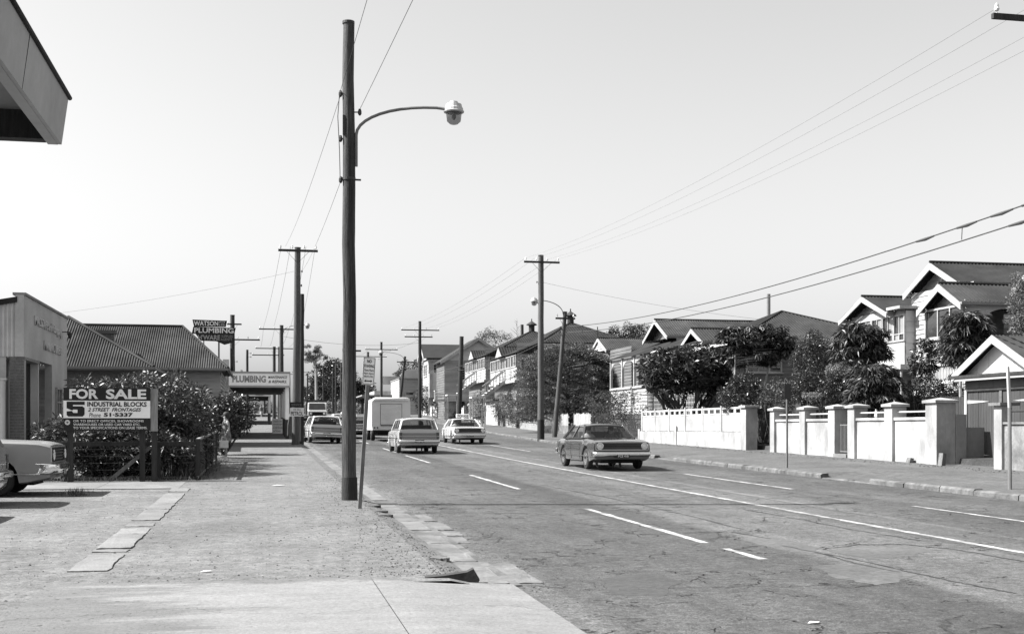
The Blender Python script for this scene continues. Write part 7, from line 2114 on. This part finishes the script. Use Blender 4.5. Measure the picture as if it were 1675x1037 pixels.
def bush(name, label, px, py, d, r, k, cr, per, ln, wd, mat, stems=5, up=.25, cat='shrub', trunk=None, droop=.2, barkmat='bark', zc=None, squash=.75):
    c_ = W(px, py, d); z0 = hz(c_.x, c_.y)
    if c_.x < 14: z0 = zr(c_.y)+.08
    t = thing(name, label, cat, (c_.x, c_.y, z0))
    cz_ = c_.z
    foliage(t, (c_.x, c_.y, cz_), r, k, cr, per, ln, wd, mat, up=up, droop=droop, zmin=z0+.1, squash=squash)
    m_ = MB()
    if trunk: m_.tube([(c_.x, c_.y, z0-.2), (c_.x+.1, c_.y, (z0+cz_)/2), (c_.x, c_.y, cz_)], [trunk, trunk*.8, trunk*.4], 8)
    for i in range(stems):
        a = random.uniform(0, 6.283); e = V(c_.x+r[0]*.75*math.cos(a), c_.y+r[1]*.75*math.sin(a), cz_+random.uniform(-.2, .6)*r[2])
        s_ = V(c_.x, c_.y, cz_-r[2]*.6) if trunk else V(c_.x+.1*math.cos(a), c_.y+.1*math.sin(a), z0-.05)
        limb(m_, s_, e, (trunk or .04)*.5, .01, .12, 5, 4)
    m_.build('trunk' if trunk else 'stems', barkmat, t)
    return t
bush('shrub', 'dark rounded shrub under the conifer between the two poles', 922, 668, 90, (1.7, 1.4, 1.4), 50, .35, 60, .13, .05, 'leaf_dark')
bush('shrub', 'light leafy bush beside the bleached palings', 985, 662, 76, (1.15, 1.0, .8), 36, .28, 60, .12, .045, 'leaf_light')
bush('shrub', 'mid grey spreading bush left of the boarded fence', 1025, 662, 70, (1.3, 1.1, .8), 44, .28, 60, .10, .04, 'leaf_mid')
bush('shrub', 'dark low bush between the picket fence and the boarded fence', 1010, 690, 71.5, (1.4, .8, .5), 30, .25, 60, .10, .04, 'leaf_dark')
bush('wispy_shrub', 'pale feathery shrub behind the pillared white fence', 800, 668, 127, (2.5, 1.5, 1.8), 120, .35, 60, .3, .02, 'twig', stems=16, up=.8)
bush('wispy_shrub', 'second feathery shrub left of the conifer', 838, 668, 112, (2.1, 1.4, 1.6), 110, .35, 60, .3, .02, 'twig', stems=16, up=.8)
bush('shrub', 'dark undergrowth left of the conifer behind the brick fence', 868, 683, 103, (2.0, 1.2, .9), 50, .35, 60, .15, .05, 'leaf_mid')
bush('tree', 'small dark round tree before the weatherboard shop', 702, 652, 180, (2.7, 1.8, 2.4), 70, .45, 70, .22, .09, 'leaf_dark', trunk=.16, cat='tree')
bush('shrub', 'grey bush right of the small round tree', 724, 668, 158, (1.9, 1.3, 1.5), 45, .35, 60, .16, .06, 'leaf_mid')
bush('shrub', 'low loose shrub beside the thick leaning pole', 742, 678, 152, (1.3, 1.1, .9), 30, .3, 60, .16, .05, 'leaf_mid')
bush('tree', 'fine leaved tree rising behind the pale two storey house', 806, 568, 165, (2.7, 2.4, 2.4), 90, .55, 70, .22, .07, 'leaf_mid', trunk=.2, cat='tree')
bush('tree', 'dark tree crown behind the finialled gable', 1020, 548, 118, (1.7, 1.6, 1.0), 40, .45, 60, .2, .08, 'leaf_dark', trunk=.18, cat='tree')
bush('tree', 'second dark crown behind the gabled house ridge', 1045, 545, 122, (1.6, 1.6, 1.0), 36, .45, 60, .2, .08, 'leaf_dark', trunk=.18, cat='tree')
bush('tree', 'low distant wooded crown above the weatherboard shop roof', 682, 612, 235, (4.2, 4, 2.6), 80, .8, 60, .4, .16, 'leaf_mid', trunk=.3, cat='tree')
# bare sapling and dead top
dt = W(845, 540, 150); t_ = thing('bare_tree', 'thin bare tree above the far hipped roof', 'tree', (dt.x, dt.y, hz(dt.x, dt.y)))
m_ = MB(); m_.tube([(dt.x, dt.y, hz(dt.x, dt.y)), (dt.x, dt.y, dt.z+1.4)], [.16, .02], 6)
for i in range(26):
    z_ = dt.z - 2.6 + i*.15; a = random.uniform(0, 6.28); l_ = 1.5*(1-i/30); m_.tube([(dt.x, dt.y, z_), (dt.x+math.cos(a)*l_, dt.y+math.sin(a)*l_, z_+l_*.8)], [.03, .008], 4)
m_.build('trunk', 'bark_pale', t_)
dp = W(853.5, 560, 140); make_pole('timber_pole', 'bare pole standing behind the far hipped roof', dp.x, dp.y, W(853.5, 531, 140).z-zr(dp.y)-.3, .2, .18, tar=0, mat='pole_wood', dzb=.3, detail=False)
# garden behind the pillared wall
bush('shrub', 'tall fine leaved shrub before the dark hipped house', 1330, 600, 49, (.8, .7, 1.45), 150, .26, 90, .085, .034, 'leaf_mid', stems=8)
bush('shrub', 'pale flowering bush between the tall shrub and the umbrella tree', 1372, 612, 47.5, (.45, .45, .42), 50, .18, 90, .07, .04, 'leaf_pale')
bush('shrub', 'dark lower part of garden bushes under the pale flowers', 1368, 640, 47, (.65, .5, .65), 50, .22, 80, .09, .04, 'leaf_dark')
bush('shrub', 'pale clipped flower clump above the pillared wall', 1330, 648, 47, (.38, .3, .14), 18, .12, 60, .05, .035, 'leaf_pale')
bush('shrub', 'wispy dark shrub behind the first wall rails', 1300, 655, 49, (.65, .6, .75), 80, .22, 80, .10, .025, 'leaf_mid', stems=12, up=.6)
bush('shrub', 'light bush between the umbrella tree stems', 1275, 640, 51, (.8, .6, .55), 30, .22, 60, .09, .04, 'leaf_light')
bush('shrub', 'dark leafy shrub at the foot of the umbrella tree stems', 1215, 645, 52, (.8, .6, 1.0), 70, .25, 80, .11, .04, 'leaf_dark')
bush('shrub', 'small shrub at the dark gap between the white walls', 1243, 664, 51.5, (.5, .4, .28), 18, .16, 60, .08, .035, 'leaf_mid')
bush('shrub', 'dark climbing shrub by the undercroft of the white house', 1513, 590, 43.5, (.42, .42, .75), 40, .2, 60, .13, .045, 'leaf_dark')
bush('shrub', 'dark rounded shrub filling the battened arch', 1552, 645, 43.0, (.45, .5, .85), 50, .2, 70, .09, .035, 'leaf_dark')
bush('shrub', 'dark shrub below the climbing shrub, behind the paling fence', 1508, 640, 42, (.55, .4, .5), 26, .2, 60, .1, .04, 'leaf_dark')
bush('shrub', 'trailing garden plants behind the boarded fence at right', 1195, 650, 55, (.7, .5, .5), 26, .2, 60, .10, .035, 'leaf_mid')
bush('cypress', 'narrow dark cypress at the right edge before the white house', 1668, 520, 36, (.27, .3, 1.35), 70, .14, 90, .09, .02, 'leaf_needle', up=.9, trunk=.06, cat='tree')
# trees closing the street
bush('fig_tree', 'big round dark tree closing the far end of the street', 546, 625, 300, (6.4, 6, 5.2), 130, 1.15, 90, .5, .22, 'leaf_dark', trunk=.5, cat='tree', stems=9)
bush('fig_tree', 'lower dark trees right of the big round tree at the street end', 592, 640, 305, (3.4, 4, 2.8), 60, .9, 80, .5, .22, 'leaf_mid', trunk=.4, cat='tree')
bush('fig_tree', 'low dark trees left of the big round tree at the street end', 512, 645, 310, (3.4, 4, 2.2), 60, .9, 80, .5, .22, 'leaf_mid', trunk=.4, cat='tree')
c_ = W(514, 585, 285); eu = thing('gum_tree', 'airy gum tree standing above the round tree at the street end', 'tree', (c_.x, c_.y, zr(c_.y)))
m_ = MB(); zb = zr(c_.y)
m_.tube([(c_.x+.5, c_.y, zb), (c_.x+.3, c_.y, c_.z-3), (c_.x, c_.y, c_.z)], [.4, .25, .12], 8)
for i in range(16):
    a = random.uniform(0, 6.28); p_ = V(c_.x+random.uniform(-2.3, 2.3), c_.y+random.uniform(-2, 2), c_.z+random.uniform(-1.8, 2.6))
    limb(m_, (c_.x+.15, c_.y, c_.z-2+i*.1), p_, .12, .03, .15, 5, 4)
    foliage(eu, tuple(p_), (.8, .8, .5), 7, .35, 45, .3, .09, 'leaf_light', up=-.2, droop=.4)
m_.build('trunk', 'bark_pale', eu)
# dim wooded rise and roofs beyond, so the street does not end in bare sky
far_w = thing('far_trees', 'low band of far trees beyond the end of the street', 'trees', (0, 380, zr(380)))
for i in range(34):
    x_ = -70 + i*8 + random.uniform(-2, 2); r_ = random.uniform(3, 6)
    foliage(far_w, (x_, 385+random.uniform(-15, 15), zr(380)+r_*.5), (r_*1.2, 5, r_*.75), 18, 1.5, 40, .8, .4, 'leaf_mid', zmin=zr(380))
far_w["kind"] = "stuff"
